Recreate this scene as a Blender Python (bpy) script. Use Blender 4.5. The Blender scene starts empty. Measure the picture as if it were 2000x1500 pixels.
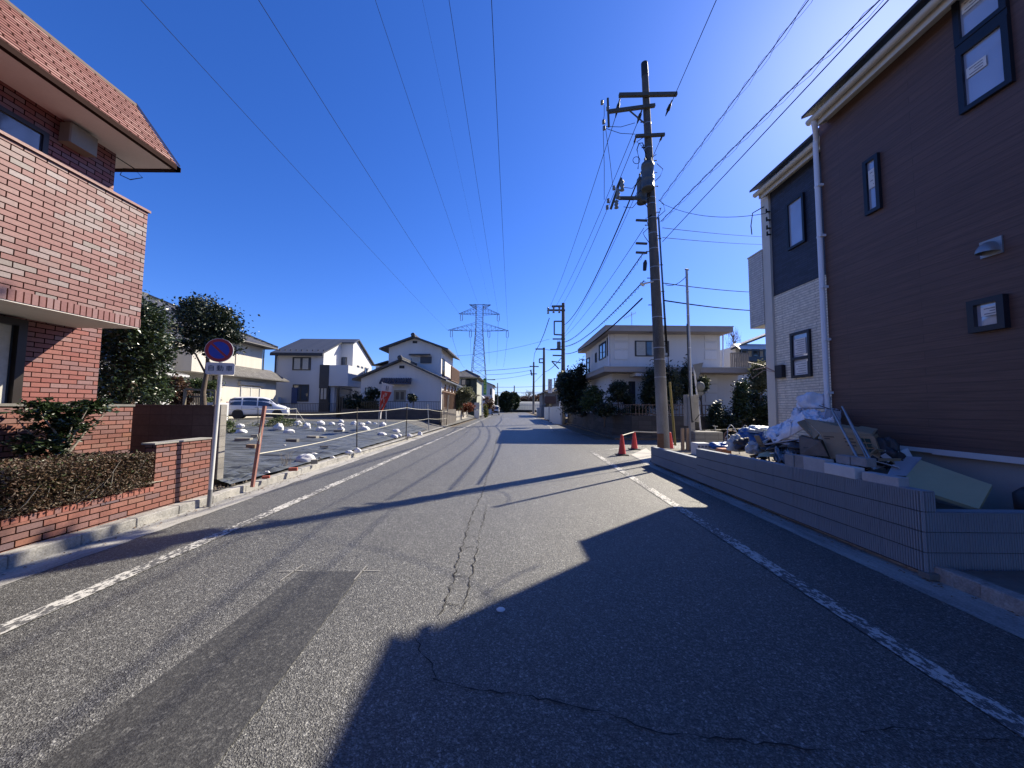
SUN_E=5.0; SKY_E=.051; SKY_AIR=1.0; SKY_DUST=.35; SKY_OZ=2.5; SKY_SAT=1.15; SKY_HUE=.505; EXPO=1.09; SKY_TINT=(.55,1.0,1.8)
import bpy, math, random
from mathutils import Vector, Matrix, noise
random.seed(7)
SC = bpy.context.scene
COL = SC.collection
R = math.radians
# ------------------------------------------------------------------ camera
F, HY, ROLL, CH = 710.0, 795.0, R(0.5), 1.6
_p = math.atan((HY-750)/F)
_fw = Vector((0, math.cos(_p), math.sin(_p))); _u = Vector((0, -math.sin(_p), math.cos(_p))); _r = Vector((1,0,0))
_rt = _r*math.cos(ROLL)+_u*math.sin(ROLL); _up = _u*math.cos(ROLL)-_r*math.sin(ROLL)
C0 = Vector((0,0,CH))
def ray(u,v): return _fw+_rt*((u-1000)/F)+_up*((750-v)/F)
def G(u,v,z=0.0):
    d=ray(u,v); return C0+d*((z-CH)/d.z)
def at(u,v,Y):
    d=ray(u,v); return C0+d*(Y/d.y)
def atX(u,v,X):
    d=ray(u,v); return C0+d*(X/d.x)
cam = bpy.data.cameras.new('camera'); co = bpy.data.objects.new('camera', cam); COL.objects.link(co)
m = Matrix((_rt,_up,-_fw)).transposed().to_4x4(); m.translation = C0; co.matrix_world = m
cam.sensor_width = 36; cam.lens = F/2000*36; cam.clip_start=.05; cam.clip_end = 3000
SC.camera = co
SC.view_settings.view_transform='Standard'; SC.view_settings.look='None'; SC.view_settings.gamma=1
# ------------------------------------------------------------------ light
S = ray(1750,20).normalized()
SUN_AZ = math.atan2(S.x,S.y); SUN_EL = math.asin(S.z)
sl = bpy.data.lights.new('sun','SUN'); sl.energy=SUN_E; sl.angle=R(.5); sl.color=(1,.90,.73)
so = bpy.data.objects.new('sun',sl); COL.objects.link(so); so.rotation_euler = S.to_track_quat('Z','Y').to_euler(); so.location=(30,30,60)
w = bpy.data.worlds.new('World'); SC.world = w; w.use_nodes=True
nt=w.node_tree; nt.nodes.clear()
sky=nt.nodes.new('ShaderNodeTexSky'); sky.sky_type='NISHITA'; sky.sun_disc=False
sky.sun_elevation=SUN_EL; sky.sun_rotation=SUN_AZ; sky.air_density=SKY_AIR; sky.dust_density=SKY_DUST; sky.ozone_density=SKY_OZ; sky.altitude=50
hs=nt.nodes.new('ShaderNodeHueSaturation'); hs.inputs['Saturation'].default_value=SKY_SAT; hs.inputs['Hue'].default_value=SKY_HUE
bg=nt.nodes.new('ShaderNodeBackground'); bg.inputs[1].default_value=SKY_E
ow=nt.nodes.new('ShaderNodeOutputWorld')
tn=nt.nodes.new('ShaderNodeMix'); tn.data_type='RGBA'; tn.blend_type='MULTIPLY'; tn.inputs[0].default_value=1; tn.inputs[7].default_value=(*SKY_TINT,1)
nt.links.new(sky.outputs[0],hs.inputs['Color']); nt.links.new(hs.outputs[0],tn.inputs[6]); sc_=nt.nodes.new('ShaderNodeSeparateColor'); cc_=nt.nodes.new('ShaderNodeCombineColor'); nt.links.new(tn.outputs[2],sc_.inputs[0])
a_=nt.nodes.new('ShaderNodeMath'); a_.operation='DIVIDE'; a_.inputs[1].default_value=.33; nt.links.new(sc_.outputs[0],a_.inputs[0])
b2_=nt.nodes.new('ShaderNodeMath'); b2_.operation='POWER'; b2_.inputs[1].default_value=1.164; nt.links.new(a_.outputs[0],b2_.inputs[0])
c2_=nt.nodes.new('ShaderNodeMath'); c2_.operation='MULTIPLY'; c2_.inputs[1].default_value=.33; nt.links.new(b2_.outputs[0],c2_.inputs[0])
nt.links.new(c2_.outputs[0],cc_.inputs[0]); nt.links.new(sc_.outputs[1],cc_.inputs[1]); nt.links.new(sc_.outputs[2],cc_.inputs[2]); nt.links.new(cc_.outputs[0],bg.inputs[0]); nt.links.new(bg.outputs[0],ow.inputs[0])
SC.view_settings.exposure=EXPO
# ------------------------------------------------------------------ materials
MAT={}
class NT:
    def __init__(s,name):
        s.m=bpy.data.materials.new(name); s.m.use_nodes=True; s.t=s.m.node_tree; s.t.nodes.clear()
        s.o=s.n('ShaderNodeOutputMaterial'); s.b=s.n('ShaderNodeBsdfPrincipled'); s.l(s.b.outputs[0],s.o.inputs[0])
        s.geo=None
    def n(s,k,**kw):
        x=s.t.nodes.new(k)
        for a,b in kw.items(): setattr(x,a,b)
        return x
    def l(s,a,b): s.t.links.new(a,b)
    def pos(s):
        if not s.geo: s.geo=s.n('ShaderNodeNewGeometry')
        return s.geo.outputs['Position']
    def wallvec(s):
        """(along, up) coordinates from the world position and the face's direction"""
        p=s.pos(); a=s.n('ShaderNodeSeparateXYZ'); s.l(p,a.inputs[0])
        q=s.n('ShaderNodeSeparateXYZ'); s.l(s.geo.outputs['True Normal'],q.inputs[0])
        ab=[]
        for i in range(3):
            k=s.n('ShaderNodeMath',operation='ABSOLUTE'); s.l(q.outputs[i],k.inputs[0]); ab.append(k.outputs[0])
        g=s.n('ShaderNodeMath',operation='GREATER_THAN'); s.l(ab[0],g.inputs[0]); s.l(ab[1],g.inputs[1])
        mx=s.n('ShaderNodeMix',data_type='FLOAT'); s.l(g.outputs[0],mx.inputs[0]); s.l(a.outputs[0],mx.inputs[2]); s.l(a.outputs[1],mx.inputs[3])
        hz=s.n('ShaderNodeMath',operation='GREATER_THAN'); s.l(ab[2],hz.inputs[0]); hz.inputs[1].default_value=.93
        mz=s.n('ShaderNodeMix',data_type='FLOAT'); s.l(hz.outputs[0],mz.inputs[0]); s.l(a.outputs[2],mz.inputs[2]); s.l(a.outputs[1],mz.inputs[3])
        mh=s.n('ShaderNodeMix',data_type='FLOAT'); s.l(hz.outputs[0],mh.inputs[0]); s.l(mx.outputs[0],mh.inputs[2]); s.l(a.outputs[0],mh.inputs[3])
        c=s.n('ShaderNodeCombineXYZ'); s.l(mh.outputs[0],c.inputs[0]); s.l(mz.outputs[0],c.inputs[1]); return c.outputs[0]
    def noise(s,scale,detail=4,rough=.6,vec=None,out=0,sc3=None):
        x=s.n('ShaderNodeTexNoise'); x.inputs['Scale'].default_value=scale; x.inputs['Detail'].default_value=detail; x.inputs['Roughness'].default_value=rough
        v=vec or s.pos()
        if sc3:
            mp=s.n('ShaderNodeMapping'); mp.inputs['Scale'].default_value=sc3; s.l(v,mp.inputs[0]); v=mp.outputs[0]
        s.l(v,x.inputs['Vector']); return x.outputs[out]
    def ramp(s,fac,stops,interp='LINEAR'):
        r=s.n('ShaderNodeValToRGB'); r.color_ramp.interpolation=interp
        e=r.color_ramp.elements
        while len(e)<len(stops): e.new(.5)
        for i,(p,c) in enumerate(stops):
            e[i].position=p; c=(c,c,c) if not isinstance(c,(tuple,list)) else c; e[i].color=(c[0],c[1],c[2],1)
        s.l(fac,r.inputs[0]); return r.outputs[0]
    def mix(s,fac,a,b,mode='MIX'):
        x=s.n('ShaderNodeMix',data_type='RGBA',blend_type=mode)
        for k,v in ((0,fac),(6,a),(7,b)):
            if isinstance(v,(int,float)): x.inputs[k].default_value=v if k==0 else (v,v,v,1)
            elif isinstance(v,(tuple,list)): x.inputs[k].default_value=(v[0],v[1],v[2],1)
            else: s.l(v,x.inputs[k])
        return x.outputs[2]
    def bump(s,h,strength=.3,dist=.01):
        x=s.n('ShaderNodeBump'); x.inputs['Strength'].default_value=strength; x.inputs['Distance'].default_value=dist
        s.l(h,x.inputs['Height']); s.l(x.outputs[0],s.b.inputs['Normal'])
    def fin(s,col=None,rough=.7,metal=0,spec=None):
        if col is not None:
            if isinstance(col,(tuple,list)): s.b.inputs['Base Color'].default_value=(col[0],col[1],col[2],1)
            else: s.l(col,s.b.inputs['Base Color'])
        if isinstance(rough,(int,float)): s.b.inputs['Roughness'].default_value=rough
        else: s.l(rough,s.b.inputs['Roughness'])
        s.b.inputs['Metallic'].default_value=metal
        if spec is not None: s.b.inputs['Specular IOR Level'].default_value=spec
        return s.m
KEEP={'soffit_board','rib_block','wall_joint','foundation','white_pipe','house_pale','panel_pale','fascia_taupe','grey_render','pale_render','cream_trim','paper','white_sheeting','cardboard',
 'cardboard_dark','yellow_foam','grey_foam','pale_block','grey_block','white_block','olive_render','edge_grey','white_frame','curtain','door_frame','name_plate','sign_white','sign_blue','sign_red','blue_screen','plot_soil'}
def sc(c,k): return tuple(min(1,x*k) for x in c)
def M(name,col,rough=.7,metal=0,var=.18,scale=3,bump=.15,bs=60,spec=None,streak=False):
    """plain weathered surface: broad blotches, fine grain, optional rain streaks"""
    if name in MAT: return MAT[name]
    if name not in KEEP: col=sc(col,.76)
    t=NT(name)
    a=t.noise(scale,5,.65,sc3=(3,3,.35) if streak else None)
    c=t.mix(t.ramp(a,[(.3,0.),(.7,1.)]),sc(col,1-var),sc(col,1+var))
    b=t.noise(bs,3,.6); c=t.mix(.35,c,t.mix(b,sc(col,.75),sc(col,1.25)),'MIX')
    if bump: t.bump(b,bump,.01)
    MAT[name]=t.fin(c,rough,metal,spec); return MAT[name]
BK={'balcony_brick':(.56,.59,.66),'soldier_brick':(.54,.57,.64),'house_brick':(.56,.60,.68),'garden_brick':(.58,.64,.72),'roof_slate':(.72,.70,.76),'stack_block':.8,'old_block':.8}
def brick_mat(name,stops,mortar,bw,bh,ms=.008,off=.5,rough=.55,bump=.5,dirt=.25,shift=(0,0),grain=40,dist=.006):
    if name in MAT: return MAT[name]
    t=NT(name); v=t.wallvec()
    mp=t.n('ShaderNodeMapping'); mp.inputs['Location'].default_value=(shift[0],shift[1],0); t.l(v,mp.inputs[0]); v=mp.outputs[0]
    b=t.n('ShaderNodeTexBrick'); b.offset=off; b.offset_frequency=2; b.squash=1
    b.inputs['Color1'].default_value=(0,0,0,1); b.inputs['Color2'].default_value=(1,1,1,1); b.inputs['Mortar'].default_value=(.5,.5,.5,1)
    for k,x in (('Scale',1),('Mortar Size',ms),('Mortar Smooth',.08),('Bias',0),('Brick Width',bw),('Row Height',bh)): b.inputs[k].default_value=x
    t.l(v,b.inputs['Vector'])
    c=t.ramp(b.outputs['Color'],[(p,(lambda k:tuple(q[i]*(k[i] if isinstance(k,tuple) else k) for i in range(3)))(BK.get(name,.76))) for p,q in stops])
    g=t.noise(grain,4,.65); c=t.mix(t.ramp(g,[(.3,0.),(.75,.55)]),c,t.mix(.6,c,(0,0,0)))
    d=t.noise(1.3,4,.6); c=t.mix(t.ramp(d,[(.4,0.),(.8,dirt)]),c,sc(mortar,.7))
    c=t.mix(b.outputs['Fac'],c,mortar)
    inv=t.n('ShaderNodeMath',operation='SUBTRACT'); inv.inputs[0].default_value=1; t.l(b.outputs['Fac'],inv.inputs[1])
    ad=t.n('ShaderNodeMath',operation='MULTIPLY_ADD'); t.l(g,ad.inputs[0]); ad.inputs[1].default_value=.25; t.l(inv.outputs[0],ad.inputs[2])
    t.bump(ad.outputs[0],bump,dist)
    if isinstance(rough,(int,float)) and rough<.8:
        rr_=t.n('ShaderNodeMath',operation='MULTIPLY_ADD'); t.l(inv.outputs[0],rr_.inputs[0]); rr_.inputs[1].default_value=.35; rr_.inputs[2].default_value=0; t.l(rr_.outputs[0],t.b.inputs['Specular IOR Level'])
    MAT[name]=t.fin(c,rough); return MAT[name]
def glass_mat(name,tint=(.03,.04,.05),rough=.06):
    if name in MAT: return MAT[name]
    t=NT(name); n=t.noise(1.2,2,.5); c=t.mix(n,sc(tint,.6),sc(tint,1.5)); t.bump(t.noise(2.5,1,.5),.06,.05)
    t.b.inputs['Coat Weight'].default_value=.5; t.b.inputs['Coat Roughness'].default_value=.03
    MAT[name]=t.fin(c,rough,0,1.0); return MAT[name]
def leaf_mat(name,c1,c2,c3,rough=.45,scale=9,trans=.25):
    if name in MAT: return MAT[name]
    t=NT(name); g=t.n('ShaderNodeNewGeometry'); t.geo=g
    c1,c2,c3=sc(c1,.8),sc(c2,.8),sc(c3,.8)
    r=t.ramp(g.outputs['Random Per Island'],[(0,c1),(.55,c2),(1,c3)])
    n=t.noise(scale*.2,3,.6); c=t.mix(t.ramp(n,[(.35,0.),(.7,.5)]),r,sc(c1,.8))
    t.fin(c,rough,0,.5)
    tr=t.n('ShaderNodeBsdfTranslucent'); t.l(c,tr.inputs[0]); ms=t.n('ShaderNodeMixShader'); ms.inputs[0].default_value=trans
    t.l(t.b.outputs[0],ms.inputs[1]); t.l(tr.outputs[0],ms.inputs[2]); t.l(ms.outputs[0],t.o.inputs[0])
    MAT[name]=t.m; return t.m
# ------------------------------------------------------------------ meshes
def tag(o,label=None,cat=None,group=None,kind=None):
    if label: o['label']=label
    if cat: o['category']=cat
    if group: o['group']=group
    if kind: o['kind']=kind
    return o
def empty(name,loc,label,cat,group=None):
    o=bpy.data.objects.new(name,None); COL.objects.link(o); o.location=loc; o.empty_display_size=.2
    return tag(o,label,cat,group)
def wloc(o):
    v=Vector((0,0,0))
    while o: v=v+o.location; o=o.parent
    return v
class MB:
    def __init__(s): s.v=[]; s.f=[]; s.sm=[]
    def add(s,vs,fs,smooth=False):
        b=len(s.v); s.v+= [tuple(x) for x in vs]; s.f+=[tuple(b+i for i in q) for q in fs]; s.sm+=[smooth]*len(fs); return s
    def box(s,x0,x1,y0,y1,z0,z1):
        if x0>x1:x0,x1=x1,x0
        if y0>y1:y0,y1=y1,y0
        if z0>z1:z0,z1=z1,z0
        return s.add([(x0,y0,z0),(x1,y0,z0),(x1,y1,z0),(x0,y1,z0),(x0,y0,z1),(x1,y0,z1),(x1,y1,z1),(x0,y1,z1)],
            [(0,3,2,1),(4,5,6,7),(0,1,5,4),(1,2,6,5),(2,3,7,6),(3,0,4,7)])
    def bev(s,x0,x1,y0,y1,z0,z1,b=.01):
        """box with its upright and top edges cut at 45 degrees"""
        def ring(d,z): return [(x0+d+b*k[0],y0+d+b*k[1],z) for k in ()]
        o=[(x0+b,y0),(x1-b,y0),(x1,y0+b),(x1,y1-b),(x1-b,y1),(x0+b,y1),(x0,y1-b),(x0,y0+b)]
        i=[(x0+2*b,y0+b),(x1-2*b,y0+b),(x1-b,y0+2*b),(x1-b,y1-2*b),(x1-2*b,y1-b),(x0+2*b,y1-b),(x0+b,y1-2*b),(x0+b,y0+2*b)]
        vs=[(x,y,z0) for x,y in o]+[(x,y,z1-b) for x,y in o]+[(x,y,z1) for x,y in i]
        fs=[(k,(k+1)%8,8+(k+1)%8,8+k) for k in range(8)]+[(8+k,8+(k+1)%8,16+(k+1)%8,16+k) for k in range(8)]
        return s.add(vs,fs+[tuple(range(16,24)),tuple(range(7,-1,-1))])
    def obox(s,c,ex,ey,ez):
        """box centred at c with half-axis vectors"""
        c,ex,ey,ez=map(Vector,(c,ex,ey,ez))
        vs=[c+ex*a+ey*b+ez*d for d in (-1,1) for a,b in ((-1,-1),(1,-1),(1,1),(-1,1))]
        return s.add(vs,[(0,3,2,1),(4,5,6,7),(0,1,5,4),(1,2,6,5),(2,3,7,6),(3,0,4,7)])
    def bar(s,a,b,w,h=None,up=(0,0,1)):
        a,b=Vector(a),Vector(b); d=(b-a); L=d.length/2; d.normalize(); up=Vector(up)
        if abs(d.dot(up))>.95: up=Vector((0,1,0)) if abs(d.y)<.9 else Vector((1,0,0))
        sx=d.cross(up).normalized(); uy=sx.cross(d).normalized(); h=h or w
        return s.obox((a+b)/2,sx*w/2,d*L,uy*h/2)
    def tube(s,pts,r,n=8,cap=True,smooth=True):
        pts=[Vector(p) for p in pts]; k=len(pts); rs=r if isinstance(r,(list,tuple)) else [r]*k
        vs=[]; ref=None
        for i,p in enumerate(pts):
            d=(pts[min(i+1,k-1)]-pts[max(i-1,0)]).normalized()
            if ref is None: ref=Vector((0,0,1)) if abs(d.z)<.9 else Vector((1,0,0))
            x=d.cross(ref)
            if x.length<1e-4: x=d.cross(Vector((.3,1,.2)))
            x.normalize(); y=d.cross(x).normalized(); ref=-y if False else ref
            for j in range(n):
                a=2*math.pi*j/n; vs.append(p+(x*math.cos(a)+y*math.sin(a))*rs[i])
        fs=[(i*n+j,i*n+(j+1)%n,(i+1)*n+(j+1)%n,(i+1)*n+j) for i in range(k-1) for j in range(n)]
        s.add(vs,fs,smooth)
        if cap: s.add(vs[:n],[tuple(range(n-1,-1,-1))]); s.add(vs[-n:],[tuple(range(n))])
        return s
    def lathe(s,c,prof,n=20,axis='z',smooth=True):
        """prof: (radius, height) pairs round the axis"""
        c=Vector(c); vs=[]
        for r,h in prof:
            for j in range(n):
                a=2*math.pi*j/n; x,y=r*math.cos(a),r*math.sin(a)
                vs.append(c+Vector({'z':(x,y,h),'y':(x,h,-y),'x':(h,x,y)}[axis]))
        k=len(prof); fs=[(i*n+j,i*n+(j+1)%n,(i+1)*n+(j+1)%n,(i+1)*n+j) for i in range(k-1) for j in range(n)]
        s.add(vs,fs,smooth)
        if prof[0][0]>1e-4: s.add(vs[:n],[tuple(range(n-1,-1,-1))])
        if prof[-1][0]>1e-4: s.add(vs[-n:],[tuple(range(n))])
        return s
    def slab(s,pts,t):
        """planar polygon given thickness vector t"""
        pts=[Vector(p) for p in pts]; t=Vector(t); n=len(pts)
        return s.add(pts+[p+t for p in pts],[tuple(range(n-1,-1,-1)),tuple(range(n,2*n))]+[(i,(i+1)%n,n+(i+1)%n,n+i) for i in range(n)])
    def grid(s,nx,ny,fn,smooth=True):
        vs=[fn(i/(nx-1),j/(ny-1)) for j in range(ny) for i in range(nx)]
        return s.add(vs,[(j*nx+i,j*nx+i+1,(j+1)*nx+i+1,(j+1)*nx+i) for j in range(ny-1) for i in range(nx-1)],smooth)
    def build(s,name,mat,parent=None,fix=True):
        me=bpy.data.meshes.new(name); off=wloc(parent) if parent else None
        if parent is None:
            xs=[v[0] for v in s.v]; ys=[v[1] for v in s.v]; zs=[v[2] for v in s.v]
            off=Vector(((min(xs)+max(xs))/2,(min(ys)+max(ys))/2,min(zs)))
        me.from_pydata([(v[0]-off.x,v[1]-off.y,v[2]-off.z) for v in s.v],[],s.f)
        me.polygons.foreach_set('use_smooth',s.sm)
        me.materials.append(mat if not isinstance(mat,str) else MAT[mat]); me.update()
        if fix:
            import bmesh
            bm=bmesh.new(); bm.from_mesh(me); bmesh.ops.recalc_face_normals(bm,faces=bm.faces); bm.to_mesh(me); bm.free()
        o=bpy.data.objects.new(name,me); COL.objects.link(o)
        if parent: o.parent=parent
        else: o.location=off
        return o
    def thing(s,name,mat,label,cat,group=None): return tag(s.build(name,mat),label,cat,group)
def struct(name,mb,mat): return tag(mb.build(name,mat),kind='structure')
def dup(o,parent=None):
    c=o.copy(); COL.objects.link(c); c.parent=parent
    if parent: c.matrix_parent_inverse=o.matrix_parent_inverse.copy()
    for ch in list(o.children): dup(ch,c)
    return c
def text_mesh(name,body,size,mat,parent,loc,rot,depth=.004,sx=1,extra=None):
    c=bpy.data.curves.new('t','FONT'); c.body=body; c.size=size; c.align_x='CENTER'; c.align_y='CENTER'; c.extrude=depth
    o=bpy.data.objects.new('t',c); COL.objects.link(o)
    me=bpy.data.meshes.new_from_object(o.evaluated_get(bpy.context.evaluated_depsgraph_get()))
    bpy.data.objects.remove(o)
    mt=Matrix.Translation(Vector(loc)-(wloc(parent) if parent else Vector((0,0,0))))@rot.to_4x4()@Matrix.Diagonal((sx,1,1,1))
    me.transform(mt); me.materials.clear(); me.materials.append(mat)
    n=bpy.data.objects.new(name,me); COL.objects.link(n)
    if parent: n.parent=parent
    return n
ROT_S=Matrix.Rotation(R(90),3,'X')                       # text facing -Y
def leaves(blobs,n,size,seed=1,shell=.55,flat=0.0,box=None,asp=.55,up=.3):
    """leaf-sized folded blades filling ellipsoids (cx,cy,cz,rx,ry,rz) or a box"""
    rnd=random.Random(seed); vs=[]; fs=[]
    tot=sum(b[3]*b[4]*b[5] for b in blobs) if blobs else 1
    def put(p,s):
        a=rnd.uniform(0,6.283); t=rnd.uniform(-.9,.9); d=Vector((math.cos(a)*math.cos(t),math.sin(a)*math.cos(t),math.sin(t)*(1-flat)))
        q=Vector((rnd.gauss(0,1),rnd.gauss(0,1),rnd.gauss(0,1)+up)); w=d.cross(q)
        if w.length<.01: return
        w.normalize(); w=w*(s*asp*.5); nn=d.cross(w).normalized()*s*.12; b=len(vs)
        vs.extend((p,p+d*s*.5+w+nn,p+d*s,p+d*s*.5-w+nn)); fs.append((b,b+1,b+2,b+3))
    if box:
        x0,x1,y0,y1,z0,z1=box
        for _ in range(n):
            p=Vector((rnd.uniform(x0,x1),rnd.uniform(y0,y1),rnd.uniform(z0,z1)))
            k=rnd.random()
            if k<.42: p.z=z1-abs(rnd.gauss(0,.05))+.05*noise.noise(p*3)
            elif k<.78: p.x=x1-abs(rnd.gauss(0,.05))+.06*noise.noise(p*3)
            put(p,size*rnd.uniform(.6,1.3))
    for (cx,cy,cz,rx,ry,rz) in (blobs or []):
        m=int(n*rx*ry*rz/tot)
        # clumps on the ellipsoid
        cl=[]
        for _ in range(max(6,m//45)):
            d=Vector((rnd.gauss(0,1),rnd.gauss(0,1),rnd.gauss(0,1))).normalized(); k=shell+(1-shell)*rnd.random()**.6
            cl.append((Vector((cx+d.x*rx*k,cy+d.y*ry*k,cz+d.z*rz*k)),rnd.choice((.09,.13,.17,.22,.30) if shell<.8 else (.06,.09))))
        for _ in range(m):
            c,k=rnd.choice(cl); g=Vector((rnd.gauss(0,1),rnd.gauss(0,1),rnd.gauss(0,1)))*k
            put(c+Vector((g.x*rx,g.y*ry,g.z*rz*.8)),size*rnd.choice((.5,.8,1,1.1,1.6)))
    b=MB(); b.v=[tuple(v) for v in vs]; b.f=fs; b.sm=[False]*len(fs); return b
def tree(name,label,cat,base,top,blobs,n,size,mat,bark,seed=1,r=.12,group=None,trunk_to=None,shell=.45,limbs=6,flat=0.0):
    root=empty(name,base,label,cat,group); rnd=random.Random(seed+5)
    tm=MB(); b=Vector(base); t=Vector(top); k=6
    pts=[b.lerp(t,i/(k-1))+Vector((rnd.uniform(-1,1),rnd.uniform(-1,1),0))*r*.6*(0<i) for i in range(k)]
    tm.tube(pts,[r*(1-.75*i/(k-1)) for i in range(k)],7)
    for i in range(limbs):
        q=blobs[i%len(blobs)]; a=pts[min(k-1,2+i%3)]
        e=Vector((q[0]+rnd.uniform(-.75,.75)*q[3],q[1]+rnd.uniform(-.75,.75)*q[4],q[2]+rnd.uniform(-.5,.7)*q[5]))
        md=a.lerp(e,.5)+Vector((0,0,.08*(e-a).length)); tm.tube([a,md,e],[r*.4,r*.25,r*.06],5)
    tm.build('trunk',bark,root)
    leaves(blobs,n,size,seed,shell,flat).build('crown',mat,root,fix=False)
    return root
# ================================================================== base materials
CONC=M('concrete',(.36,.345,.31),.85,var=.22,scale=2.5,bump=.35,bs=90)
CONC_D=M('concrete_dark',(.20,.19,.17),.85,var=.3,scale=3,bump=.35,bs=70,streak=True)
CONC_L=M('concrete_light',(.5,.48,.43),.85,var=.2,scale=2,bump=.3,bs=80)
METAL=M('galvanised_metal',(.42,.43,.44),.45,.6,var=.15,scale=5,bump=.05)
DARK=M('dark_metal',(.03,.03,.032),.5,.3,var=.3,bump=.05)
BLACK=M('black_rubber',(.015,.015,.016),.6,var=.3,bump=.05)
WHITEP=M('white_paint',(.75,.75,.73),.4,var=.06,scale=4,bump=.05)
BARK=M('bark',(.12,.09,.065),.9,var=.35,scale=9,bump=.6,bs=40)
BARK_L=M('pale_bark',(.36,.33,.27),.9,var=.35,scale=12,bump=.5,bs=50)
SOIL=M('soil',(.13,.10,.07),.95,var=.35,scale=3,bump=.7,bs=25)
def asphalt(name,base,con,coarse=1.0,rough=.72,stain=.35):
    t=NT(name); v=t.n('ShaderNodeTexVoronoi'); v.inputs['Scale'].default_value=95*coarse; t.l(t.pos(),v.inputs['Vector'])
    v2=t.n('ShaderNodeTexVoronoi'); v2.inputs['Scale'].default_value=42*coarse; t.l(t.pos(),v2.inputs['Vector'])
    sp=t.n('ShaderNodeSeparateXYZ'); t.l(v.outputs['Color'],sp.inputs[0]); sp2=t.n('ShaderNodeSeparateXYZ'); t.l(v2.outputs['Color'],sp2.inputs[0])
    c=t.ramp(sp.outputs[0],[(0,base*(1-con)),(.45,base*(1-.3*con)),(.8,base*(1+con)),(1,base*(1+3*con))])
    c2=t.ramp(sp2.outputs[1],[(0,.65),(.6,.95),(.9,1.25),(1,1.9)]); c=t.mix(1,c,c2,'MULTIPLY')
    n=t.noise(55,4,.7); c=t.mix(.8,c,t.ramp(n,[(.3,.55),(.5,1.),(.7,1.5)]),'MULTIPLY')
    a=t.noise(.55,5,.6,sc3=(1.6,.25,1)); c=t.mix(1,c,t.ramp(a,[(.25,1-stain),(.5,1.),(.78,1+stain*.7)]),'MULTIPLY')
    a2=t.noise(3.1,5,.7); c=t.mix(1,c,t.ramp(a2,[(.3,.88),(.7,1.1)]),'MULTIPLY')
    c=t.mix(1,c,(1.0,1.0,.94),'MULTIPLY')
    hn=t.n('ShaderNodeMath',operation='ADD'); t.l(v.outputs['Distance'],hn.inputs[0]); t.l(n,hn.inputs[1])
    t.bump(hn.outputs[0],.9 if name!='asphalt_patch' else .35,.006)
    MAT[name]=t.fin(c,rough,0,.5); return t.m
asphalt('asphalt',.084,.5,1.45,.55,.13); asphalt('asphalt_patch',.040,.22,1.4,.62,.15); asphalt('asphalt_side',.08,.4)
def worn_paint(name,paint,amount):
    t=NT(name); n=t.noise(30,5,.75,sc3=(1,.55,1)); n2=t.noise(1.1,4,.6)
    ad=t.n('ShaderNodeMath',operation='MULTIPLY_ADD'); t.l(n2,ad.inputs[0]); ad.inputs[1].default_value=.45; t.l(n,ad.inputs[2])
    k=t.ramp(ad.outputs[0],[(amount-.02,0.),(amount+.03,1.)])
    s=t.noise(60,4,.7); c=t.mix(k,t.ramp(s,[(.3,.04),(.7,.11)]),t.mix(s,sc(paint,.75),paint)); t.bump(s,.4,.004)
    MAT[name]=t.fin(c,.7); return t.m
worn_paint('road_paint',(.52,.51,.47),.735)
# ================================================================== the setting: ground
g=MB().box(-600,600,-60,900,-.6,-.03); struct('ground',g,SOIL)
def lot_z(x,y):
    a=max(0,min(1,(y-6)/21)); a=a*a*(3-2*a); b=max(0,min(1,(-4.9-x)/2.2)); b=b*b*(3-2*b)
    if x>-4.9: b=0
    return .13+.5*a*b
rd=MB(); 
rd.add([(-4.6,-12,0),(4.2,-12,0),(4.2,260,0),(-4.6,260,0)],[(0,1,2,3)])
rd.add([(4.2,11.2,0),(60,11.2,0),(60,18.4,0),(4.2,18.4,0)],[(0,1,2,3)])
struct('road',rd,MAT['asphalt'])
# lot on the left, gently rising from the kerb
lg=MB().grid(40,70,lambda a,b:(lambda x,y:(x,y,lot_z(x,y)-.03+.02*noise.noise(Vector((x*.9,y*.9,0)))))(-60+55.1*(1-(1-a)**1.6),6.35+84*b**1.5))
t=NT('lot_asphalt'); n=t.noise(1.6,5,.65); n2=t.noise(40,4,.7); c=t.mix(t.ramp(n,[(.35,0.),(.65,1.)]),(.05,.048,.044),(.095,.09,.08)); c=t.mix(.5,c,t.ramp(n2,[(.3,.03),(.7,.16)])); t.bump(n2,.8,.02); MAT['lot_asphalt']=t.fin(c,.9)
struct('lot_ground',lg,MAT['lot_asphalt'])
yd=MB().box(-30,-5.15,-8,6.2,-.02,.16); struct('garden_ground',yd,SOIL)
RX=lambda y:.024*(y-3)
sg=MB(); sg.slab([(4.16,3.6,-.02),(30,3.6,-.02),(30,11.2,-.02),(4.3,11.2,-.02)],(0,0,.40)); struct('building_plot_ground',sg,M('plot_soil',(.15,.135,.11),.95,var=.25,scale=2,bump=.7,bs=30))
sp=MB().slab([(4.12,-12,-.02),(30,-12,-.02),(30,3.5,-.02),(4.12,3.5,-.02)],(0,0,.13)); struct('side_path',sp,CONC_D)
fr=MB().slab([(5.2,18.4,-.02),(60,18.4,-.02),(60,260,-.02),(5.2,260,-.02)],(0,0,.12)); struct('right_verge',fr,SOIL)
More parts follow.
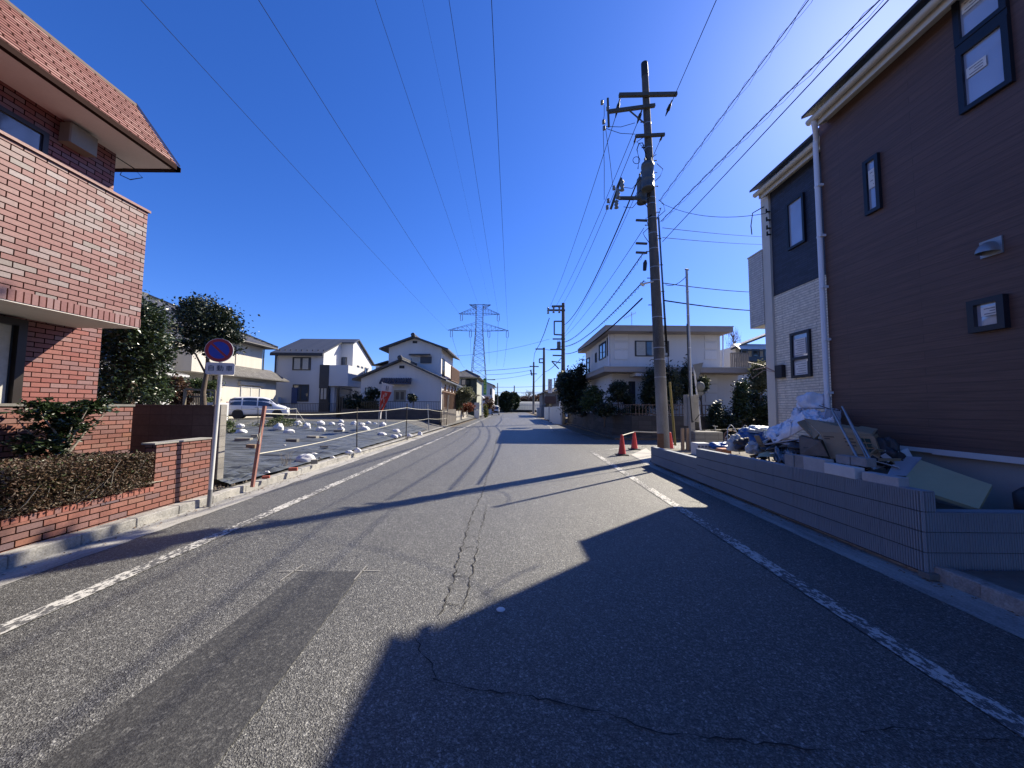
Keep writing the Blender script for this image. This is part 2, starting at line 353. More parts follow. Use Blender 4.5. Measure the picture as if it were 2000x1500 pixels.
# kerbs: stones with joints, and the concrete gutter before them
def kerb(x0,x1,ya,yb,h,fn=lambda y:0,L=.6,wav=.004):
    b=MB(); y=ya; rr=random.Random(int(ya*7+x0*3+99))
    while y<yb-.05:
        y1=min(y+L-.004,yb); d=fn((y+y1)/2)+rr.uniform(-wav,wav); dz=rr.uniform(-.006,.006)
        b.bev(x0+d,x1+d,y,y1,-.02,h+dz,.008); y+=L
    x_a,x_b=x0+.012,x1-.012; b.add([(x_a+fn(ya),ya,-.02),(x_b+fn(ya),ya,-.02),(x_b+fn(yb),yb,-.02),(x_a+fn(yb),yb,-.02),(x_a+fn(ya),ya,h-.014),(x_b+fn(ya),ya,h-.014),(x_b+fn(yb),yb,h-.014),(x_a+fn(yb),yb,h-.014)],[(4,5,6,7),(0,1,5,4),(1,2,6,5),(2,3,7,6),(3,0,4,7)])
    return b
tk=NT('kerb_stone'); n=tk.noise(3,5,.7); n2=tk.noise(50,4,.7); c=tk.mix(tk.ramp(n,[(.35,0.),(.6,1.)]),(.12,.115,.10),(.32,.305,.27)); c=tk.mix(.3,c,tk.ramp(n2,[(.3,.1),(.7,.6)])); tk.bump(n2,.6,.008); KERB=tk.fin(c,.85)
struct('kerb',kerb(-5.0,-4.83,-6,6.2,.125),KERB)
struct('kerb',kerb(-5.02,-4.87,6.2,29,.12,lambda y:-.008*(y-6)),KERB)
struct('kerb',kerb(4.0,4.13,-1,11,.13,RX),KERB)
tg=NT('gutter_concrete'); n=tg.noise(1.2,6,.75,sc3=(3,.6,1)); n2=tg.noise(60,4,.7); c=tg.mix(tg.ramp(n,[(.38,0.),(.6,1.)]),(.11,.105,.095),(.34,.325,.285)); c=tg.mix(.35,c,tg.ramp(n2,[(.3,.12),(.7,.55)])); tg.bump(n2,.5,.006); GUT=tg.fin(c,.88)
def ribbon(pts,w,z=.004):
    """flat strip along pts with jagged width list"""
    b=MB(); vs=[]; n=len(pts)
    for i,p in enumerate(pts):
        p=Vector((p[0],p[1],0)); q0=Vector((pts[max(i-1,0)][0],pts[max(i-1,0)][1],0)); q1=Vector((pts[min(i+1,n-1)][0],pts[min(i+1,n-1)][1],0))
        d=(q1-q0).normalized(); s=Vector((d.y,-d.x,0)); ww=w[i] if isinstance(w,list) else w
        vs+= [(p.x-s.x*ww/2,p.y-s.y*ww/2,z),(p.x+s.x*ww/2,p.y+s.y*ww/2,z)]
    return b.add(vs,[(2*i,2*i+1,2*i+3,2*i+2) for i in range(n-1)])
def rough_strip(xa,xb,ya,yb,fn,seed,z=.004,step=.12,amp=.03,edge='out'):
    vs=[]; k=int((yb-ya)/step)
    for i in range(k+1):
        y=ya+(yb-ya)*i/k; e=amp*noise.noise(Vector((y*2.3,seed,0)))+amp*.5*noise.noise(Vector((y*9,seed,3)))
        a,b=xa+fn(y),xb+fn(y)
        if edge=='b': b+=e
        elif edge=='a': a+=e
        vs+=[(a,y,z),(b,y,z)]
    return MB().add(vs,[(2*i,2*i+1,2*i+3,2*i+2) for i in range(k)])
struct('gutter',rough_strip(-4.84,-4.44,-6,6.4,lambda y:0,3,edge='b'),GUT)
struct('gutter',rough_strip(-4.88,-4.47,6.4,29,lambda y:-.008*(y-6),5,edge='b',amp=.05),GUT)
struct('gutter',rough_strip(3.62,4.01,-1,11,RX,8,edge='a',amp=.008),GUT)
# painted edge lines
a0=G(0,1233); 
struct('road_line',rough_strip(-3.66,-3.50,-4,62,lambda y:0,1,z=.008,amp=.006,edge='a'),MAT['road_paint'])
p0=G(1155,882); p1=G(2000,1425)
sl_=(p0.x-p1.x)/(p0.y-p1.y)
struct('road_line',rough_strip(p1.x-.08,p1.x+.08,-2,p0.y,lambda y:sl_*(y-p1.y),2,z=.008,amp=.006,edge='b'),MAT['road_paint'])
struct('road_line',ribbon([(p0.x-.05,p0.y),G(1262,871)[:2]],.11,.007),MAT['road_paint'])
struct('road_line',ribbon([(2.7,24),(3.2,30),(3.4,60)],.13,.008),MAT['road_paint'])
struct('road_line',ribbon([G(1235,860)[:2],G(1085,840)[:2],(2.7,24)],.12,.008),MAT['road_paint'])
# resurfaced trench and its chalk marks
q=[G(590,1117),G(707,1117),G(420,1500),G(75,1500)]
d1=(q[2]-q[1]); d0=(q[3]-q[0]); q[2]=q[1]+d1*2.2; q[3]=q[0]+d0*2.2
n_=40; vs=[]
for i in range(n_+1):
    k=i/n_; L_=q[0].lerp(q[3],k); R_=q[1].lerp(q[2],k); j=.012*noise.noise(Vector((i*.9,2,0))); vs+=[(L_.x+j,L_.y,.005),(R_.x-j,R_.y,.005)]
struct('asphalt_patch',MB().add(vs,[(2*i,2*i+1,2*i+3,2*i+2) for i in range(n_)]),MAT['asphalt_patch'])
CHALK=M('chalk',(.30,.295,.28),.9,var=.3,scale=30,bump=0)
ch=MB()
for a,b in (((545,1117),(592,1116)),((592,1104),(547,1136)),((707,1116),(742,1116)),((716,1106),(692,1134))):
    A,B=G(*a),G(*b); r_=ribbon([A[:2],A.lerp(B,.5)[:2],B[:2]],.012 if a[0]!=547 else .006,.009); ch.add(r_.v,r_.f)
struct('chalk_mark',ch,CHALK)
# cracks: jagged open joints
CRK=M('crack',(.02,.019,.018),.95,var=.2,bump=0)
def crack(pts,w,seed,jit=.02,step=.05):
    rr=random.Random(seed); P=[Vector((p[0],p[1],0)) for p in pts]; out=[]; ws=[]
    for a,b in zip(P,P[1:]):
        k=max(2,int((b-a).length/step))
        for i in range(k):
            q=a.lerp(b,i/k); out.append((q.x+rr.uniform(-jit,jit),q.y+rr.uniform(-jit,jit))); ws.append(w*rr.choice((.3,.6,1,1.4)))
    return ribbon(out,ws,.0065)
cr=MB()
def addc(u,w,seed,**k):
    r_=crack([G(*p)[:2] for p in u],w,seed,**k); cr.add(r_.v,r_.f)
addc([(868,1190),(893,1100),(920,1010),(943,962),(960,900),(972,850)],.010,1); addc([(905,1192),(925,1100),(938,1040),(952,985)],.009,2)
for i,(a,b) in enumerate((((870,1180),(905,1184)),((876,1150),(912,1155)),((884,1125),(918,1127)),((893,1098),(926,1100)),((900,1072),(931,1068)),((908,1046),(936,1050)),((918,1020),(943,1016)),((926,998),(948,1000)),((870,1190),(850,1210)),((905,1186),(890,1205)))): addc([a,b],.007,10+i,jit=.010,step=.03)
addc([(850,1325),(905,1345),(1000,1357),(1090,1372),(1180,1395),(1290,1432),(1400,1445),(1520,1458),(1650,1470)],.008,31,jit=.012)
addc([(1682,1430),(1760,1420),(1850,1440),(2000,1452)],.006,32,jit=.01); addc([(850,1325),(820,1270),(800,1230)],.006,33)
struct('road_crack',cr,CRK)
struct('concrete_apron',MB().slab([G(1232,889),G(1267,907),G(1276,886),G(1262,876)],(0,0,.012)),CONC_L)
mh=MB().lathe((G(978,1191).x,G(978,1191).y,.003),[(.035,0),(.03,.004),(0,.005)],16); mh.thing('bottle_cap',WHITEP,'small flat white disc lying on the shaded asphalt','litter')
# ================================================================== black sheet on the vacant lot
t=NT('black_sheet'); n=t.noise(2,4,.6,sc3=(.5,4,1)); c=t.mix(n,(.075,.082,.082),(.125,.135,.135)); w1=t.noise(5,5,.6,sc3=(.35,3.2,1)); t.bump(w1,.55,.05)
rr_=t.ramp(n,[(.3,.28),(.7,.46)]); SHEET=t.fin(c,rr_,0,.4)
def sheet(a,b):
    y=6.75+16.2*b; x=-5.12-.008*(y-6)-13.5*a**1.25; f=math.exp(-(y-6.7)/2.2)
    h=noise.noise(Vector((x*.35,y*2.6,1)))*.045-abs(noise.noise(Vector((x*.5+y*.8,y*3.4,4))))*.09-abs(noise.noise(Vector((x*.7,y*8,2))))*.03+.03+noise.noise(Vector((x*.25,y*.6,9)))*.05
    h+=f*(.20*(.35-abs(noise.noise(Vector((x*.9+y*.3,y*4.2,7)))))+.06*noise.noise(Vector((x*2.5,y*9,2)))+.10*abs(noise.noise(Vector((x*4.2-y*1.2,y*1.1,5)))))
    h+=.02*abs(noise.noise(Vector((x*2.2-y*.8,y*.8,8)))); edge=min(1,(a*13.5)/.5)
    return (x+(.04*noise.noise(Vector((y*3,0,0))) if a==0 else 0),y+(.12*noise.noise(Vector((x*2,0,0))) if b==0 else 0),lot_z(x,y)+.012+h*edge+.01)
tag(MB().grid(150,430,sheet).build('plastic_sheet',SHEET,fix=False),'black plastic weed sheet wrinkled over the vacant lot','plastic sheet')
# loose stones and dead leaves in the corner by the block wall
gr=MB(); rr=random.Random(3)
for i in range(420):
    x=rr.uniform(-6.9,-5.1); y=rr.uniform(6.25,6.95) if i%3 else rr.uniform(6.3,7.4); s=rr.uniform(.008,.028); z=lot_z(x,y)
    gr.add([(x+s*rr.uniform(.6,1.2)*math.cos(a),y+s*rr.uniform(.6,1.2)*math.sin(a),z-.01+s*h) for h,a in [(0,k*1.57) for k in range(4)]]+[(x,y,z+s*.9)],[(0,1,4),(1,2,4),(2,3,4),(3,0,4)])
tag(gr.build('gravel',M('stones',(.30,.25,.19),.9,var=.4,scale=15,bump=.3)),'loose stones and dead leaves at the edge of the black sheet','gravel',kind='stuff')
# ================================================================== brick building on the left
st_pale=[(0,(.36,.15,.125)),(.3,(.42,.18,.15)),(.55,(.44,.23,.19)),(.75,(.43,.29,.25)),(.9,(.52,.39,.35)),(1,(.38,.30,.25))]
st_red=[(0,(.40,.15,.105)),(.25,(.46,.18,.12)),(.5,(.43,.18,.13)),(.7,(.30,.17,.15)),(.85,(.50,.20,.115)),(1,(.26,.17,.17))]
BR_P=brick_mat('balcony_brick',st_pale,(.012,.005,.004),.215,.07,.0065,dirt=.15)
BR_G=brick_mat('house_brick',[(0,(.40,.12,.09)),(.3,(.45,.145,.105)),(.6,(.44,.17,.13)),(.85,(.36,.18,.16)),(1,(.47,.25,.21))],(.012,.005,.004),.215,.07,.0065,dirt=.15)
BR_W=brick_mat('garden_brick',st_red,(.012,.005,.004),.215,.07,.0065,dirt=.18)
SOLD=brick_mat('soldier_brick',[(0,(.36,.14,.12)),(.5,(.40,.17,.145)),(1,(.50,.30,.27))],(.04,.015,.012),.07,4,.0075,off=0,dirt=.15,shift=(0,1.3))
SOLD_L=brick_mat('soldier_edge',[(0,(.36,.13,.10)),(.6,(.43,.17,.13)),(1,(.30,.16,.15))],(.04,.015,.012),.07,4,.0075,off=0,dirt=.15,shift=(0,1.3))
ROOFT=brick_mat('roof_slate',[(0,(.24,.09,.065)),(.4,(.33,.13,.095)),(.7,(.40,.18,.14)),(1,(.46,.26,.20))],(.03,.012,.010),.28,.055,.012,dirt=.2,bump=.8,dist=.02)
SOFFIT=M('soffit_board',(.66,.62,.57),.8,var=.08,scale=2,bump=.1)
TRIM_R=M('maroon_trim',(.17,.035,.028),.5,var=.15)
BRONZE=M('bronze_frame',(.035,.027,.022),.4,.4,var=.2,bump=.05)
GL=glass_mat('window_glass',(.05,.065,.08))
CURT=M('curtain',(.45,.44,.40),.85,var=.2,scale=12,bump=.3,bs=30)
bh=empty('brick_house',(-9,2.5,0),'red brick tiled house with a slate mansard roof and a jutting brick balcony','house')
MB().box(-16,-6.7,-5,5.87,.1,5.95).build('wall',BR_G,bh)
bal=MB(); bal.box(-6.72,-5.75,-5,5.54,2.90,4.60); bal.build('balcony_wall',BR_P,bh)
MB().box(-6.72,-5.744,-5,5.546,2.77,2.90).build('balcony_edge',SOLD,bh)
MB().box(-6.72,-5.752,-5,5.538,2.755,2.770).build('balcony_floor',SOFFIT,bh)
MB().box(-6.69,-5.725,-5,5.565,4.60,4.635).build('balcony_coping',TRIM_R,bh)
# mansard: slate band leaning back, soffit, dark gutter
E0=(-6.05,6.25,5.82); T0=at(265,205,5.95)
rf=MB(); e=[(-6.04,-5,5.87),(-6.04,6.28,5.87),(T0.x,T0.y,T0.z),(T0.x,-5,T0.z)]
rf.slab(e,(-.06,0,-.02))
rf.slab([(-6.05,6.28,5.86),(-16,6.28,5.86),(-16,T0.y,T0.z),(T0.x,T0.y,T0.z)],(0,-.06,-.02)); rf.build('mansard_roof',ROOFT,bh)
MB().box(-16,T0.x+.02,-5,T0.y+.02,T0.z-.03,T0.z+.015).build('roof_cap',M('grey_flashing',(.16,.11,.09),.8),bh)
MB().slab([(-6.08,-5,5.79),(-16,-5,5.79),(-16,6.25,5.79),(-6.08,6.25,5.79)],(0,0,.03)).build('soffit',SOFFIT,bh)
gt=MB().box(-6.09,-6.02,-5,6.31,5.775,5.855); gt.box(-16,-6.02,6.24,6.32,5.775,5.855); gt.build('gutter',M('gutter_brown',(.03,.014,.011),.9,var=.2,spec=.1),bh)
hp=MB().bar((-6.03,6.3,5.88),(T0.x,T0.y,T0.z+.03),.025); hp.build('hip_flashing',M('pale_flashing',(.5,.42,.38),.5,.2),bh)
def window(root,ax,c,a0,a1,z0,z1,fmat,gmat,mull=1,fw=.05,proud=.05,name='window',horiz=False,sgn=-1,curtain=None,rec=0):
    """ax 'y': pane faces -Y (sgn -1) at Y=c over x a0..a1; ax 'x': faces +X (sgn 1) or -X (sgn -1) at X=c over y"""
    b=MB(); d0,d1=c-sgn*.01,c+sgn*proud
    def bx(m,p0,p1,q0,q1,e0,e1):
        if ax=='y': m.box(p0,p1,e0,e1,q0,q1)
        else: m.box(e0,e1,p0,p1,q0,q1)
    bx(b,a0,a1,z0,z0+fw,d0,d1); bx(b,a0,a1,z1-fw,z1,d0,d1); bx(b,a0,a0+fw,z0+fw,z1-fw,d0,d1); bx(b,a1-fw,a1,z0+fw,z1-fw,d0,d1)
    for i in range(mull):
        k=(i+1)/(mull+1)
        if horiz: zz=z0+(z1-z0)*k; bx(b,a0+fw,a1-fw,zz-fw*.5,zz+fw*.5,d0,d1-sgn*.008)
        else: aa=a0+(a1-a0)*k; bx(b,aa-fw*.45,aa+fw*.45,z0+fw,z1-fw,d0,d1-sgn*.008)
    f=b.build(name,fmat,root)
    g=MB(); bx(g,a0+fw,a1-fw,z0+fw,z1-fw,c-sgn*.005,c+sgn*proud*.3); g.build('pane',gmat,f)
    if curtain:
        k=MB(); n=40
        for (u0,u1) in curtain:
            A=a0+fw+(a1-a0-2*fw)*u0; B=a0+fw+(a1-a0-2*fw)*u1
            k.grid(n,2,lambda s,t:((lambda p,e:(p,e,z0+fw+(z1-z0-2*fw)*t) if ax=='y' else (e,p,z0+fw+(z1-z0-2*fw)*t))(A+(B-A)*s,c+sgn*(proud*.3+.004+.003*math.sin(s*n*1.3)))))
        k.build('curtain',CURT,f)
    return f
window(bh,'x',-6.7,3.2,4.98,4.6,5.45,BRONZE,GL,1,.06,.04,sgn=1)
window(bh,'x',-6.7,3.3,4.90,1.0,2.72,BRONZE,GL,1,.09,.10,sgn=1,curtain=[(.02,.98)])
# box and loop of cable under the eave
bx=MB().bev(-6.70,-6.52,5.10,5.46,5.44,5.74,.015); 
bx.thing('vent_box',M('beige_metal',(.26,.24,.19),.5,var=.08),'beige metal box on the shaded brick wall under the eave','vent box')
cb=MB().tube([(-6.66,5.84,5.72),(-6.5,5.98,5.62),(-6.42,6.05,5.5),(-6.55,5.98,5.42),(-6.64,5.9,5.45),(-6.6,5.9,5.56),(-6.2,6.2,5.72)],.008,6)
cb.thing('cable',BLACK,'loop of black cable hanging below the corner of the slate eave','cable')
# ------------------------------------------------------------------ garden walls
gw=empty('garden_wall',(-6.5,2,0),'red brick garden wall with a grey coping behind the small camellia','wall')
MB().box(-6.58,-6.4,-5,6.16,.12,1.555).build('wall',BR_W,gw)
MB().box(-6.60,-6.385,-5,6.18,1.555,1.59).build('coping',CONC_D,gw)
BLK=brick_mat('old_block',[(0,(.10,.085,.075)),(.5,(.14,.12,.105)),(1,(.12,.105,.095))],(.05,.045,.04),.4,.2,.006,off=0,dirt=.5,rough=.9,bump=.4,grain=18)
bw=MB().box(-7.6,-5.62,6.86,6.98,.10,1.56); bw.box(-7.6,-5.62,6.84,7.0,1.56,1.59)
bw.thing('block_wall',BLK,'dark shaded concrete block wall joining the brick garden wall to the post','wall')
pp=MB().bev(-5.60,-5.46,6.84,7.0,.0,1.60,.008); pp.thing('wall_post',brick_mat('post_block',[(0,(.30,.28,.25)),(1,(.36,.34,.31))],(.12,.11,.10),1,.2,.006,off=0,dirt=.3,rough=.9),'grey concrete post ending the block wall beside the no-parking sign','post')
pl=empty('planter_wall',(-5.05,2,0),'low red brick planter wall along the kerb, stepping up beside the sign','wall')
pm=MB().box(-5.16,-5.0,-5,5.17,.12,.385); pm.build('low_wall',BR_W,pl)
MB().box(-5.17,-4.996,-5,5.17,.385,.445).build('soldier_course',SOLD_L,pl)
MB().box(-5.16,-5.0,5.17,6.1,.12,1.03).build('high_wall',BR_W,pl)
MB().box(-5.18,-4.985,5.13,6.1,1.03,1.052).build('coping',CONC,pl)
MB().box(-5.155,-5.006,-5,6.1,.02,.12).build('footing',CONC,pl)
struct('planter_soil',MB().box(-6.38,-5.165,-5,6.1,.1,.38),SOIL)
# hedge: brown and green leaves over bare twigs
L_HEDGE=leaf_mat('hedge_leaf',(.05,.045,.02),(.11,.055,.035),(.19,.11,.055),.6,9,.2)
L_DARK=leaf_mat('dark_leaf',(.018,.035,.012),(.035,.06,.02),(.06,.085,.03),.32,9,.15)
L_MID=leaf_mat('mid_leaf',(.04,.07,.02),(.08,.12,.035),(.13,.16,.05),.42,9,.3)
L_BLK=leaf_mat('black_leaf',(.012,.024,.010),(.022,.038,.014),(.038,.055,.02),.4,9,.1)
L_PALE=leaf_mat('pale_leaf',(.10,.12,.06),(.18,.19,.10),(.26,.25,.14),.5,9,.3)
L_BRN=leaf_mat('brown_leaf',(.08,.04,.025),(.14,.07,.04),(.20,.12,.06),.6,9,.25)
TWIG=M('twig',(.38,.34,.28),.9,var=.3,scale=20,bump=.2)
hd=empty('hedge',(-5.5,3.2,.38),'clipped azalea hedge with brown and green leaves in the brick planter','hedge')
def hedgebox(a,b,seed,n,size):
    m_=leaves(None,n,size,seed,box=(-6.15,-4.93,a,b,.48,.93)); return m_
hb=MB()
for (a,b,sd,n,s) in ((.3,2.6,1,14000,.045),(2.6,4.0,2,15000,.036),(4.0,5.1,3,13000,.032)):
    k=hedgebox(a,b,sd,n,s); hb.add(k.v,k.f)
hb.build('foliage',L_HEDGE,hd,fix=False)
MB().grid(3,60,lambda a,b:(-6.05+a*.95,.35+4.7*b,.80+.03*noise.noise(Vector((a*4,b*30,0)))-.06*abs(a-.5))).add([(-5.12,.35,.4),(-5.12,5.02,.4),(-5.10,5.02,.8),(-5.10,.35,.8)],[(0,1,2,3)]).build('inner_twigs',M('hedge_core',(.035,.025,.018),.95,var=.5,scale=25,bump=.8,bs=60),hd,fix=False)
k=leaves(None,3000,.036,9,box=(-6.1,-4.95,.3,5.05,.5,.94)); k.build('green_foliage',L_MID,hd,fix=False)
tw=MB(); rr=random.Random(4)
for i in range(230):
    y=rr.uniform(1,5.1); x=rr.uniform(-5.5,-5.0); a=Vector((x,y,.42)); e=a+Vector((rr.uniform(-.1,.22),rr.uniform(-.25,.25),rr.uniform(.12,.5)))
    tw.tube([a,a.lerp(e,.5)+Vector((rr.uniform(-.04,.04),rr.uniform(-.04,.04),0)),e],[.006,.005,.002],4)
for i in range(26):
    y=rr.uniform(1.5,5.0); tw.tube([(-5.02,y,.50),(-4.99,y+.2,.52+rr.uniform(-.02,.04)),(-5.0,y+.45,.5)],.006,4)
tw.build('twigs',TWIG,hd)
tree('camellia','small glossy camellia with a pale trunk before the brick garden wall','shrub',(-6.02,4.85,.38),(-5.98,4.95,1.1),
  [(-6.0,4.9,1.3,.25,.27,.2),(-5.95,5.08,1.53,.22,.28,.12),(-6.05,4.68,1.5,.20,.24,.13),(-6.0,4.68,1.06,.23,.25,.15)],4600,.055,L_DARK,BARK_L,21,.05,limbs=8,flat=.35,shell=.2)
# ------------------------------------------------------------------ no-parking sign
P_=G(408,990); sp=empty('no_parking_sign',(P_.x,P_.y,0),'round blue and red no-parking sign over a white plate on a white post','road sign')
tp=at(430,700,P_.y-.03)
dx=tp.x-P_.x
def sx(z): return P_.x+dx*z/tp.z
pz=at(428,664,P_.y).z
MB().tube([(sx(0),P_.y,0),(sx(pz*.5),P_.y,pz*.5),(sx(pz),P_.y,pz)],.030,12).build('post',WHITEP,sp)
MB().tube([(sx(0),P_.y,.004),(sx(.27),P_.y,.27)],.0315,12).build('post_base',M('grey_base_paint',(.25,.25,.25),.6,var=.2),sp)
pz=at(428,664,P_.y).z
SA=R(20); Rr=.190
def rotmb(mb,c):
    out=[]
    for x,y,z in mb.v: dx_,dy_=x-c.x,y-c.y; out.append((c.x+dx_*math.cos(SA)-dy_*math.sin(SA),c.y+dx_*math.sin(SA)+dy_*math.cos(SA),z))
    mb.v=out; return mb
cz=at(428,684,P_.y-.06)
def disc(r,o,t=.003): return rotmb(MB().lathe((cz.x,cz.y-o,cz.z),[(r,0),(r,t)],48,'y'),cz)
RIMW=M('sign_white',(.62,.62,.62),.45,var=.1); RED=M('sign_red',(.33,.012,.02),.45,var=.15,scale=6,bump=.02); BLUE=M('sign_blue',(.006,.04,.38),.45,var=.12,scale=6,bump=.02); SNAVY=M('sign_navy',(.01,.02,.10),.5,bump=0)
d=disc(Rr,.0,.012).build('disc',RIMW,sp); disc(Rr*.965,.003).build('red_ring',RED,d); disc(Rr*.72,.006).build('blue_field',BLUE,d)
rotmb(MB().obox((cz.x,cz.y-.008,cz.z),Vector((1,0,-1)).normalized()*Rr*.73,(0,.0015,0),Vector((1,0,1)).normalized()*Rr*.085),cz).build('slash',RED,d)
c2=at(430,720,P_.y-.06); hw=.19; hh=.095
def rrect(cx,y,cz_,w,h,r,t):
    pts=[]
    for sx_,sz_,a0 in ((1,1,0),(-1,1,90),(-1,-1,180),(1,-1,270)):
        for i in range(6):
            a=R(a0+i*18); pts.append((cx+sx_*(w-r)+r*math.cos(a),y,cz_+sz_*(h-r)+r*math.sin(a)))
    return MB().slab(pts,(0,t,0))
pt=rotmb(rrect(c2.x,c2.y,c2.z,hw,hh,.03,.008),c2).build('plate',RIMW,sp)
RS=(Matrix.Rotation(SA,3,'Z')@ROT_S)
for i,ch_ in enumerate('自動車'):
    dx_=(-.118,0,.118)[i]; text_mesh('plate_character',ch_,.098,SNAVY,pt,(c2.x+dx_*math.cos(SA)+.004*math.sin(SA),c2.y+dx_*math.sin(SA)-.004*math.cos(SA),c2.z),RS,.001,1.0)
for zz in (cz,c2): rotmb(MB().box(zz.x-.05,zz.x+.05,zz.y+.012,zz.y+.035,zz.z-.02,zz.z+.02),zz).build('bracket',METAL,sp)
# ================================================================== new house on the right
def siding(name,col,pitch,joint=3.0,var=.2,rough=.55,dark=.35,grain=(1,1,1),bumpd=.01,shift=0,ms=.006):
    t=NT(name); v=t.wallvec(); b=t.n('ShaderNodeTexBrick'); b.offset=.37
    b.inputs['Color1'].default_value=(0,0,0,1); b.inputs['Color2'].default_value=(1,1,1,1); b.inputs['Mortar'].default_value=(.5,.5,.5,1)
    for k,x in (('Scale',1),('Mortar Size',ms),('Mortar Smooth',.3),('Bias',0),('Brick Width',joint),('Row Height',pitch)): b.inputs[k].default_value=x
    t.l(v,b.inputs['Vector'])
    c=t.ramp(b.outputs['Color'],[(0,sc(col,1-var)),(1,sc(col,1+var))])
    n=t.noise(14,6,.7,sc3=grain); c=t.mix(1,c,t.ramp(n,[(.3,.72),(.7,1.3)]),'MULTIPLY')
    c=t.mix(b.outputs['Fac'],c,sc(col,dark))
    inv=t.n('ShaderNodeMath',operation='MULTIPLY_ADD'); t.l(b.outputs['Fac'],inv.inputs[0]); inv.inputs[1].default_value=-1; t.l(n,inv.inputs[2])
    t.bump(inv.outputs[0],.5,bumpd); MAT[name]=t.fin(c,rough); return t.m
S_BR=siding('brown_siding',(.112,.060,.044),.115,3.03,var=.07,dark=.72,grain=(1,.12,3),bumpd=.003,ms=.005)
S_CR=siding('cream_siding',(.72,.66,.54),.056,.9,var=.06,dark=.55,bumpd=.02,ms=.008)
S_NV=siding('navy_siding',(.030,.036,.062),.045,.35,var=.25,dark=.5,bumpd=.015)
S_GR=siding('grey_siding',(.55,.52,.47),.056,.9,var=.06,dark=.6,bumpd=.015,ms=.008)
TRIMC=M('cream_trim',(.58,.54,.46),.5,var=.06); ROOFD=M('dark_roof',(.06,.055,.055),.6,var=.2)
PIPEW=M('white_pipe',(.72,.72,.74),.35,var=.05,bump=0); FOUND=M('foundation',(.30,.30,.28),.85,var=.12,scale=1.5,bump=.2)
BLKF=M('navy_frame',(.022,.023,.032),.4,.2,var=.15,bump=.02); GSKY=glass_mat('sky_tint_glass',(.42,.44,.50),.03)  # pale pane colour stands in for the reflected sky
MAT['sky_tint_glass'].node_tree.nodes['Principled BSDF'].inputs['Metallic'].default_value=.25
PAPER=M('paper',(.72,.70,.66),.8,var=.08,scale=8,bump=.05); INK=M('ink_grey',(.22,.22,.25),.8,bump=0)
XB,XN=5.65,6.1
EN=atX(1470,380,5.78); EB=atX(1573,238,5.32)
nh=empty('new_house',(9,2,.3),'three tone new house with dark brown, navy and cream siding beside the rubbish heap','house')
YB=6.42; YN=atX(1498,600,XN).y
MB().box(XB,13.5,-9,YB,1.09,EB.z+.12).build('brown_wall',S_BR,nh)
MB().box(XB+.05,13.4,-8.95,YB-.03,.3,1.04).build('foundation',FOUND,nh)
b=MB().box(XB-.03,XB+.06,-9,YB,1.035,1.09); b.box(XB-.035,XB-.02,3.9,4.9,1.02,1.085); b.build('base_trim',WHITEP,nh)
ZS=4.24
MB().box(XN,13.5,YB-.02,YN,ZS,EN.z+.12).build('navy_wall',S_NV,nh)
MB().box(XN,13.5,YB-.02,YN,.95,ZS).build('cream_wall',S_CR,nh)
MB().box(XN+.04,13.4,YB-.02,YN-.03,.3,.95).build('foundation',FOUND,nh)
cbd=MB().box(XN-.05,XN+.03,YN-.24,YN+.02,.9,EN.z+.1); cbd.box(XN-.02,XN+.2,YN+.003,YN+.035,.9,EN.z+.1); cbd.build('corner_board',TRIMC,nh)
MB().box(XN-.012,XN+.01,YB,YN-.24,ZS-.012,ZS+.012).build('joint_strip',BLKF,nh)
bl=MB().box(XN-.07,7.3,YN+.01,atX(1463,570,XN-.07).y,3.63,5.44); B_=bl.build('balcony',S_GR,nh)
MB().box(XN-.085,7.3,YN+.01,atX(1463,570,XN-.07).y+.015,5.44,5.47).build('balcony_cap',TRIMC,B_)
for nm,E_,y0,y1 in (('brown_roof',EB,-9,EB.y),('navy_roof',EN,YB-.3,EN.y)):
    sl=.42; x1=10
    r_=MB().slab([(E_.x-.09,y0,E_.z+.03),(E_.x-.09,y1-.02,E_.z+.03),(x1,y1-.04,E_.z+sl*(x1-E_.x)),(x1,y0,E_.z+sl*(x1-E_.x))],(0,0,.05))
    r_.slab([(x1,y0,E_.z+sl*(x1-E_.x)),(x1,y1-.04,E_.z+sl*(x1-E_.x)),(14.2,y1-.04,E_.z+.1),(14.2,y0,E_.z+.1)],(0,0,.05)); ro=r_.build(nm,ROOFD,nh)
    f_=MB().box(E_.x+.12,E_.x+.15,y0,y1-.1,E_.z-.16,E_.z-.005); f_.box(E_.x+.15,XN+.2,y0,y1-.1,E_.z-.05,E_.z-.02)
    f_.slab([(E_.x+.1,y1-.09,E_.z-.16),(x1,y1-.09,E_.z-.16+sl*(x1-E_.x)),(x1,y1-.09,E_.z+sl*(x1-E_.x)-.005),(E_.x+.1,y1-.09,E_.z-.005)],(0,.03,0)); f_.build('fascia',TRIMC,ro)
    g_=MB().tube([(E_.x+.05,y0,E_.z-.03),(E_.x+.05,y1,E_.z-.03)],.055,10); g_.build('gutter',TRIMC,ro)
dp=MB(); xp=XB-.055; yp=YB+.03
dp.tube([(EB.x+.06,EB.y-.1,EB.z-.06),(EB.x+.1,EB.y-.08,EB.z-.16),(xp,yp-.02,EB.z-.22),(xp,yp,EB.z-.34),(xp,yp,1.45)],.042,12)
d_=dp.build('downpipe',PIPEW,nh)
z=1.9
while z<6.6: br=MB(); br.box(xp-.05,xp+.09,yp-.075,yp-.045,z-.02,z+.02); br.lathe((xp,yp,z),[(.047,-.015),(.047,.015)],12); br.build('pipe_bracket',PIPEW,d_); z+=.95
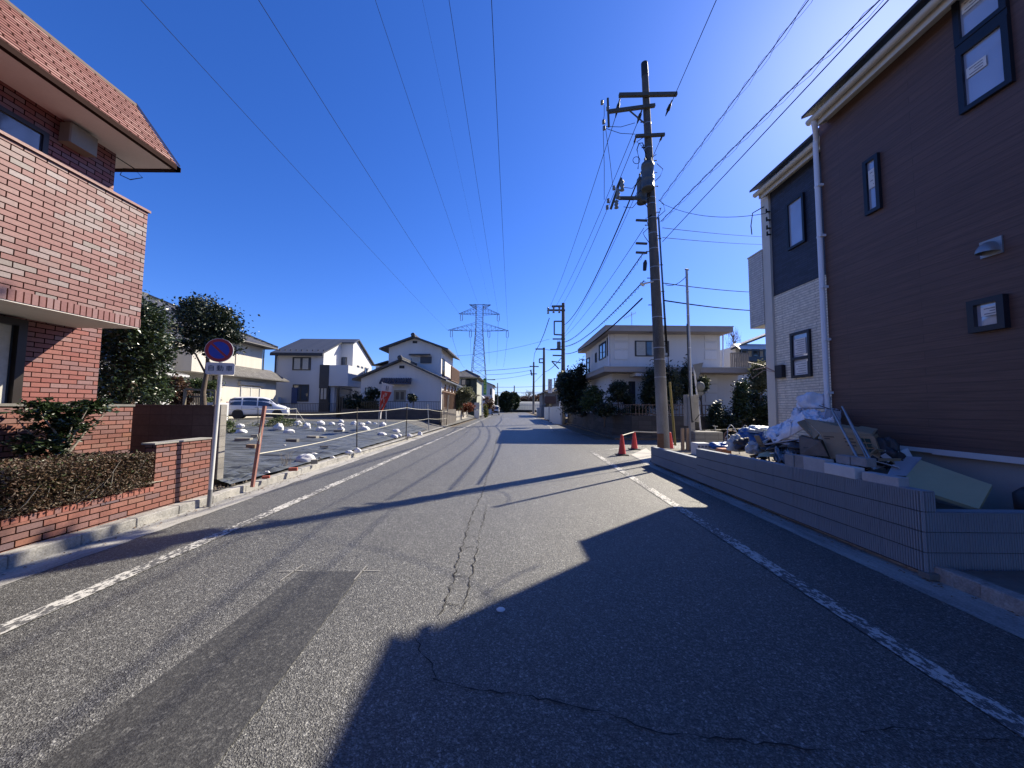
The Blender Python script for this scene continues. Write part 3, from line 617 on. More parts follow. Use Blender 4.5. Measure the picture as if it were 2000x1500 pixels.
def pwin(p0,p1,X,nm='window',**k):
    A=atX(*p0,X); B=atX(*p1,X); return window(nh,'x',X,min(A.y,B.y),max(A.y,B.y),min(A.z,B.z),max(A.z,B.z),BLKF,GSKY,sgn=-1,name=nm,**k),A,B
def sticker(f,X,y0,y1,z0,z1,lines=4):
    s_=MB().box(X-.028,X-.026,y0,y1,z0,z1).build('notice_paper',PAPER,f); l=MB(); n=lines
    for i in range(n):
        zz=z1-(z1-z0)*(i+.8)/(n+.6); l.box(X-.0295,X-.0285,y0+.03,y1-.03-(.05 if i%2 else 0),zz-.006,zz+.004)
    l.build('printed_lines',INK,f)
f,A,B=pwin((1872,108),(1985,158),XB,mull=0,fw=.06); 
f.parent=nh
sticker(f,XB,4.08,4.27,(A.z+B.z)/2+.0,(A.z+B.z)/2+.13,3)
zt=max(A.z,B.z)
f2=window(nh,'x',XB,min(A.y,B.y),max(A.y,B.y),zt+.09,zt+1.05,BLKF,GSKY,sgn=-1,mull=0,fw=.06); sticker(f2,XB,4.08,4.27,zt+.45,zt+.6,3)
MB().box(XB-.04,XB+.01,min(A.y,B.y),max(A.y,B.y),zt,zt+.09).build('window_divider',BLKF,nh)
f,A,B=pwin((1689,318),(1725,406),XB,mull=0,fw=.055); sticker(f,XB,(A.y+B.y)/2-.05,(A.y+B.y)/2+.05,(A.z+B.z)/2-.05,(A.z+B.z)/2+.25,4)
f,A,B=pwin((1897,590),(1975,640),XB,mull=0,fw=.065,proud=.07); sticker(f,XB-.02,A.y-.28,A.y-.12,(A.z+B.z)/2-.02,(A.z+B.z)/2+.09,3)
f,A,B=pwin((1538,400),(1576,471),XN,mull=0,fw=.05); f,A,B=pwin((1546,652),(1588,735),XN,mull=0,fw=.055)
zm=(A.z+B.z)/2-.08; MB().box(XN-.055,XN-.01,B.y+.05,A.y-.05,zm-.03,zm+.03).build('mullion',BLKF,f)
sticker(f,XN,B.y+.12,A.y-.1,zm+.08,zm+.42,7); sticker(f,XN,B.y+.1,A.y-.1,zm-.36,zm-.08,5)
v=atX(1938,485,XB); vh=MB(); 
for i in range(9):
    pass
vh.grid(14,8,lambda a,b_:(XB-.16*math.sin(b_*math.pi/2)*math.sin(a*math.pi)**.5-.005, v.y-.085*math.cos(a*math.pi), v.z-.07+.155*(math.sin(a*math.pi)*math.cos(b_*math.pi/2)*.9+.1)))
vh.box(XB-.02,XB,v.y-.1,v.y+.1,v.z-.09,v.z+.11); vh.build('vent_hood',METAL,nh)
m1=atX(1528,726,XN); MB().bev(XN-.10,XN,m1.y-.11,m1.y+.11,m1.z-.14,m1.z+.15,.01).build('meter_box',BLKF,nh)
cw=MB(); c_=atX(1510,400,XN-.05)
cw.tube([(XN-.06,YN-.1,EN.z-.3),(XN-.2,YN+.1,EN.z-.35),(XN-.15,YN+.25,EN.z-.6),(XN-.1,YN+.3,EN.z-.8)],.012,6)
for z_ in (6.25,6.05,5.85,5.7): cw.bar((XN-.05,YN-.28,z_),(XN-.16,YN-.32,z_-.02),.03); cw.bar((XN-.16,YN-.32,z_-.05),(XN-.16,YN-.32,z_+.05),.025)
cw.build('service_bracket',DARK,nh)
lw=MB(); p=Vector((XN-.06,m1.y+.1,m1.z))
for dx_,dy_,dz_ in ((-.35,.45,.28),(-.3,.4,-.12),(-.2,.5,.1)): lw.tube([p,p+Vector((dx_*.5,dy_*.5,dz_*.3+.1)),p+Vector((dx_,dy_,dz_))],.008,5)
lw.build('loose_wire',M('copper_wire',(.45,.30,.24),.5,bump=0),nh)
bn=MB().lathe((5.35,3.72,.3),[(.0,.0),(.16,0),(.18,.3),(.185,.45),(.12,.52),(.0,.54)],18); bn.thing('plastic_drum',M('dark_plastic',(.02,.022,.03),.5,var=.3),'dark rounded plastic drum at the right end between the house and the low wall','drum')
# ================================================================== grey retaining wall
RW=M('rib_block',(.25,.275,.30),.85,var=.12,scale=2,bump=.35,bs=80); RWC=M('wall_joint',(.05,.05,.06),.9)
cA=at(1802,955,3.55).x; cB=at(1272,880,10.5).x
def wx(y): return cA+(cB-cA)*(y-3.55)/(10.5-3.55)
def ribwall(b,y0,y1,z0,zt0,zt1,pitch=.025,courses=4,L=.4):
    """ribbed face blocks along Y; top runs from zt0 to zt1"""
    y=y0; i=0
    while y<y1-.001:
        e=min(y+pitch-.010,y1); k=(y-y0)/(y1-y0); zt=zt0+(zt1-zt0)*k
        if (i% int(L/pitch))==0: e-=.004
        for c in range(courses):
            a=z0+(zt-z0)*c/courses+.006; d=z0+(zt-z0)*(c+1)/courses-(.006 if c<courses-1 else 0); xa=wx(y); xe=wx(e)
            b.add([(xa-.012,y+.002,a),(xe-.012,e-.002,a),(xe+.01,e+.001,a),(xa+.01,y-.001,a),(xa-.012,y+.002,d),(xe-.012,e-.002,d),(xe+.01,e+.001,d),(xa+.01,y-.001,d)],[(0,1,5,4),(1,2,6,5),(2,3,7,6),(3,0,4,7),(4,5,6,7)])
        y+=pitch; i+=1
rw=empty('retaining_wall',(cA+.06,5,.1),'long grey ribbed block wall along the kerb in front of the new house','wall')
YS=7.9; ZA,ZB=.82,.735
core=MB()
def wcore(y0,y1,z0,za,zb,t=.115):
    core.add([(wx(y0)+.003,y0,z0),(wx(y1)+.003,y1,z0),(wx(y1)+t,y1,z0),(wx(y0)+t,y0,z0),(wx(y0)+.003,y0,za),(wx(y1)+.003,y1,zb),(wx(y1)+t,y1,zb),(wx(y0)+t,y0,za)],[(0,1,5,4),(1,2,6,5),(2,3,7,6),(3,0,4,7),(4,5,6,7),(0,3,2,1)])
wcore(3.56,YS,.05,ZA,ZB); wcore(YS+.002,10.5,.05,.535,.50)
core.box(cA+.02,6.2,3.563,3.68,.05,ZA-.2); core.box(cA+.005,cA+.125,3.563,3.7,ZA-.2,ZA)
core.build('block_core',RWC,rw)
cpm=MB()
for y0_,y1_,a_,b2_ in ((3.56,YS,ZA,ZB),(YS+.002,10.5,.535,.50)): cpm.add([(wx(y0_)-.004,y0_,a_),(wx(y1_)-.004,y1_,b2_),(wx(y1_)+.118,y1_,b2_),(wx(y0_)+.118,y0_,a_)]+[(wx(y0_)-.004,y0_,a_+.006),(wx(y1_)-.004,y1_,b2_+.006),(wx(y1_)+.118,y1_,b2_+.006),(wx(y0_)+.118,y0_,a_+.006)],[(3,2,1,0),(4,5,6,7),(0,1,5,4),(1,2,6,5),(2,3,7,6),(3,0,4,7)])
cpm.box(cA+.14,6.2,3.545,3.68,ZA-.2,ZA-.194); cpm.build('wall_top',RW,rw)
rb=MB(); ribwall(rb,3.56,YS,.06,ZA,ZB); ribwall(rb,YS+.005,10.5,.06,.535,.50,courses=2); 
rb.build('rib_face',RW,rw)
r2=MB(); x=cA; i=0
while x<6.15:
    for c in range(4):
        if c==3 and x>cA+.12: continue
        a=.06+(ZA-.06)*c/4+.004; d=.06+(ZA-.06)*(c+1)/4-.004; e=x+.016-(.004 if i%16==0 else 0)
        r2.add([(x+.002,3.549,a),(e-.002,3.549,a),(e+.002,3.57,a),(x-.002,3.57,a),(x+.002,3.549,d),(e-.002,3.549,d),(e+.002,3.57,d),(x-.002,3.57,d)],[(0,1,5,4),(1,2,6,5),(3,0,4,7),(4,5,6,7)])
    x+=.025; i+=1
r2.build('rib_face',RW,rw)
MB().box(cA-.04,6.2,3.5,3.6,.02,.07).build('footing',CONC_D,rw)
# ================================================================== things behind and on the wall
BLK_L=M('pale_block',(.40,.40,.40),.9,var=.2,scale=6,bump=.5,bs=70); BLK_D=M('grey_block',(.26,.255,.25),.9,var=.25,scale=6,bump=.5,bs=70)
def wallblock(pa,pb,h,dz,mat,label,dx=0,rot=0,w=.12):
    y1=710*4.15/(pa-1000); y0=710*4.15/(pb-1000); zt=ZA+(ZB-ZA)*((y0+y1)/2-3.55)/(YS-3.55)+dz; x=wx((y0+y1)/2)+dx
    b=MB(); c=Vector((x+w/2,(y0+y1)/2,zt+h/2)); ex=Vector((math.cos(rot),math.sin(rot),0))*w/2; ey=Vector((-math.sin(rot),math.cos(rot),0))*(y1-y0)/2
    b.obox(c,ex,ey,(0,0,h/2))
    o=b.thing('concrete_block',mat,label,'block','loose blocks on the ribbed wall')
    bm_=o.modifiers.new('b','BEVEL'); bm_.width=.006; bm_.segments=2; return o
wallblock(1552,1570,.17,.003,BLK_D,'rough dark grey half block at the left end of the row on the ribbed wall')
wallblock(1571,1589,.175,.003,BLK_D,'second rough dark half block on the ribbed wall, in front of the carton',.01)
wallblock(1590,1634,.17,.003,BLK_L,'pale stained block lying on the ribbed wall left of the whitest block')
wallblock(1635,1697,.13,.003,M('white_block',(.58,.58,.56),.85,var=.1,scale=5,bump=.3),'whitest concrete block, lying lowest on the middle of the ribbed wall',-.02)
wallblock(1640,1667,.10,.14,BLK_D,'small grey block stacked behind the whitest block',.10)
wallblock(1668,1699,.10,.14,BLK_D,'small grey block with foot of the metal pipes resting on it',.11)
wallblock(1709,1779,.095,.003,BLK_L,'pale flat block at the right end of the ribbed wall beside the yellow board',.0,.05)
# insulation board
YEL=M('yellow_foam',(.46,.41,.24),.8,var=.08,scale=3,bump=.1); B0=at(1797,898,4.75); C1=at(1938,947,4.05); V_=at(1912,994,3.78)-C1
n_=(C1-B0).cross(V_).normalized(); n_=-n_ if n_.z<0 else n_
MB().slab([B0,C1,C1+V_,B0+V_*1.25],-n_*.04).thing('insulation_board',YEL,'large pale yellow foam board leaning behind the right end of the ribbed wall','board')
FOAM=M('grey_foam',(.38,.38,.42),.8,var=.1,scale=3,bump=.1)
MB().slab([at(1733,928,4.55),at(1752,890,4.9),at(1800,893,4.85),at(1790,930,4.5)],(.02,.03,-.02)).thing('foam_sheet',FOAM,'crumpled grey foam sheet behind the yellow board','board')
MB().slab([at(1759,881,5.0),at(1773,875,5.0),at(1785,896,4.9),at(1768,899,4.9)],(.02,.04,0)).thing('board_offcut',WHITEP,'small white offcut standing against the base trim of the brown wall','board')
CARD=M('cardboard',(.33,.235,.14),.85,var=.12,scale=3,bump=.1); PRN=M('print_green',(.03,.07,.05),.8,bump=0); PRG=M('print_grey',(.14,.10,.07),.8,bump=0)
lt,rt_,rbm,lb=at(1601,845,5.75),at(1707,852,4.95),at(1726,903,4.75),at(1622,895,5.5)
cbx=empty('cardboard_carton',tuple(lb),'big brown cardboard carton tipped on its side with green printed squares','carton')
MB().slab([lt,rt_,rbm,lb],(.38,.33,.02)).build('carton_body',CARD,cbx)
nf=(rt_-lt).cross(lb-lt).normalized(); nf=nf if nf.dot(C0-lt)>0 else -nf
def onf(a,b_,o=.004): return lt.lerp(rt_,a).lerp(lb.lerp(rbm,a),b_)+nf*o
pr=MB()
for i in range(2):
    for j in range(3): a=.72+.11*i; c_=.12+.2*j; pr.add([onf(a,c_),onf(a+.09,c_),onf(a+.09,c_+.16),onf(a,c_+.16)],[(0,1,2,3)])
pr.build('green_print',PRN,cbx); pr=MB()
for a,c_,l in ((.05,.12,.22),(.05,.2,.12),(.45,.15,.18),(.45,.28,.2),(.47,.42,.16),(.5,.75,.2),(.5,.84,.15)): pr.add([onf(a,c_),onf(a+l,c_),onf(a+l,c_+.05),onf(a,c_+.05)],[(0,1,2,3)])
pr.build('printed_lines',PRG,cbx)
MB().slab([at(1557,824,6.15),at(1590,857,5.8),at(1600,847,5.75),at(1572,819,6.2)],(.03,.03,-.03)).build('open_flap',CARD,cbx)
MB().slab([at(1572,819,6.2),at(1601,846,5.77),at(1705,851,5.0),at(1712,842,5.25)],(.0,.02,.02)).build('lid',CARD,cbx)
MB().slab([at(1680,836,5.6),at(1712,842,5.3),at(1704,853,5.05),at(1660,842,5.5)],(.05,.03,.03)).thing('cardboard_sheet',CARD,'flat folded cardboard lying on the right of the big carton','cardboard')
MB().slab([at(1560,852,5.95),at(1602,862,5.6),at(1618,892,5.45),at(1563,888,5.7)],(.3,.3,0)).thing('cardboard_carton',M('cardboard_dark',(.20,.13,.085),.85,var=.3,scale=6,bump=.2),'darker crushed cardboard carton under the open flap of the big carton','carton')
def pipes(lst,label):
    for (a,b_,r_,lb_) in lst: MB().tube([a,a.lerp(b_,.5),b_],r_,8).thing('metal_pipe',METAL,lb_,'pipe','metal pipes leaning on the rubbish heap')
pipes([(at(1625,800,5.6),at(1682,906,4.75),.013,'slim metal pipe leaning over the carton, leftmost of the four'),(at(1627,806,5.55),at(1678,903,4.8),.009,'thin rod lying just beneath the leftmost leaning metal pipe'),
 (at(1645,794,5.5),at(1711,917,4.55),.014,'long metal pipe leaning across the carton, reaching farthest right'),(at(1650,806,5.45),at(1697,903,4.7),.010,'short thin rod between the two long leaning metal pipes')],'')
MB().tube([at(1600,792,5.9),at(1622,799,5.7),at(1640,802,5.5)],.008,5).thing('wire',BLACK,'dark wire lying across the tops of the leaning pipes','wire')
DB=M('dark_board',(.055,.05,.055),.6,var=.3); SHT=M('white_sheeting',(.78,.78,.82),.55,var=.12,scale=4,bump=.3,bs=20)
MB().slab([at(1487,867,7.4),at(1556,832,6.4),at(1566,838,6.3),at(1500,874,7.3)],(.3,.3,.02)).thing('dark_board',DB,'dark flat panel propped up under the white sheeting','panel')
MB().slab([at(1478,870,7.6),at(1552,828,6.6),at(1556,832,6.5),at(1484,874,7.5)],(.2,.25,.01)).thing('sloping_board',FOAM,'pale edge of a panel sloping up to the carton','panel')
def crumple(c,rx,ry,rz,seed,mat,name,label,cat,group=None,amp=.22,n=22,flatb=.35,freq=2.2,parent=None):
    b=MB(); rnd=Vector((seed*3.1,seed*1.7,seed))
    vs=[]; fs=[]; nu,nv=int(n*1.5),int(n*1.05)
    for j in range(nv+1):
        th=math.pi*j/nv
        for i in range(nu):
            ph=2*math.pi*i/nu; d=Vector((math.sin(th)*math.cos(ph),math.sin(th)*math.sin(ph),math.cos(th)))
            k=1+amp*noise.noise(d*freq+rnd)-amp*.75*abs(noise.noise(d*freq*1.9+rnd*2))-amp*.45*abs(noise.noise(d*freq*4.2+rnd))-amp*.2*abs(noise.noise(d*freq*9+rnd))+.25*amp
            p=Vector((d.x*rx*k,d.y*ry*k,d.z*rz*k)); 
            if p.z<-rz*flatb: p.z=-rz*flatb-(p.z+rz*flatb)*-.12
            vs.append(Vector(c)+p)
    fs=[(j*nu+i,j*nu+(i+1)%nu,(j+1)*nu+(i+1)%nu,(j+1)*nu+i) for j in range(nv) for i in range(nu)]
    b.add(vs,fs,True)
    if parent: return b.build(name,mat,parent)
    return b.thing(name,mat,label,cat,group)
crumple(at(1590,789,6.7),.26,.2,.21,1,SHT,'plastic_bag','puffy white plastic bag on top of the rubbish heap against the cream siding','bag',amp=.45)
def curve(P,k):
    k*=len(P)-1; i=min(int(k),len(P)-2); f=k-i; f=f*f*(3-2*f); return tuple(P[i][j]+(P[i+1][j]-P[i][j])*f for j in range(len(P[0])))
def drape(name,label,cat,bot,top,mat,seed,bulge=.18,amp=.06,nx=70,ny=36):
    """sheet hanging over the heap: outline points are (u, v, distance)"""
    def fn(s_,t_):
        b_=at(*curve(bot,s_)); t2=at(*curve(top,s_)); p=b_.lerp(t2,t_); q=Vector((s_*5,t_*2.2,seed)); o=bulge*math.sin(t_*math.pi)**.7
        f=-abs(noise.noise(q+Vector((t_*2,0,0))))*amp*1.8-abs(noise.noise(q*2.3))*amp+noise.noise(q*.8)*amp+abs(noise.noise(q*5))*amp*.5
        n_=(C0-p); n_.z=.4*n_.length; n_.normalize(); return p+n_*(o+f)+Vector((0,0,.5*f))
    b_=MB().grid(nx,ny,fn); o=b_.build(name,mat,fix=False); m_=o.modifiers.new('s','SOLIDIFY'); m_.thickness=.006; return tag(o,label,cat)
drape('white_sheeting','wide white plastic sheeting draped over the left of the rubbish heap','sheeting',[(1494,853,7.2),(1512,862,6.9),(1545,847,6.5),(1572,833,6.2),(1602,829,6.0),(1630,822,5.9)],[(1502,838,7.6),(1528,822,7.3),(1545,812,7.0),(1566,806,6.8),(1598,812,6.5),(1625,816,6.2)],SHT,3.3,.16,.09)
drape('white_sheeting','folded white sheeting hanging below the puffy bag','sheeting',[(1540,818,6.7),(1565,822,6.5),(1600,820,6.3),(1622,812,6.2)],[(1552,798,7.0),(1568,792,6.9),(1594,800,6.7),(1612,806,6.5)],SHT,7.9,.14,.08,50,26)
drape('plastic_film','thin clear film bunched between the panels and the dark half blocks','film',[(1512,893,6.2),(1525,900,6.0),(1545,897,5.8),(1556,893,5.7)],[(1514,866,6.6),(1528,872,6.4),(1542,876,6.1),(1553,880,5.9)],M('clear_film',(.30,.32,.36),.3,var=.3,scale=9,bump=.5,bs=30),5.1,.06,.09,40,30)
drape('grey_sheeting','grey sheet hanging against the cream siding behind the pipes','sheeting',[(1610,830,6.1),(1630,832,6.1),(1642,828,6.0)],[(1614,796,6.15),(1630,797,6.1),(1642,800,6.1)],FOAM,2.1,.03,.03,30,20)
sb=MB(); rr=random.Random(77)
for i in range(330):
    u=rr.choice((rr.uniform(1470,1560),rr.uniform(1540,1620),rr.uniform(1600,1740))); v=rr.uniform(862,905) if u<1600 else rr.uniform(880,915); Y=7.4-(u-1470)/270*2.6+rr.uniform(-.2,.3)
    p=at(u,v,Y); L_=rr.uniform(.03,.16); d=Vector((rr.gauss(0,1),rr.gauss(0,1),rr.gauss(0,.5))).normalized(); e=d.cross(Vector((rr.gauss(0,1),rr.gauss(0,1),1))).normalized(); sb.obox(p,d*L_,e*rr.uniform(.01,.05),d.cross(e)*rr.uniform(.002,.012))
t=NT('scrap'); g=t.n('ShaderNodeNewGeometry'); t.geo=g; SCR=t.fin(t.ramp(g.outputs['Random Per Island'],[(0,(.03,.03,.035)),(.3,(.10,.07,.05)),(.45,(.30,.22,.14)),(.6,(.42,.42,.45)),(.8,(.65,.65,.68)),(1,(.10,.14,.22))],'CONSTANT'),.7)
tag(sb.build('rubbish_scraps',SCR,fix=False),'broken scraps of board, film and timber filling the rubbish heap','rubbish',kind='stuff')
crumple(at(1525,882,6.9),.26,.3,.13,14,DB,'rubbish_sack','black rubbish sack in the shade under the sloping panels','sack',amp=.5)
crumple(at(1572,878,5.9),.2,.2,.12,15,DB,'rubbish_sack','black rubbish sack behind the dark half blocks','sack',amp=.5)
crumple(at(1728,890,5.0),.15,.2,.22,16,DB,'rubbish_sack','dark sack squeezed beside the right side of the big carton','sack',amp=.5)
for i,(a,b_) in enumerate((((1500,868),(1562,858)),((1505,878),(1560,868)),((1510,886),(1565,880)))):
    MB().bar(at(*a,6.7),at(*b_,5.9),.12,.02).thing('plank',(FOAM,DB,SHT)[i],('grey plank end on top of the small pile under the panels','dark plank in the middle of the small pile under the panels','white plank at the bottom of the small pile under the panels')[i],'plank')
for i,(a,b_) in enumerate((((1733,893),(1741,864)),((1738,895),(1747,866)),((1729,890),(1734,864)))):
    MB().bar(at(*a,4.9),at(*b_,4.95),.02,.012).thing('metal_strip',PIPEW,('white metal strip standing beside the carton, middle one','white metal strip standing beside the carton, rightmost one','white metal strip standing beside the carton, leftmost one')[i],'strip','white metal strips')
MB().slab([at(1484,884,7.2),at(1515,872,7.0),at(1512,892,6.6),at(1480,892,6.7)],(.02,.04,0)).thing('foam_offcut',YEL,'small yellow foam offcut behind the left part of the ribbed wall','board')
SACKW=M('sack_white',(.60,.60,.57),.8,var=.15,scale=5,bump=.4,bs=40)
crumple(at(1438,872,8.2),.17,.17,.26,5,SACKW,'rubbish_sack','white woven sack standing open in the sun behind the ribbed wall','sack',amp=.4)
crumple(at(1452,872,7.9),.17,.16,.17,6,DB,'rubbish_sack','black bag slumped between the two white sacks','sack',amp=.5)
crumple(at(1472,880,7.4),.14,.14,.16,7,SACKW,'rubbish_sack','white sack filled with scraps next to the yellow offcut','sack',amp=.35)
TARP=M('blue_tarp',(.03,.14,.45),.5,var=.2,scale=6,bump=.4,bs=14); TARPL=M('sunlit_tarp_tint',(.45,.55,.66),.5,var=.15,scale=6,bump=.4,bs=14)  # the paler tarp colour carries sunlight on the blue tarpaulin's top
crumple(at(1476,855,9.0),.42,.4,.24,8,TARP,'blue_tarpaulin','blue tarpaulin bundled behind the white sacks','tarpaulin',amp=.45)
crumple(at(1480,841,9.0),.36,.3,.10,9,TARPL,'tarpaulin_lit_top','sunlit top of the blue bundle, its sunlight put into a paler colour','tarpaulin',amp=.5)
crumple(at(1412,873,9.4),.34,.25,.12,10,TARP,'blue_tarpaulin','bright blue tarpaulin lying flat beside the white packages','tarpaulin',amp=.4)
MB().bev(at(1405,882,8.6).x,at(1424,882,8.6).x,8.5,8.75,at(1410,886,8.6).z,at(1410,876,8.6).z,.008).thing('brick_pack',M('terracotta',(.55,.24,.13),.8),'small orange pack lying on the ground before the blue tarpaulin','pack')
q0,q1=at(1362,884,9.6),at(1389,866,9.6); pk=empty('white_package',(q0.x,9.7,q0.z),'white printed packages stacked behind the step in the ribbed wall','package')
MB().bev(q0.x,q1.x,9.6,9.95,q0.z-.1,q1.z,.01).build('package_body',WHITEP,pk)
l=MB()
for i in range(4): xx=q0.x+.02+(q1.x-q0.x)*i/4; l.box(xx,xx+.055,9.594,9.599,q1.z-.11,q1.z-.06)
l.build('printed_lines',INK,pk)
q0,q1=at(1358,870,10.6),at(1412,844,10.6)
MB().bev(q0.x,q1.x,10.6,11.1,.3,q1.z,.01).thing('block_stack',brick_mat('stack_block',[(0,(.27,.265,.25)),(1,(.33,.32,.30))],(.10,.10,.09),.4,.12,.006,off=0,dirt=.2,rough=.9),'square stack of grey concrete blocks behind the thin pole','block stack')
for i,(u,h_,lbl) in enumerate(((1421,829,'bent metal hoop standing left of the blue bundle, the taller one'),(1416,848,'bent metal hoop standing low beside the bright blue tarpaulin'),(1449,830,'bent metal hoop standing behind the pale top of the blue bundle'))):
    Y=9.6+.3*i; a,b_,c_=at(u,h_+45,Y),at(u+6,h_,Y),at(u+22,h_+22,Y); MB().tube([a,at(u,h_+8,Y),b_,at(u+9,h_+2,Y),c_,c_+Vector((.1,0,-.25))],.012,7).thing('metal_hoop',METAL,lbl,'hoop','metal hoops')
MB().tube([at(1416+14*math.cos(a*.52)+12,851+10*math.sin(a*.52),9.8) for a in range(13)],.012,6).thing('wheel_rim',M('rust',(.16,.07,.05),.7),'small rusty ring standing between the metal hoops','ring')
BARY=M('bar_white',(.6,.57,.45),.6,var=.1)
def striped(a,b_,n,label,r_=.018):
    rt0=empty('barrier_bar',tuple(a),label,'barrier bar'); w_=MB(); k_=MB()
    for i in range(n): (w_ if i%2==0 else k_).tube([a.lerp(b_,i/n),a.lerp(b_,(i+1)/n)],r_,8)
    w_.build('light_band',BARY,rt0); k_.build('dark_band',DARK,rt0)
striped(at(1357,842,12.0),at(1482,836,11.6),12,'striped barrier bar behind the block stack and the tarpaulins')
# ------------------------------------------------------------------ traffic cones and bars
CONE=M('cone_orange',(.78,.055,.03),.5,var=.1,scale=8,bump=.1)
def cone(loc,label,tilt=0):
    r_=empty('traffic_cone',loc,label,'traffic cone','red traffic cones by the corner')
    MB().lathe(loc,[(.135,.03),(.125,.05),(.045,.66),(.035,.69),(0,.695)],20).build('cone_body',CONE,r_)
    x,y,z=loc; b=MB().bev(x-.19,x+.19,y-.19,y+.19,z+.002,z+.035,.012); b.lathe((x,y,z+.033),[(.15,0),(.14,.02)],20); b.build('cone_base',BLACK,r_); return r_
k1=G(1215,889); k2=G(1239,878); k3=Vector((k1.x+.0,k1.y,0))
cone((k1.x,k1.y,0),'red traffic cone on the left, nearer the road')
cone((k2.x,k2.y,0),'red traffic cone on the right, set back beside the pole')
k3=at(1309,872,13.2); cone((k3.x,k3.y,.05),'red traffic cone almost hidden behind the big utility pole')
MB().tube([(k1.x,k1.y,.66),((k1.x+k2.x)/2,(k1.y+k2.y)/2,.67),(k2.x,k2.y,.67)],.018,8).thing('barrier_bar',BARY,'pale bar joining the tops of the two visible cones','barrier bar')
MB().tube([(k2.x,k2.y,.69),((k3.x+k2.x)/2,(k3.y+k2.y)/2,.70),(k3.x,k3.y,.74)],.018,8).thing('barrier_bar',BARY,'pale bar running from the right cone behind the pole','barrier bar')
def mini(px_,w_,label,Y=10.7):
    a,b_=at(px_-w_/2,884,Y),at(px_+w_/2,836,Y); MB().bev(a.x,b_.x,Y,Y+.06,.1,b_.z,.006).thing('wooden_stake',M('stake_wood',(.36,.25,.17),.85,var=.25,scale=8,bump=.4),label,'stake','wooden stakes')
mini(1334,5,'left of the two wooden stakes between the poles'); mini(1344,5,'right of the two wooden stakes between the poles',10.75)
a,b_=at(1320,884,11.3),at(1308,746,11.3)
MB().tube([b_,b_.lerp(a,.9)],.035,10).thing('guy_guard',M('guard_yellow',(.42,.30,.06),.6,var=.15),'mustard yellow guard tube round the stay wire of the big pole','guard tube')
# thin service pole with meter boxes
PT,PB=at(1341,527,10.9),at(1353,888,10.9)
spo=empty('service_pole',(PB.x,10.9,.1),'thin grey steel pole standing right of the big utility pole','pole')
def on(k): return PT.lerp(PB,k)
MB().tube([on(0),on(.35),on(.7)],[.036,.042,.052],12).build('upper_pole',METAL,spo)
c_=on(.69); MB().add([(on(k).x+a*w_,on(k).y+b2*w_,on(k).z) for k,w_ in ((.69,.058),(1.05,.075)) for a,b2 in ((-1,-1),(1,-1),(1,1),(-1,1))],[(0,1,5,4),(1,2,6,5),(2,3,7,6),(3,0,4,7),(0,3,2,1)]).build('concrete_foot',CONC,spo)
bd=MB()
for k in (.12,.25,.43,.56): bd.lathe(tuple(on(k)),[(.048,-.012),(.048,.012)],12)
bd.build('pole_band',WHITEP,spo); MB().tube([on(0)+Vector((-.05,0,.02)),on(0)+Vector((.07,0,.0))],.02,6).build('pole_cap',DARK,spo)
a,b_=at(1340,832,11.05),at(1349,771,11.05); MB().bev(a.x,b_.x,11.0,11.2,a.z,b_.z,.01).build('meter_board',CONC,spo)
a,b_=at(1354,828,11.1),at(1363,771,11.1); MB().bev(a.x,b_.x,11.05,11.2,a.z,b_.z,.01).build('meter_board',CONC,spo)
MB().tube([on(.3)+Vector((-.06,-.03,0)),on(.6)+Vector((-.07,-.04,0)),on(.83)+Vector((-.02,-.08,0)),at(1358,820,10.85),at(1366,810,10.9)],.014,6).build('hanging_cable',BLACK,spo)
MB().bev(at(1356,831,11).x,at(1364,831,11).x,10.95,11.05,at(1358,836,11).z,at(1358,824,11).z,.006).build('switch_box',BLACK,spo)
# stop sign and round sign seen from behind
q0,q1=at(1369,845,13.5),at(1355,714,13.5)
sb=empty('stop_sign',(q0.x,13.5,.0),'white post with the grey back of a triangular sign and a round mirror','road sign')
MB().tube([(q0.x+.05,13.5,0),q0,q1],.030,10).build('post',WHITEP,sb)
A,B_,Cc=at(1353,712,13.44),at(1374,708,13.6),at(1363,742,13.5)
MB().slab([A,B_,Cc],(.0,.012,0)).build('triangle_back',M('sign_back',(.16,.17,.18),.6,.3,var=.08),sb)
q=at(1367,755,13.5); MB().lathe(tuple(q),[(0,-.05),(.11,-.045),(.17,-.02),(.185,.0),(.17,.02),(0,.02)],24,'y').build('round_back',MAT['sign_back'],sb)
MB().box(at(1362,771,13.5).x,at(1374,771,13.5).x,13.49,13.5,at(1362,772,13.5).z,at(1362,765,13.5).z).build('small_plate',MAT['sign_back'],sb)
tp_=at(1397,832,13.5); b=MB().tube([(tp_.x,13.5,0),tuple(tp_)],.02,8); b.bar(tp_+Vector((-.09,0,.01)),tp_+Vector((.09,0,-.02)),.03); b.thing('standpipe',METAL,'small metal standpipe with a T top before the dark hedge','standpipe')
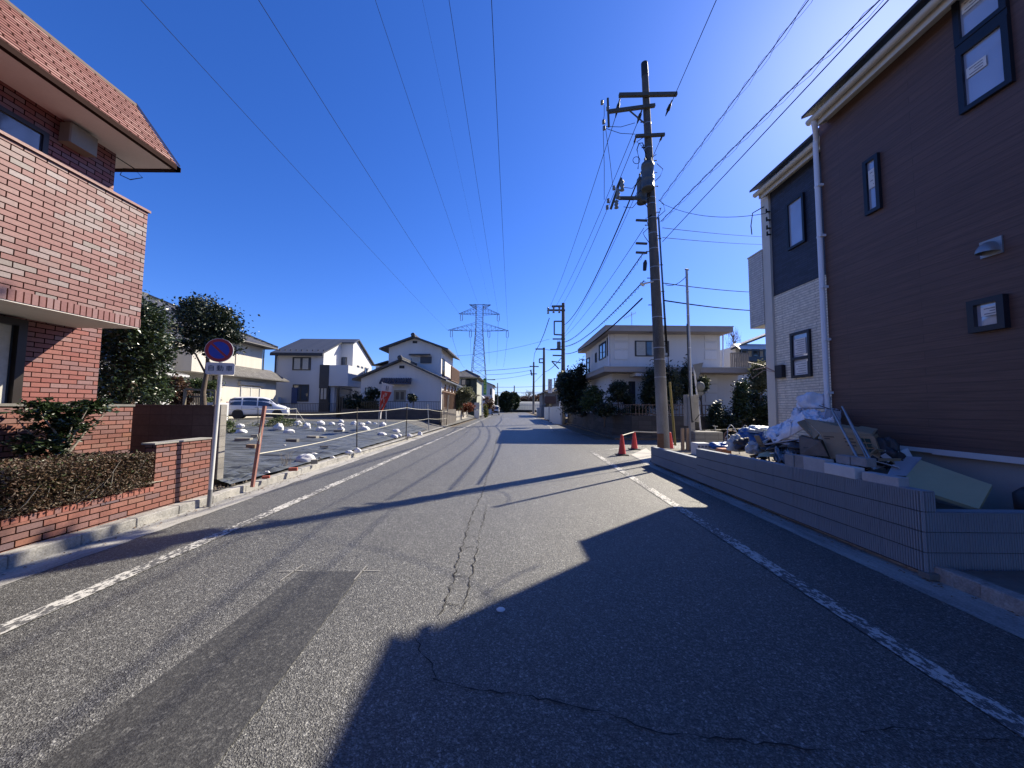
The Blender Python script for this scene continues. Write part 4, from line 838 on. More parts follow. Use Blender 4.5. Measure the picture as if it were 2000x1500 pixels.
# ================================================================== utility poles and wires
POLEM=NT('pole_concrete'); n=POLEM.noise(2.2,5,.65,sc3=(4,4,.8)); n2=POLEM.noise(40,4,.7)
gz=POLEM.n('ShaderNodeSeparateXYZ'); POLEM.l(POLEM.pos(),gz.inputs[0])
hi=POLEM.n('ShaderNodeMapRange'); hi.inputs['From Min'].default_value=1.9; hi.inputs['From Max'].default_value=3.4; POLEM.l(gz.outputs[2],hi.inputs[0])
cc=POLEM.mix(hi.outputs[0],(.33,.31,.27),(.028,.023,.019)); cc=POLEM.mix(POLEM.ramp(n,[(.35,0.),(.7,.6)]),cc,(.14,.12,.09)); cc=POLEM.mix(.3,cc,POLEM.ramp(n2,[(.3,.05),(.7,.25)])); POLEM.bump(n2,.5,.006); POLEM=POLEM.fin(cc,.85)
INS=M('insulator',(.20,.21,.20),.5,var=.1,bump=0); WIRE=M('wire_black',(.012,.012,.013),.95,bump=0,spec=.02); WIREG=M('wire_grey',(.035,.037,.042),.95,bump=0,spec=.02); TRF=M('transformer_grey',(.11,.12,.125),.5,.2,var=.12,scale=3); ARM=M('arm_steel',(.10,.095,.08),.7,.2,var=.25,scale=6)
QB=at(1297,885,12); QT=at(1258.5,125,12)
up=empty('utility_pole',(QB.x,12,.15),'big leaning concrete utility pole with transformers and crossarms at the corner','utility pole')
def q_(k): return QT.lerp(QB,k)
def kz(v): return (v-125)/(885-125)
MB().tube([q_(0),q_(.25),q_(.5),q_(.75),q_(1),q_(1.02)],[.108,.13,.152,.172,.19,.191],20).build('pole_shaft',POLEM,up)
MB().tube([q_(-.002),q_(.035),q_(.036)],[.112,.117,.11],16).build('pole_cap',BLACK,up)
def parm(a,b_,w,Y=11.83,nm='crossarm',h=None): 
    o=MB(); o.bar(at(*a,Y),at(*b_,Y),w,h or w); return o.build(nm,ARM,up)
parm((1209,186),(1322,184),.11); parm((1190,218),(1279,206),.10); parm((1241,266),(1298,263),.09); parm((1208,387),(1252,387),.09,11.7)
parm((1227,214),(1258,240),.035,nm='arm_brace'); parm((1187,192),(1189,248),.06,11.8,'insulator_bar'); parm((1213,348),(1193,408),.075,11.6,'fuse_bar')
for v in (430,475,493): parm((1242,v),(1264,v+1),.06,nm='short_bracket')
def insul(u,v,Y,r_=.055,h=.16,nm='insulator'):
    p=at(u,v,Y); MB().lathe((p.x,p.y,p.z-h/2),[(.02,0),(r_,.02),(r_*.6,h*.3),(r_,h*.45),(r_*.6,h*.65),(r_,h*.8),(.02,h)],10).build(nm,INS,up)
for u,v in ((1176,200),(1179,238),(1180,250),(1187,212)): insul(u,v,11.8)
for u,v in ((1199,367),(1188,392),(1186,405)): insul(u,v,11.6)
for u,v,h in ((1215,362,.40),(1207,378,.36),(1204,399,.30)): insul(u,v,11.55,.075,h,'fuse_cutout')
def strain(a,b_,Y=11.8,r_=.05):
    A,B_=at(*a,Y),at(*b_,Y+.25); MB().tube([A,A.lerp(B_,.25),A.lerp(B_,.3),A.lerp(B_,.65),A.lerp(B_,.7),B_],[.02,.03,r_,r_*1.25,r_*.8,.015],9).build('strain_insulator',BLACK,up)
strain((1211,192),(1202,230)); strain((1313,195),(1300,226)); strain((1254,214),(1244,242)); strain((1242,268),(1238,282),r_=.03); strain((1294,265),(1288,277),r_=.03)
def can(u0,u1,v0,v1,Y,nm='transformer'):
    a,b_=at(u0,v0,Y),at(u1,v1,Y); r_=(b_.x-a.x)/2; c=(a.x+b_.x)/2; h=a.z-b_.z
    t_=MB().lathe((c,Y,b_.z),[(r_*.86,0),(r_*.9,-.03),(r_*1.04,-.03),(r_*1.04,.03),(r_,.035),(r_,h*.3),(r_*1.03,h*.31),(r_*1.03,h*.34),(r_,h*.35),(r_,h*.8),(r_*1.05,h*.81),(r_*1.05,h*.87),(r_*.98,h*.96),(r_*.3,h)],24).build(nm,TRF,up)
    for dx_ in (-.5,.5): MB().lathe((c+dx_*r_,Y-.05,a.z-.05),[(.03,0),(.04,.05),(.025,.1),(.04,.14),(.01,.2)],8).build('bushing',INS,t_)
can(1253,1277,318,368,11.62); can(1244,1263,348,395,11.95)
for v in (324,362): MB().bar(at(1262,v,11.7),at(1268,v,12.0),.05).build('transformer_bracket',ARM,up)
st=MB()
for i in range(24):
    k=.16+i*.034; p=q_(k); r_=.108+.085*k
    if k>.92: break
    s_=1 if i%2 else -1; st.tube([p+Vector((s_*r_*.8,-.02,0)),p+Vector((s_*(r_+.10),-.02,0))],.014,6); st.lathe((p.x+s_*(r_+.1),p.y-.02,p.z),[(.025,-.01),(.025,.01)],6)
st.build('step_bolt',ARM,up)
bd=MB()
for v in (250,300,400,412,440,470,500,536,562,632,690,712,745,): p=q_(kz(v)); r_=.108+.085*kz(v)+.005; bd.lathe((p.x,p.y,p.z),[(r_,-.012),(r_,.012)],18)
bd.build('pole_band',METAL,up)
p=at(1262,340,11.8); w_=MB(); rr=random.Random(8)
for i in range(12):
    a=q_(kz(280+i*18))+Vector((rr.choice((-.16,.2)),-.12,0)); b_=a+Vector((rr.uniform(-.35,.3),rr.uniform(-.1,.1),rr.uniform(-.5,.2)))
    w_.tube([a,a.lerp(b_,.5)+Vector((rr.uniform(-.25,.25),0,rr.uniform(-.05,.15))),b_,b_.lerp(q_(kz(320+i*18)),.8)],.011,5)
w_.tube([at(1259,290,11.8),at(1255,279,11.75),at(1248,280,11.7),at(1244,292,11.7),at(1248,310,11.7),at(1246,330,11.7)],.016,6)
for i in range(4): w_.tube([at(1243+7*math.cos(a*.7+i),313+7*math.sin(a*.7+i),11.7+.02*i) for a in range(10)],.008,5)
for (a,b_) in (((1178,252),(1180,390)),((1183,252),(1197,365)),((1180,205),(1178,238)),((1181,250),(1240,262)),((1183,247),(1240,240))):
    A,B_=at(*a,11.8),at(*b_,11.7); w_.tube([A,A.lerp(B_,.5)+Vector((.02,0,-.08)),B_],.009,5)
for v in (362,385,400): w_.tube([at(1218,v+4,11.6),at(1235,v+6,11.7),at(1252,v-14,11.7)],.010,5)
w_.build('jumper_wire',WIRE,up)
c_=MB()
for dx_ in (.16,.19): c_.tube([q_(kz(440))+Vector((dx_,-.1,0)),q_(kz(560))+Vector((dx_+.02,-.1,0)),q_(kz(700))+Vector((dx_+.03,-.1,0))],.013,6)
c_.build('riser_cable',WIRE,up)
MB().tube([at(1261,508,11.8),at(1260,514,11.8),at(1259,528,11.8)],[.03,.07,.06],8).build('splice_box',BLACK,up)
MB().tube([q_(kz(565))+Vector((-.12,-.1,0)),at(1253,555,11.7)],[.02,.035],8).build('lamp_arm',WHITEP,up)
MB().tube([at(1257,557,11.68),at(1251,553,11.6)],[.05,.03],8).build('small_lamp',WHITEP,up)
p=at(1290,864,11.78); MB().box(p.x-.10,p.x+.10,11.76,11.80,p.z-.28,p.z+.28).build('rusty_plate',M('rusty_plate',(.20,.11,.07),.85,var=.4,scale=6,bump=.4),up)
# other poles
def pole(u,v0,Y,r_,label,arms,extra=None):
    T=at(u,v0,Y); ro=empty('utility_pole',(T.x,Y,0),label,'utility pole')
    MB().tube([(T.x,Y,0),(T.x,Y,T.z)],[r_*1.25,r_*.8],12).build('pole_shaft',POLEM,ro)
    for (a,b_,w_) in arms: MB().bar(at(*a,Y-.15),at(*b_,Y-.15),w_).build('crossarm',ARM,ro)
    return ro
C6=lambda x,y:(860+x/5.357,560+y/5.357)
r2_=pole(1100,592,36,.19,'utility pole beyond the flat roofed house, with a side transformer',[(C6(1165,205),C6(1300,203),.16),(C6(1120,245),C6(1305,247),.16),(C6(1190,362),C6(1290,362),.12),(C6(1192,362),C6(1192,500),.12),(C6(1190,500),C6(1290,505),.12),(C6(1175,547),C6(1305,547),.12),(C6(1150,657),C6(1305,657),.14),(C6(1175,718),C6(1290,722),.12),(C6(1165,780),C6(1240,860),.10),(C6(1165,780),C6(1260,795),.10)])
up=r2_
can(*[C6(1220,0)[0],C6(1260,0)[0],C6(0,575)[1],C6(0,655)[1]],35.7)
for x,y in ((1128,248),(1185,240),(1245,240)): insul(*C6(x,y),35.7,.12,.7)
r3=pole(1062.5,679,64,.24,'third utility pole down the right side of the street',[(C6(995,652),C6(1095,652),.2),(C6(1035,755),C6(1090,755),.18),(C6(1035,795),C6(1090,795),.18),(C6(1036,755),C6(1036,795),.18)])
r4=pole(1042.5,707,88,.24,'slimmer utility pole standing farther, before the greenhouse',[(C6(935,832),C6(1030,836),.22),(C6(940,912),C6(1010,912),.2),(C6(945,870),C6(958,930),.3)])
pole(1004.5,753,150,.25,'thin bare pole rising far behind the clipped round trees',[])
pole(972,748,100,.14,'thin pole with a short arm in front of the far white house',[(C6(490,972),C6(575,974),.2)])
pole(1083,739,62,.10,'thin antenna mast above the shop roofs on the right',[(C6(1185,962),C6(1205,962),.15)])
# wires
def wire(name,pts,r_,mat,label,n=14,sag=0,group=None,twist=0):
    P=[Vector(p) for p in pts]; out=[]
    if len(P)==2:
        for i in range(n+1):
            k=i/n; q=P[0].lerp(P[1],k); q.z-=sag*4*k*(1-k); out.append(q)
    else: out=P
    b=MB().tube(out,r_,5,smooth=True)
    if twist:
        for ph in (0,3.14):
            o2=[]; m=int((P[1]-P[0]).length*5)
            for i in range(m+1):
                k=i/m; q=P[0].lerp(P[1],k); q.z-=sag*4*k*(1-k); a=k*(P[1]-P[0]).length*twist+ph; o2.append(q+Vector((.05*math.cos(a),0,.05*math.sin(a)-.03)))
            b.tube(o2,r_*.45,4)
    return b.thing(name,mat,label,'wire',group)
g1='wires from the big pole to the next one'
for i,(a,b_,r_,s_,t_,lb_) in enumerate((((1202,229),(1070.5,607),.011,.5,0,'high wire from the left end of the top crossarm down the street'),
 ((1244,242),(1081,606),.011,.5,0,'high wire from beside the shaft, middle of the three toward the next pole'),
 ((1238,282),(1092,606),.011,.5,0,'wire from the third crossarm toward the right insulator of the next pole'),
 ((1253,335),(1103,634),.026,.9,0,'thick black cable leaving beside the transformer toward the next pole'),
 ((1288,277),(1096,660),.010,.7,0,'thin wire from the right end of the third crossarm toward the next pole'),
 ((1258,445),(1099,660),.010,.4,0,'thin wire from the upper short bracket toward the next pole'),
 ((1256,495),(1099,668),.014,.7,8,'wrapped cable from the lowest short bracket toward the next pole'),
 ((1258,548),(1104,676),.016,.5,8,'wrapped cable from the little lamp arm toward the next pole'),
 ((1254,583),(1104,691),.028,.5,0,'lowest thick black cable running toward the next pole'))):
    wire('wire',(at(*a,12.1),at(*b_,35.8)),r_,WIRE,lb_,sag=s_,group=g1,twist=t_)
def away(a,b_,dz,k=3.0):
    A=at(*a,11.95); d=ray(*b_); z=A.z+dz; P=C0+d*((z-CH)/d.z); return A,A+(P-A)*k
g2='wires from the big pole overhead to the upper right'
for a,b_,dz,r_,t_,lb_ in (((1300,227),(1399,0),-.2,.010,0,'single thin wire rising from the right end of the top crossarm'),
  ((1288,392),(1579,0),-.15,.009,6,'spiral wrapped cable, upper of the two crossing the sky to the top right'),
  ((1291,432),(1718,0),-.15,.011,6,'spiral wrapped cable, lower of the two, running toward the sun'),
  ((1294,472),(1735,0),-.1,.010,0,'plain thin cable just below the wrapped ones, running toward the sun')):
    A,B_=away(a,b_,dz); wire('wire',(A,B_),r_,WIRE if t_==0 else WIREG,lb_,sag=.0,group=g2,twist=t_)
HN=Vector((XN-.16,YN-.3,6.2))
wire('wire',(at(1292,397,12),HN),.007,WIRE,'thin service wire from the pole to the bracket on the new house',sag=.25)
for a,b_,Yb,r_,lb_ in (((1294,445),(1492,458),22,.010,'upper thin wire passing behind the new house toward the right'),((1294,464),(1492,473),22,.010,'lower thin wire passing behind the new house toward the right'),
  ((1296,553),(1470,565),18,.016,'cable crossing right above the flat roof of the cream house'),((1297,587),(1470,601),18,.024,'thick lower cable crossing right above the flat roof of the cream house'),((1300,556),(1344,535),11.0,.010,'short drop wire from the big pole to the top of the thin pole')):
    A,B_=at(*a,12),at(*b_,Yb); E_=A+(B_-A)*(1.0 if Yb==11.0 else 1.8); wire('wire',(A,E_),r_,WIRE,lb_,sag=.15)
wire('wire',(at(1292,505,12),at(1308,746,11.3)),.012,WIRE,'stay wire of the big pole running down to the yellow guard')
# beaded cable between the far poles, street lines crossing
wire('wire',[at(*C6(x,y),Y) for x,y,Y in ((1140,330,36),(1090,480,42),(1040,600,50),(1015,640,56),(985,700,72),(975,790,87))],.04,WIREG,'beaded cable curving from the second pole to the farther ones')
for i,(a,b_,lb_) in enumerate(((C6(1300,605),C6(1100,655),'cable from the second to the third pole, upper'),(C6(1270,740),C6(1090,890),'cable from the second to the third pole, lower'))):
    A,B_=at(*a,36),at(*b_,64); wire('wire',(A,B_),.035,WIRE,lb_,sag=.3)
wire('wire',(at(*C6(1085,900),64),at(*C6(985,1000),88)),.03,WIRE,'cable from the third pole down to the slimmer fourth one')
for a,b_,Y,r_,lb_ in ((C6(120,727),C6(1140,548),36,.013,'thin wire rising left to right across the sky to the second pole'),(C6(110,887),C6(965,836),88,.05,'cross street wire meeting the fourth pole at its top arm'),
  (C6(480,920),C6(965,870),88,.04,'cross street wire meeting the fourth pole below its top arm'),(C6(490,972),C6(965,908),88,.035,'cross street wire third from the top at the fourth pole'),
  (C6(560,1050),C6(1300,1020),92,.04,'cross street wire above the round trees'),(C6(555,1108),C6(1400,1080),96,.045,'lowest cross street wire just above the round trees')):
    wire('wire',(at(*a,Y),at(*b_,Y)),r_,WIREG,lb_,sag=.3)
# ------------------------------------------------------------------ lattice pylon
TW=M('pylon_steel',(.09,.092,.10),.6,.3,var=.1,bump=0); YT=150.0
pt_=at(936,655,YT); tw_=empty('power_pylon',(pt_.x,YT,0),'tall steel lattice power pylon with three tiers of crossarms beyond the houses','pylon')
cx=pt_.x; zt=at(937,596,YT).z; z3=at(935,646,YT).z; z2=at(935,614,YT).z
def hwid(z): return 1.45 if z>z3 else 1.45+(z3-z)*.077
L=MB(); zs=[0,5.5,10,14,17.5,20.5,23,25.3,27.4,29.4,31.3,z3]; k=z3
while k<zt-.5: k=min(k+1.75,zt); zs.append(k)
for sx_ in (-1,1):
    for sy in (-1,1): 
        for za,zb in zip(zs,zs[1:]): L.bar((cx+sx_*hwid(za),YT+sy*hwid(za),za),(cx+sx_*hwid(zb),YT+sy*hwid(zb),zb),.17 if zb<=z3+.1 else .14)
L.build('tower_leg',TW,tw_); L=MB()
for za,zb in zip(zs,zs[1:]):
    a,b_=hwid(za),hwid(zb)
    for s_ in (-1,1):
        for p,q in (((-a,s_*a),(b_,s_*b_)),((a,s_*a),(-b_,s_*b_)),((-b_,s_*b_),(b_,s_*b_))): L.bar((cx+p[0],YT+p[1],za if q!=(b_,s_*b_) or p!=(-b_,s_*b_) else zb),(cx+q[0],YT+q[1],zb),.075)
        for p,q in (((s_*a,-a),(s_*b_,b_)),((s_*a,a),(s_*b_,-b_))): L.bar((cx+p[0],YT+p[1],za),(cx+q[0],YT+q[1],zb),.075)
L.build('lattice_bracing',TW,tw_)
def tarm(zb,xl,xr,rise,nm):
    A=MB(); 
    for tip in (xl,xr):
        s_=-1 if tip<cx else 1
        for sy in (-1,1):
            A.bar((cx+s_*1.4,YT+sy*1.4,zb),(tip,YT,.0+zb+.1),.13); A.bar((cx+s_*1.4,YT+sy*1.4,zb+rise),(tip,YT,zb+.15),.11)
            m=6
            for i in range(m):
                k0,k1=i/m,(i+1)/m; f=lambda k,h:(cx+s_*1.4+(tip-cx-s_*1.4)*k,YT+sy*1.4*(1-k),zb+(rise*(1-k) if h else 0)+.1*k); A.bar(f(k0,0),f(k1,1),.06); A.bar(f(k0,1),f(k0,0),.06)
    return A.build(nm,TW,tw_)
X=lambda u:at(u,640,YT).x
tarm(z3,X(875),X(993.5),3.2,'lower_crossarm'); tarm(z2,X(895.5),X(976),3.0,'middle_crossarm'); MB().bar((X(916),YT-.8,zt),(X(958),YT-.8,zt),.13).build('top_beam',TW,tw_); tarm(zt,X(916),X(958),-1.7,'top_crossarm')
ist=[]
for u,z in ((882,z3),(919,z3),(955,z3),(991,z3),(901,z2),(973,z2)):
    a=MB(); xx=X(u)
    for dx_ in (-.45,.45): a.tube([(xx+dx_*.5,YT,z),(xx+dx_,YT,z-.6),(xx+dx_,YT,z-2.3),(xx+dx_*.5,YT,z-2.9)],.12,6)
    a.build('insulator_string',M('insulator_dark',(.05,.08,.09),.5,bump=0),tw_)
g3='power lines from the pylon over the street'
for (u0,z0,pu,dz,r_,lb_) in ((875,z3,275,-2.6,.022,'power line from the left tip of the lowest pylon crossarm'),(897,z2,505,-3,.030,'power line from the left tip of the middle pylon crossarm'),(934,zt,733,-3,.022,'power line from the top of the pylon, left of centre'),
  (973,z2,877,-4,.022,'power line from the right tip of the middle pylon crossarm'),(992,z3,960,-3.5,.026,'power line from the right tip of the lowest pylon crossarm'),(956,zt,825,-4,.009,'faintest thin line from the right end of the top pylon crossarm')):
    A=Vector((X(u0),YT,z0)); d=ray(pu,0); P=C0+d*((z0+dz-CH)/d.z); D=(P-A); out=[]
    for i in range(41):
        k=i/40*1.5; q=A+D*k; q.z=z0+dz*(k*(2.2-k))/1.2; out.append(q)
    wire('power_line',out,r_,WIREG,lb_,group=g3)
for (u0,z0,eu,ev) in ((884,z3-2.9,908,718),(919,z3-2.9,922,722),(991,z3-2.9,982,718),(955,z3-2.9,956,710),(973,z2-2.9,970,714)):
    A=Vector((X(u0),YT,z0)); B_=at(eu,ev,300); wire('power_line',(A,B_),.05,WIREG,'line running on from the pylon into the distance behind it',sag=3,group='power lines beyond the pylon')
# ================================================================== houses
TILE=siding('roof_tile_dark',(.055,.056,.060),.16,.28,var=.3,rough=.5,dark=.4,bumpd=.04,ms=.02)
TILEB=siding('roof_tile_grey',(.11,.105,.10),.14,.28,var=.25,rough=.6,dark=.45,bumpd=.04,ms=.02)
W_CREAM=M('cream_render',(.66,.62,.54),.9,var=.12,scale=.6,bump=.3,bs=30,streak=True)
W_GREY=M('grey_render',(.50,.51,.53),.85,var=.06,scale=.5,bump=.25,bs=30)
W_LAV=M('pale_render',(.60,.58,.56),.9,var=.08,scale=.5,bump=.25,bs=30,streak=True)
W_WHITE=M('white_render',(.66,.66,.66),.85,var=.06,scale=.6,bump=.2,bs=30)
W_GREEN=M('olive_render',(.30,.31,.25),.9,var=.1,scale=.5,bump=.2)
WOODF=M('brown_wood',(.16,.085,.05),.8,var=.3,scale=5,bump=.3); SHUT=M('dark_shutter',(.09,.085,.085),.6,var=.15)
GLD=glass_mat('dark_glass',(.04,.055,.08),.08); ALU=M('white_frame',(.5,.5,.5),.4,var=.08,bump=0); DKF=M('black_frame',(.03,.032,.036),.5,bump=0)
def hip(root,x0,x1,y0,y1,ze,zp,o=.5,mat=None,nm='roof',t=.14):
    x0-=o;x1+=o;y0-=o;y1+=o; w_,l=(x1-x0),(y1-y0); h=min(w_,l)/2
    if l>=w_: r0,r1=((x0+x1)/2,y0+h),((x0+x1)/2,y1-h)
    else: r0,r1=(x0+h,(y0+y1)/2),(x1-h,(y0+y1)/2)
    A,B_,C_,D=(x0,y0,ze),(x1,y0,ze),(x1,y1,ze),(x0,y1,ze); P,Q=(r0[0],r0[1],zp),(r1[0],r1[1],zp)
    b=MB()
    if l>=w_: b.add([A,B_,C_,D,P,Q],[(0,1,4),(1,2,5,4),(2,3,5),(3,0,4,5)])
    else: b.add([A,B_,C_,D,P,Q],[(0,1,5,4),(1,2,5),(2,3,4,5),(3,0,4)])
    lo=[(a[0],a[1],a[2]-t) for a in (A,B_,C_,D)]; b.add([A,B_,C_,D]+lo,[(0,1,5,4),(1,2,6,5),(2,3,7,6),(3,0,4,7),(7,6,5,4)])
    ro=b.build(nm,mat or TILE,root); rg=MB().bar((P[0],P[1],zp+.02),(Q[0],Q[1],zp+.02),.22)
    for c,e in ((A,P),(B_,P if l>=w_ else Q),(C_,Q),(D,Q if l>=w_ else P)): rg.bar((c[0],c[1],c[2]+.05),(e[0],e[1],zp+.03),.16)
    rg.build('ridge_tiles',mat or TILE,ro)
    MB().tube([(x0,y0-.05,ze-.12),(x1+.05,y0-.05,ze-.12),(x1+.05,y1,ze-.12)],.06,6).build('gutter',SHUT,ro); return ro
def gable(root,x0,x1,y0,y1,ze,zp,axis,ox=.5,oy=.5,mat=None,t=.16,nm='roof',xp=None):
    b=MB()
    if axis=='y':
        xm=xp if xp is not None else (x0+x1)/2; sl=(zp-ze)/(xm-x0); a0=x0-ox; a1=x1+ox; z0=ze-sl*ox; z1=ze-(zp-ze)/(x1-xm)*ox
        b.slab([(a0,y0-oy,z0),(xm,y0-oy,zp),(xm,y1+oy,zp),(a0,y1+oy,z0)],(0,0,t)); b.slab([(xm,y0-oy,zp),(a1,y0-oy,z1),(a1,y1+oy,z1),(xm,y1+oy,zp)],(0,0,t))
        ro=b.build(nm,mat or TILE,root); MB().bar((xm,y0-oy-.05,zp+t+.06),(xm,y1+oy+.05,zp+t+.06),.24,.26).build('ridge_tiles',mat or TILE,ro)
        k=MB().lathe((xm,y0-oy-.06,zp+t+.08),[(0,-.06),(.2,-.05),(.22,.05),(0,.06)],10,'y'); k.build('ridge_end',mat or TILE,ro)
    else:
        ym=xp if xp is not None else (y0+y1)/2; sl=(zp-ze)/(ym-y0); a0=y0-oy; a1=y1+oy
        b.slab([(x0-ox,a0,ze-sl*oy),(x1+ox,a0,ze-sl*oy),(x1+ox,ym,zp),(x0-ox,ym,zp)],(0,0,t)); b.slab([(x0-ox,ym,zp),(x1+ox,ym,zp),(x1+ox,a1,ze-sl*oy),(x0-ox,a1,ze-sl*oy)],(0,0,t))
        ro=b.build(nm,mat or TILE,root)
    return ro
def gwall(root,x0,x1,y0,y1,zb,ze,zp,mat,xp=None,nm='wall'):
    xm=xp if xp is not None else (x0+x1)/2
    return MB().slab([(x0,y0,zb),(x1,y0,zb),(x1,y0,ze),(xm,y0,zp),(x0,y0,ze)],(0,y1-y0,0)).build(nm,mat,root)
gz_=.62
def glyphs(name,n,mat,root,x,y,z,w,h,seed):
    """worn, illegible vertical lettering: a column of stroke clusters"""
    b=MB(); rr=random.Random(seed); ch=h/n
    for i in range(n):
        cz=z+h/2-ch*(i+.5)
        for q in (-.3,0,.3): b.box(x-w*.32,x+w*.32*rr.uniform(.5,1),y-.02,y,cz+ch*q-ch*.05,cz+ch*q+ch*.05)
        xx=x+rr.choice((-.2,0,.2))*w; b.box(xx-w*.05,xx+w*.05,y-.024,y-.021,cz-ch*.36,cz+ch*.36)
    return b.build(name,mat,root)
# ---- cream house behind the sign
h1=empty('cream_house',(-25,24,gz_),'cream two storey house with dark tiled hip roofs and a jutting balcony','house')
X1=-21.0; MB().box(-31,X1,19.5,30.4,gz_-.2,6.55).build('wall',W_CREAM,h1); hip(h1,-31,X1,19.5,30.4,6.5,9.3,.75,TILE,'upper_roof')
MB().box(X1-.5,-20.4,25.5,31.4,gz_-.2,3.7).build('lower_wall',W_CREAM,h1)
lr=MB().slab([(-19.7,25.4,3.62),(-19.7,32.1,3.62),(-21.05,31.6,4.5),(-21.05,25.4,4.5)],(0,0,.1)); lr.slab([(-19.7,32.1,3.62),(-22,32.1,3.62),(-22,31.6,4.5),(-21.05,31.6,4.5)],(0,0,.1)); lr.build('lower_roof',TILEB,h1)
y0,y1=atX(375,700,-19.6).y,atX(459,700,-19.6).y
bal=MB().box(X1,-19.6,y0,y1,3.62,5.12).build('balcony',W_CREAM,h1)
window(h1,'x',X1,26.2,27.4,4.6,6.0,DKF,GLD,1,.07,.06,sgn=1); window(h1,'x',-20.4,27.3,29.4,1.2,3.0,ALU,GLD,1,.08,.06,sgn=1,curtain=[(.03,.47),(.53,.97)]); window(h1,'x',X1,24.2,25.2,1.3,3.2,DKF,GLD,1,.07,.06,sgn=1)
MB().box(-20.4,-20.2,27.0,29.7,3.1,3.35).build('shutter_box',W_CREAM,h1)
MB().box(-23,X1+.9,19.0,19.5,3.45,3.6).build('balcony_slab',W_WHITE,h1)
rl=MB()
for i in range(16): y=19.3+i*.13; rl.bar((-20.1,y,3.6),(-20.1,y,5.0),.05)
rl.bar((-20.1,19.2,5.0),(-20.1,21.4,5.0),.08); rl.bar((-20.1,19.2,3.62),(-20.1,21.4,3.62),.12)
for i in range(10): rl.bar((-20.1-i*.14,19.25,3.6),(-20.1-i*.14,19.25,5.0),.05)
rl.bar((-20.1,19.25,5.0),(-21.4,19.25,5.0),.08); rl.build('balcony_railing',M('rail_white',(.6,.62,.64),.4,.2,bump=0),h1)
MB().tube([(-20.95,30.45,6.3),(-20.95,30.45,.7)],.05,8).build('downpipe',SHUT,h1)
MB().bar((-20.95,25.45,5.9),(-20.95,25.45,.7),.07).build('downpipe',SHUT,h1)
# ---- low white wing
h0=empty('white_annex',(-22,18,gz_),'low white annex with a shallow grey roof partly hidden by the big evergreen','house')
MB().box(-27,-19.3,15.0,20.5,gz_-.2,3.25).build('wall',W_WHITE,h0)
MB().slab([(-18.7,14.5,3.2),(-18.7,20.9,3.2),(-27,20.9,4.9),(-27,14.5,4.9)],(0,0,.12)).build('roof',TILEB,h0)
MB().bar((-18.65,14.5,3.2),(-18.65,20.9,3.2),.12).build('gutter',ALU,h0)
MB().box(-19.34,-19.25,17.4,18.6,.6,2.75).build('door',WOODF,h0)
# gate, posts and pergola before the cream house
gt_=empty('garden_gate',(-15.5,17.5,gz_),'dark slatted garden gate between two white gate posts','gate'); g_=MB()
a,b_=at(362,785,17.5),at(398,785,17.5); z1=at(380,768,17.5).z
for i in range(12): x=a.x+(b_.x-a.x)*i/11; g_.bar((x,17.5,.6),(x,17.5,z1-.06*abs(i-5.5)/5),.035)
g_.bar((a.x,17.5,.75),(b_.x,17.5,.75),.05); g_.bar((a.x,17.5,z1-.15),(b_.x,17.5,z1-.15),.05); g_.build('gate_leaf',M('gate_bronze',(.10,.085,.07),.5,.3,bump=0),gt_)
for u0,u1,lb_ in ((334,372,'white gate wall with a letter box left of the garden gate'),(403,419,'white gate wall right of the garden gate')):
    a,b_=at(u0,786,17.6),at(u1,786,17.6); r_=empty('gate_wall',(a.x,17.6,.5),lb_,'gate wall'); MB().slab([(a.x,17.6,.5),(b_.x,17.6,.5),(b_.x,17.6,a.z),(a.x,17.6,a.z)],(0,.9,0)).build('wall_body',W_WHITE,r_)
    if u0==334: c_=at(364,791,17.58); MB().box(c_.x-.22,c_.x+.22,17.55,17.6,c_.z-.1,c_.z+.12).build('letter_box',METAL,r_)
a,b_=at(362,760,17.0),at(421,763,17.6); pg=MB().bar(a,b_,.14,.09); 
for p in (a,b_,): pg.bar((p.x,p.y,.6),p,.09)
pg.thing('pergola_beam',M('pergola',(.20,.17,.12),.7),'brown horizontal pergola beam above the garden gate','pergola')
bq=at(310,790,15); bk=empty('bicycle',(bq.x,15,gz_),'pale covered bicycle parked beside the low white annex','bicycle')
wh=MB()
for dx_ in (-.42,.45): wh.tube([(bq.x+dx_+.3*math.cos(a*.524),15,gz_+.62+.3*math.sin(a*.524)) for a in range(13)],.02,6)
wh.build('wheel',ALU,bk); MB().tube([(bq.x-.42,15,gz_+.62),(bq.x-.1,15,gz_+1.1),(bq.x+.35,15,gz_+1.1),(bq.x+.45,15,gz_+.62),(bq.x,15,gz_+.6),(bq.x-.1,15,gz_+1.1)],.02,6).build('frame',M('pale_blue',(.35,.42,.5),.5),bk)
MB().tube([(bq.x+.35,15,gz_+1.1),(bq.x+.38,15,gz_+1.3),(bq.x+.25,15,gz_+1.35)],.018,6).build('handlebar',ALU,bk)
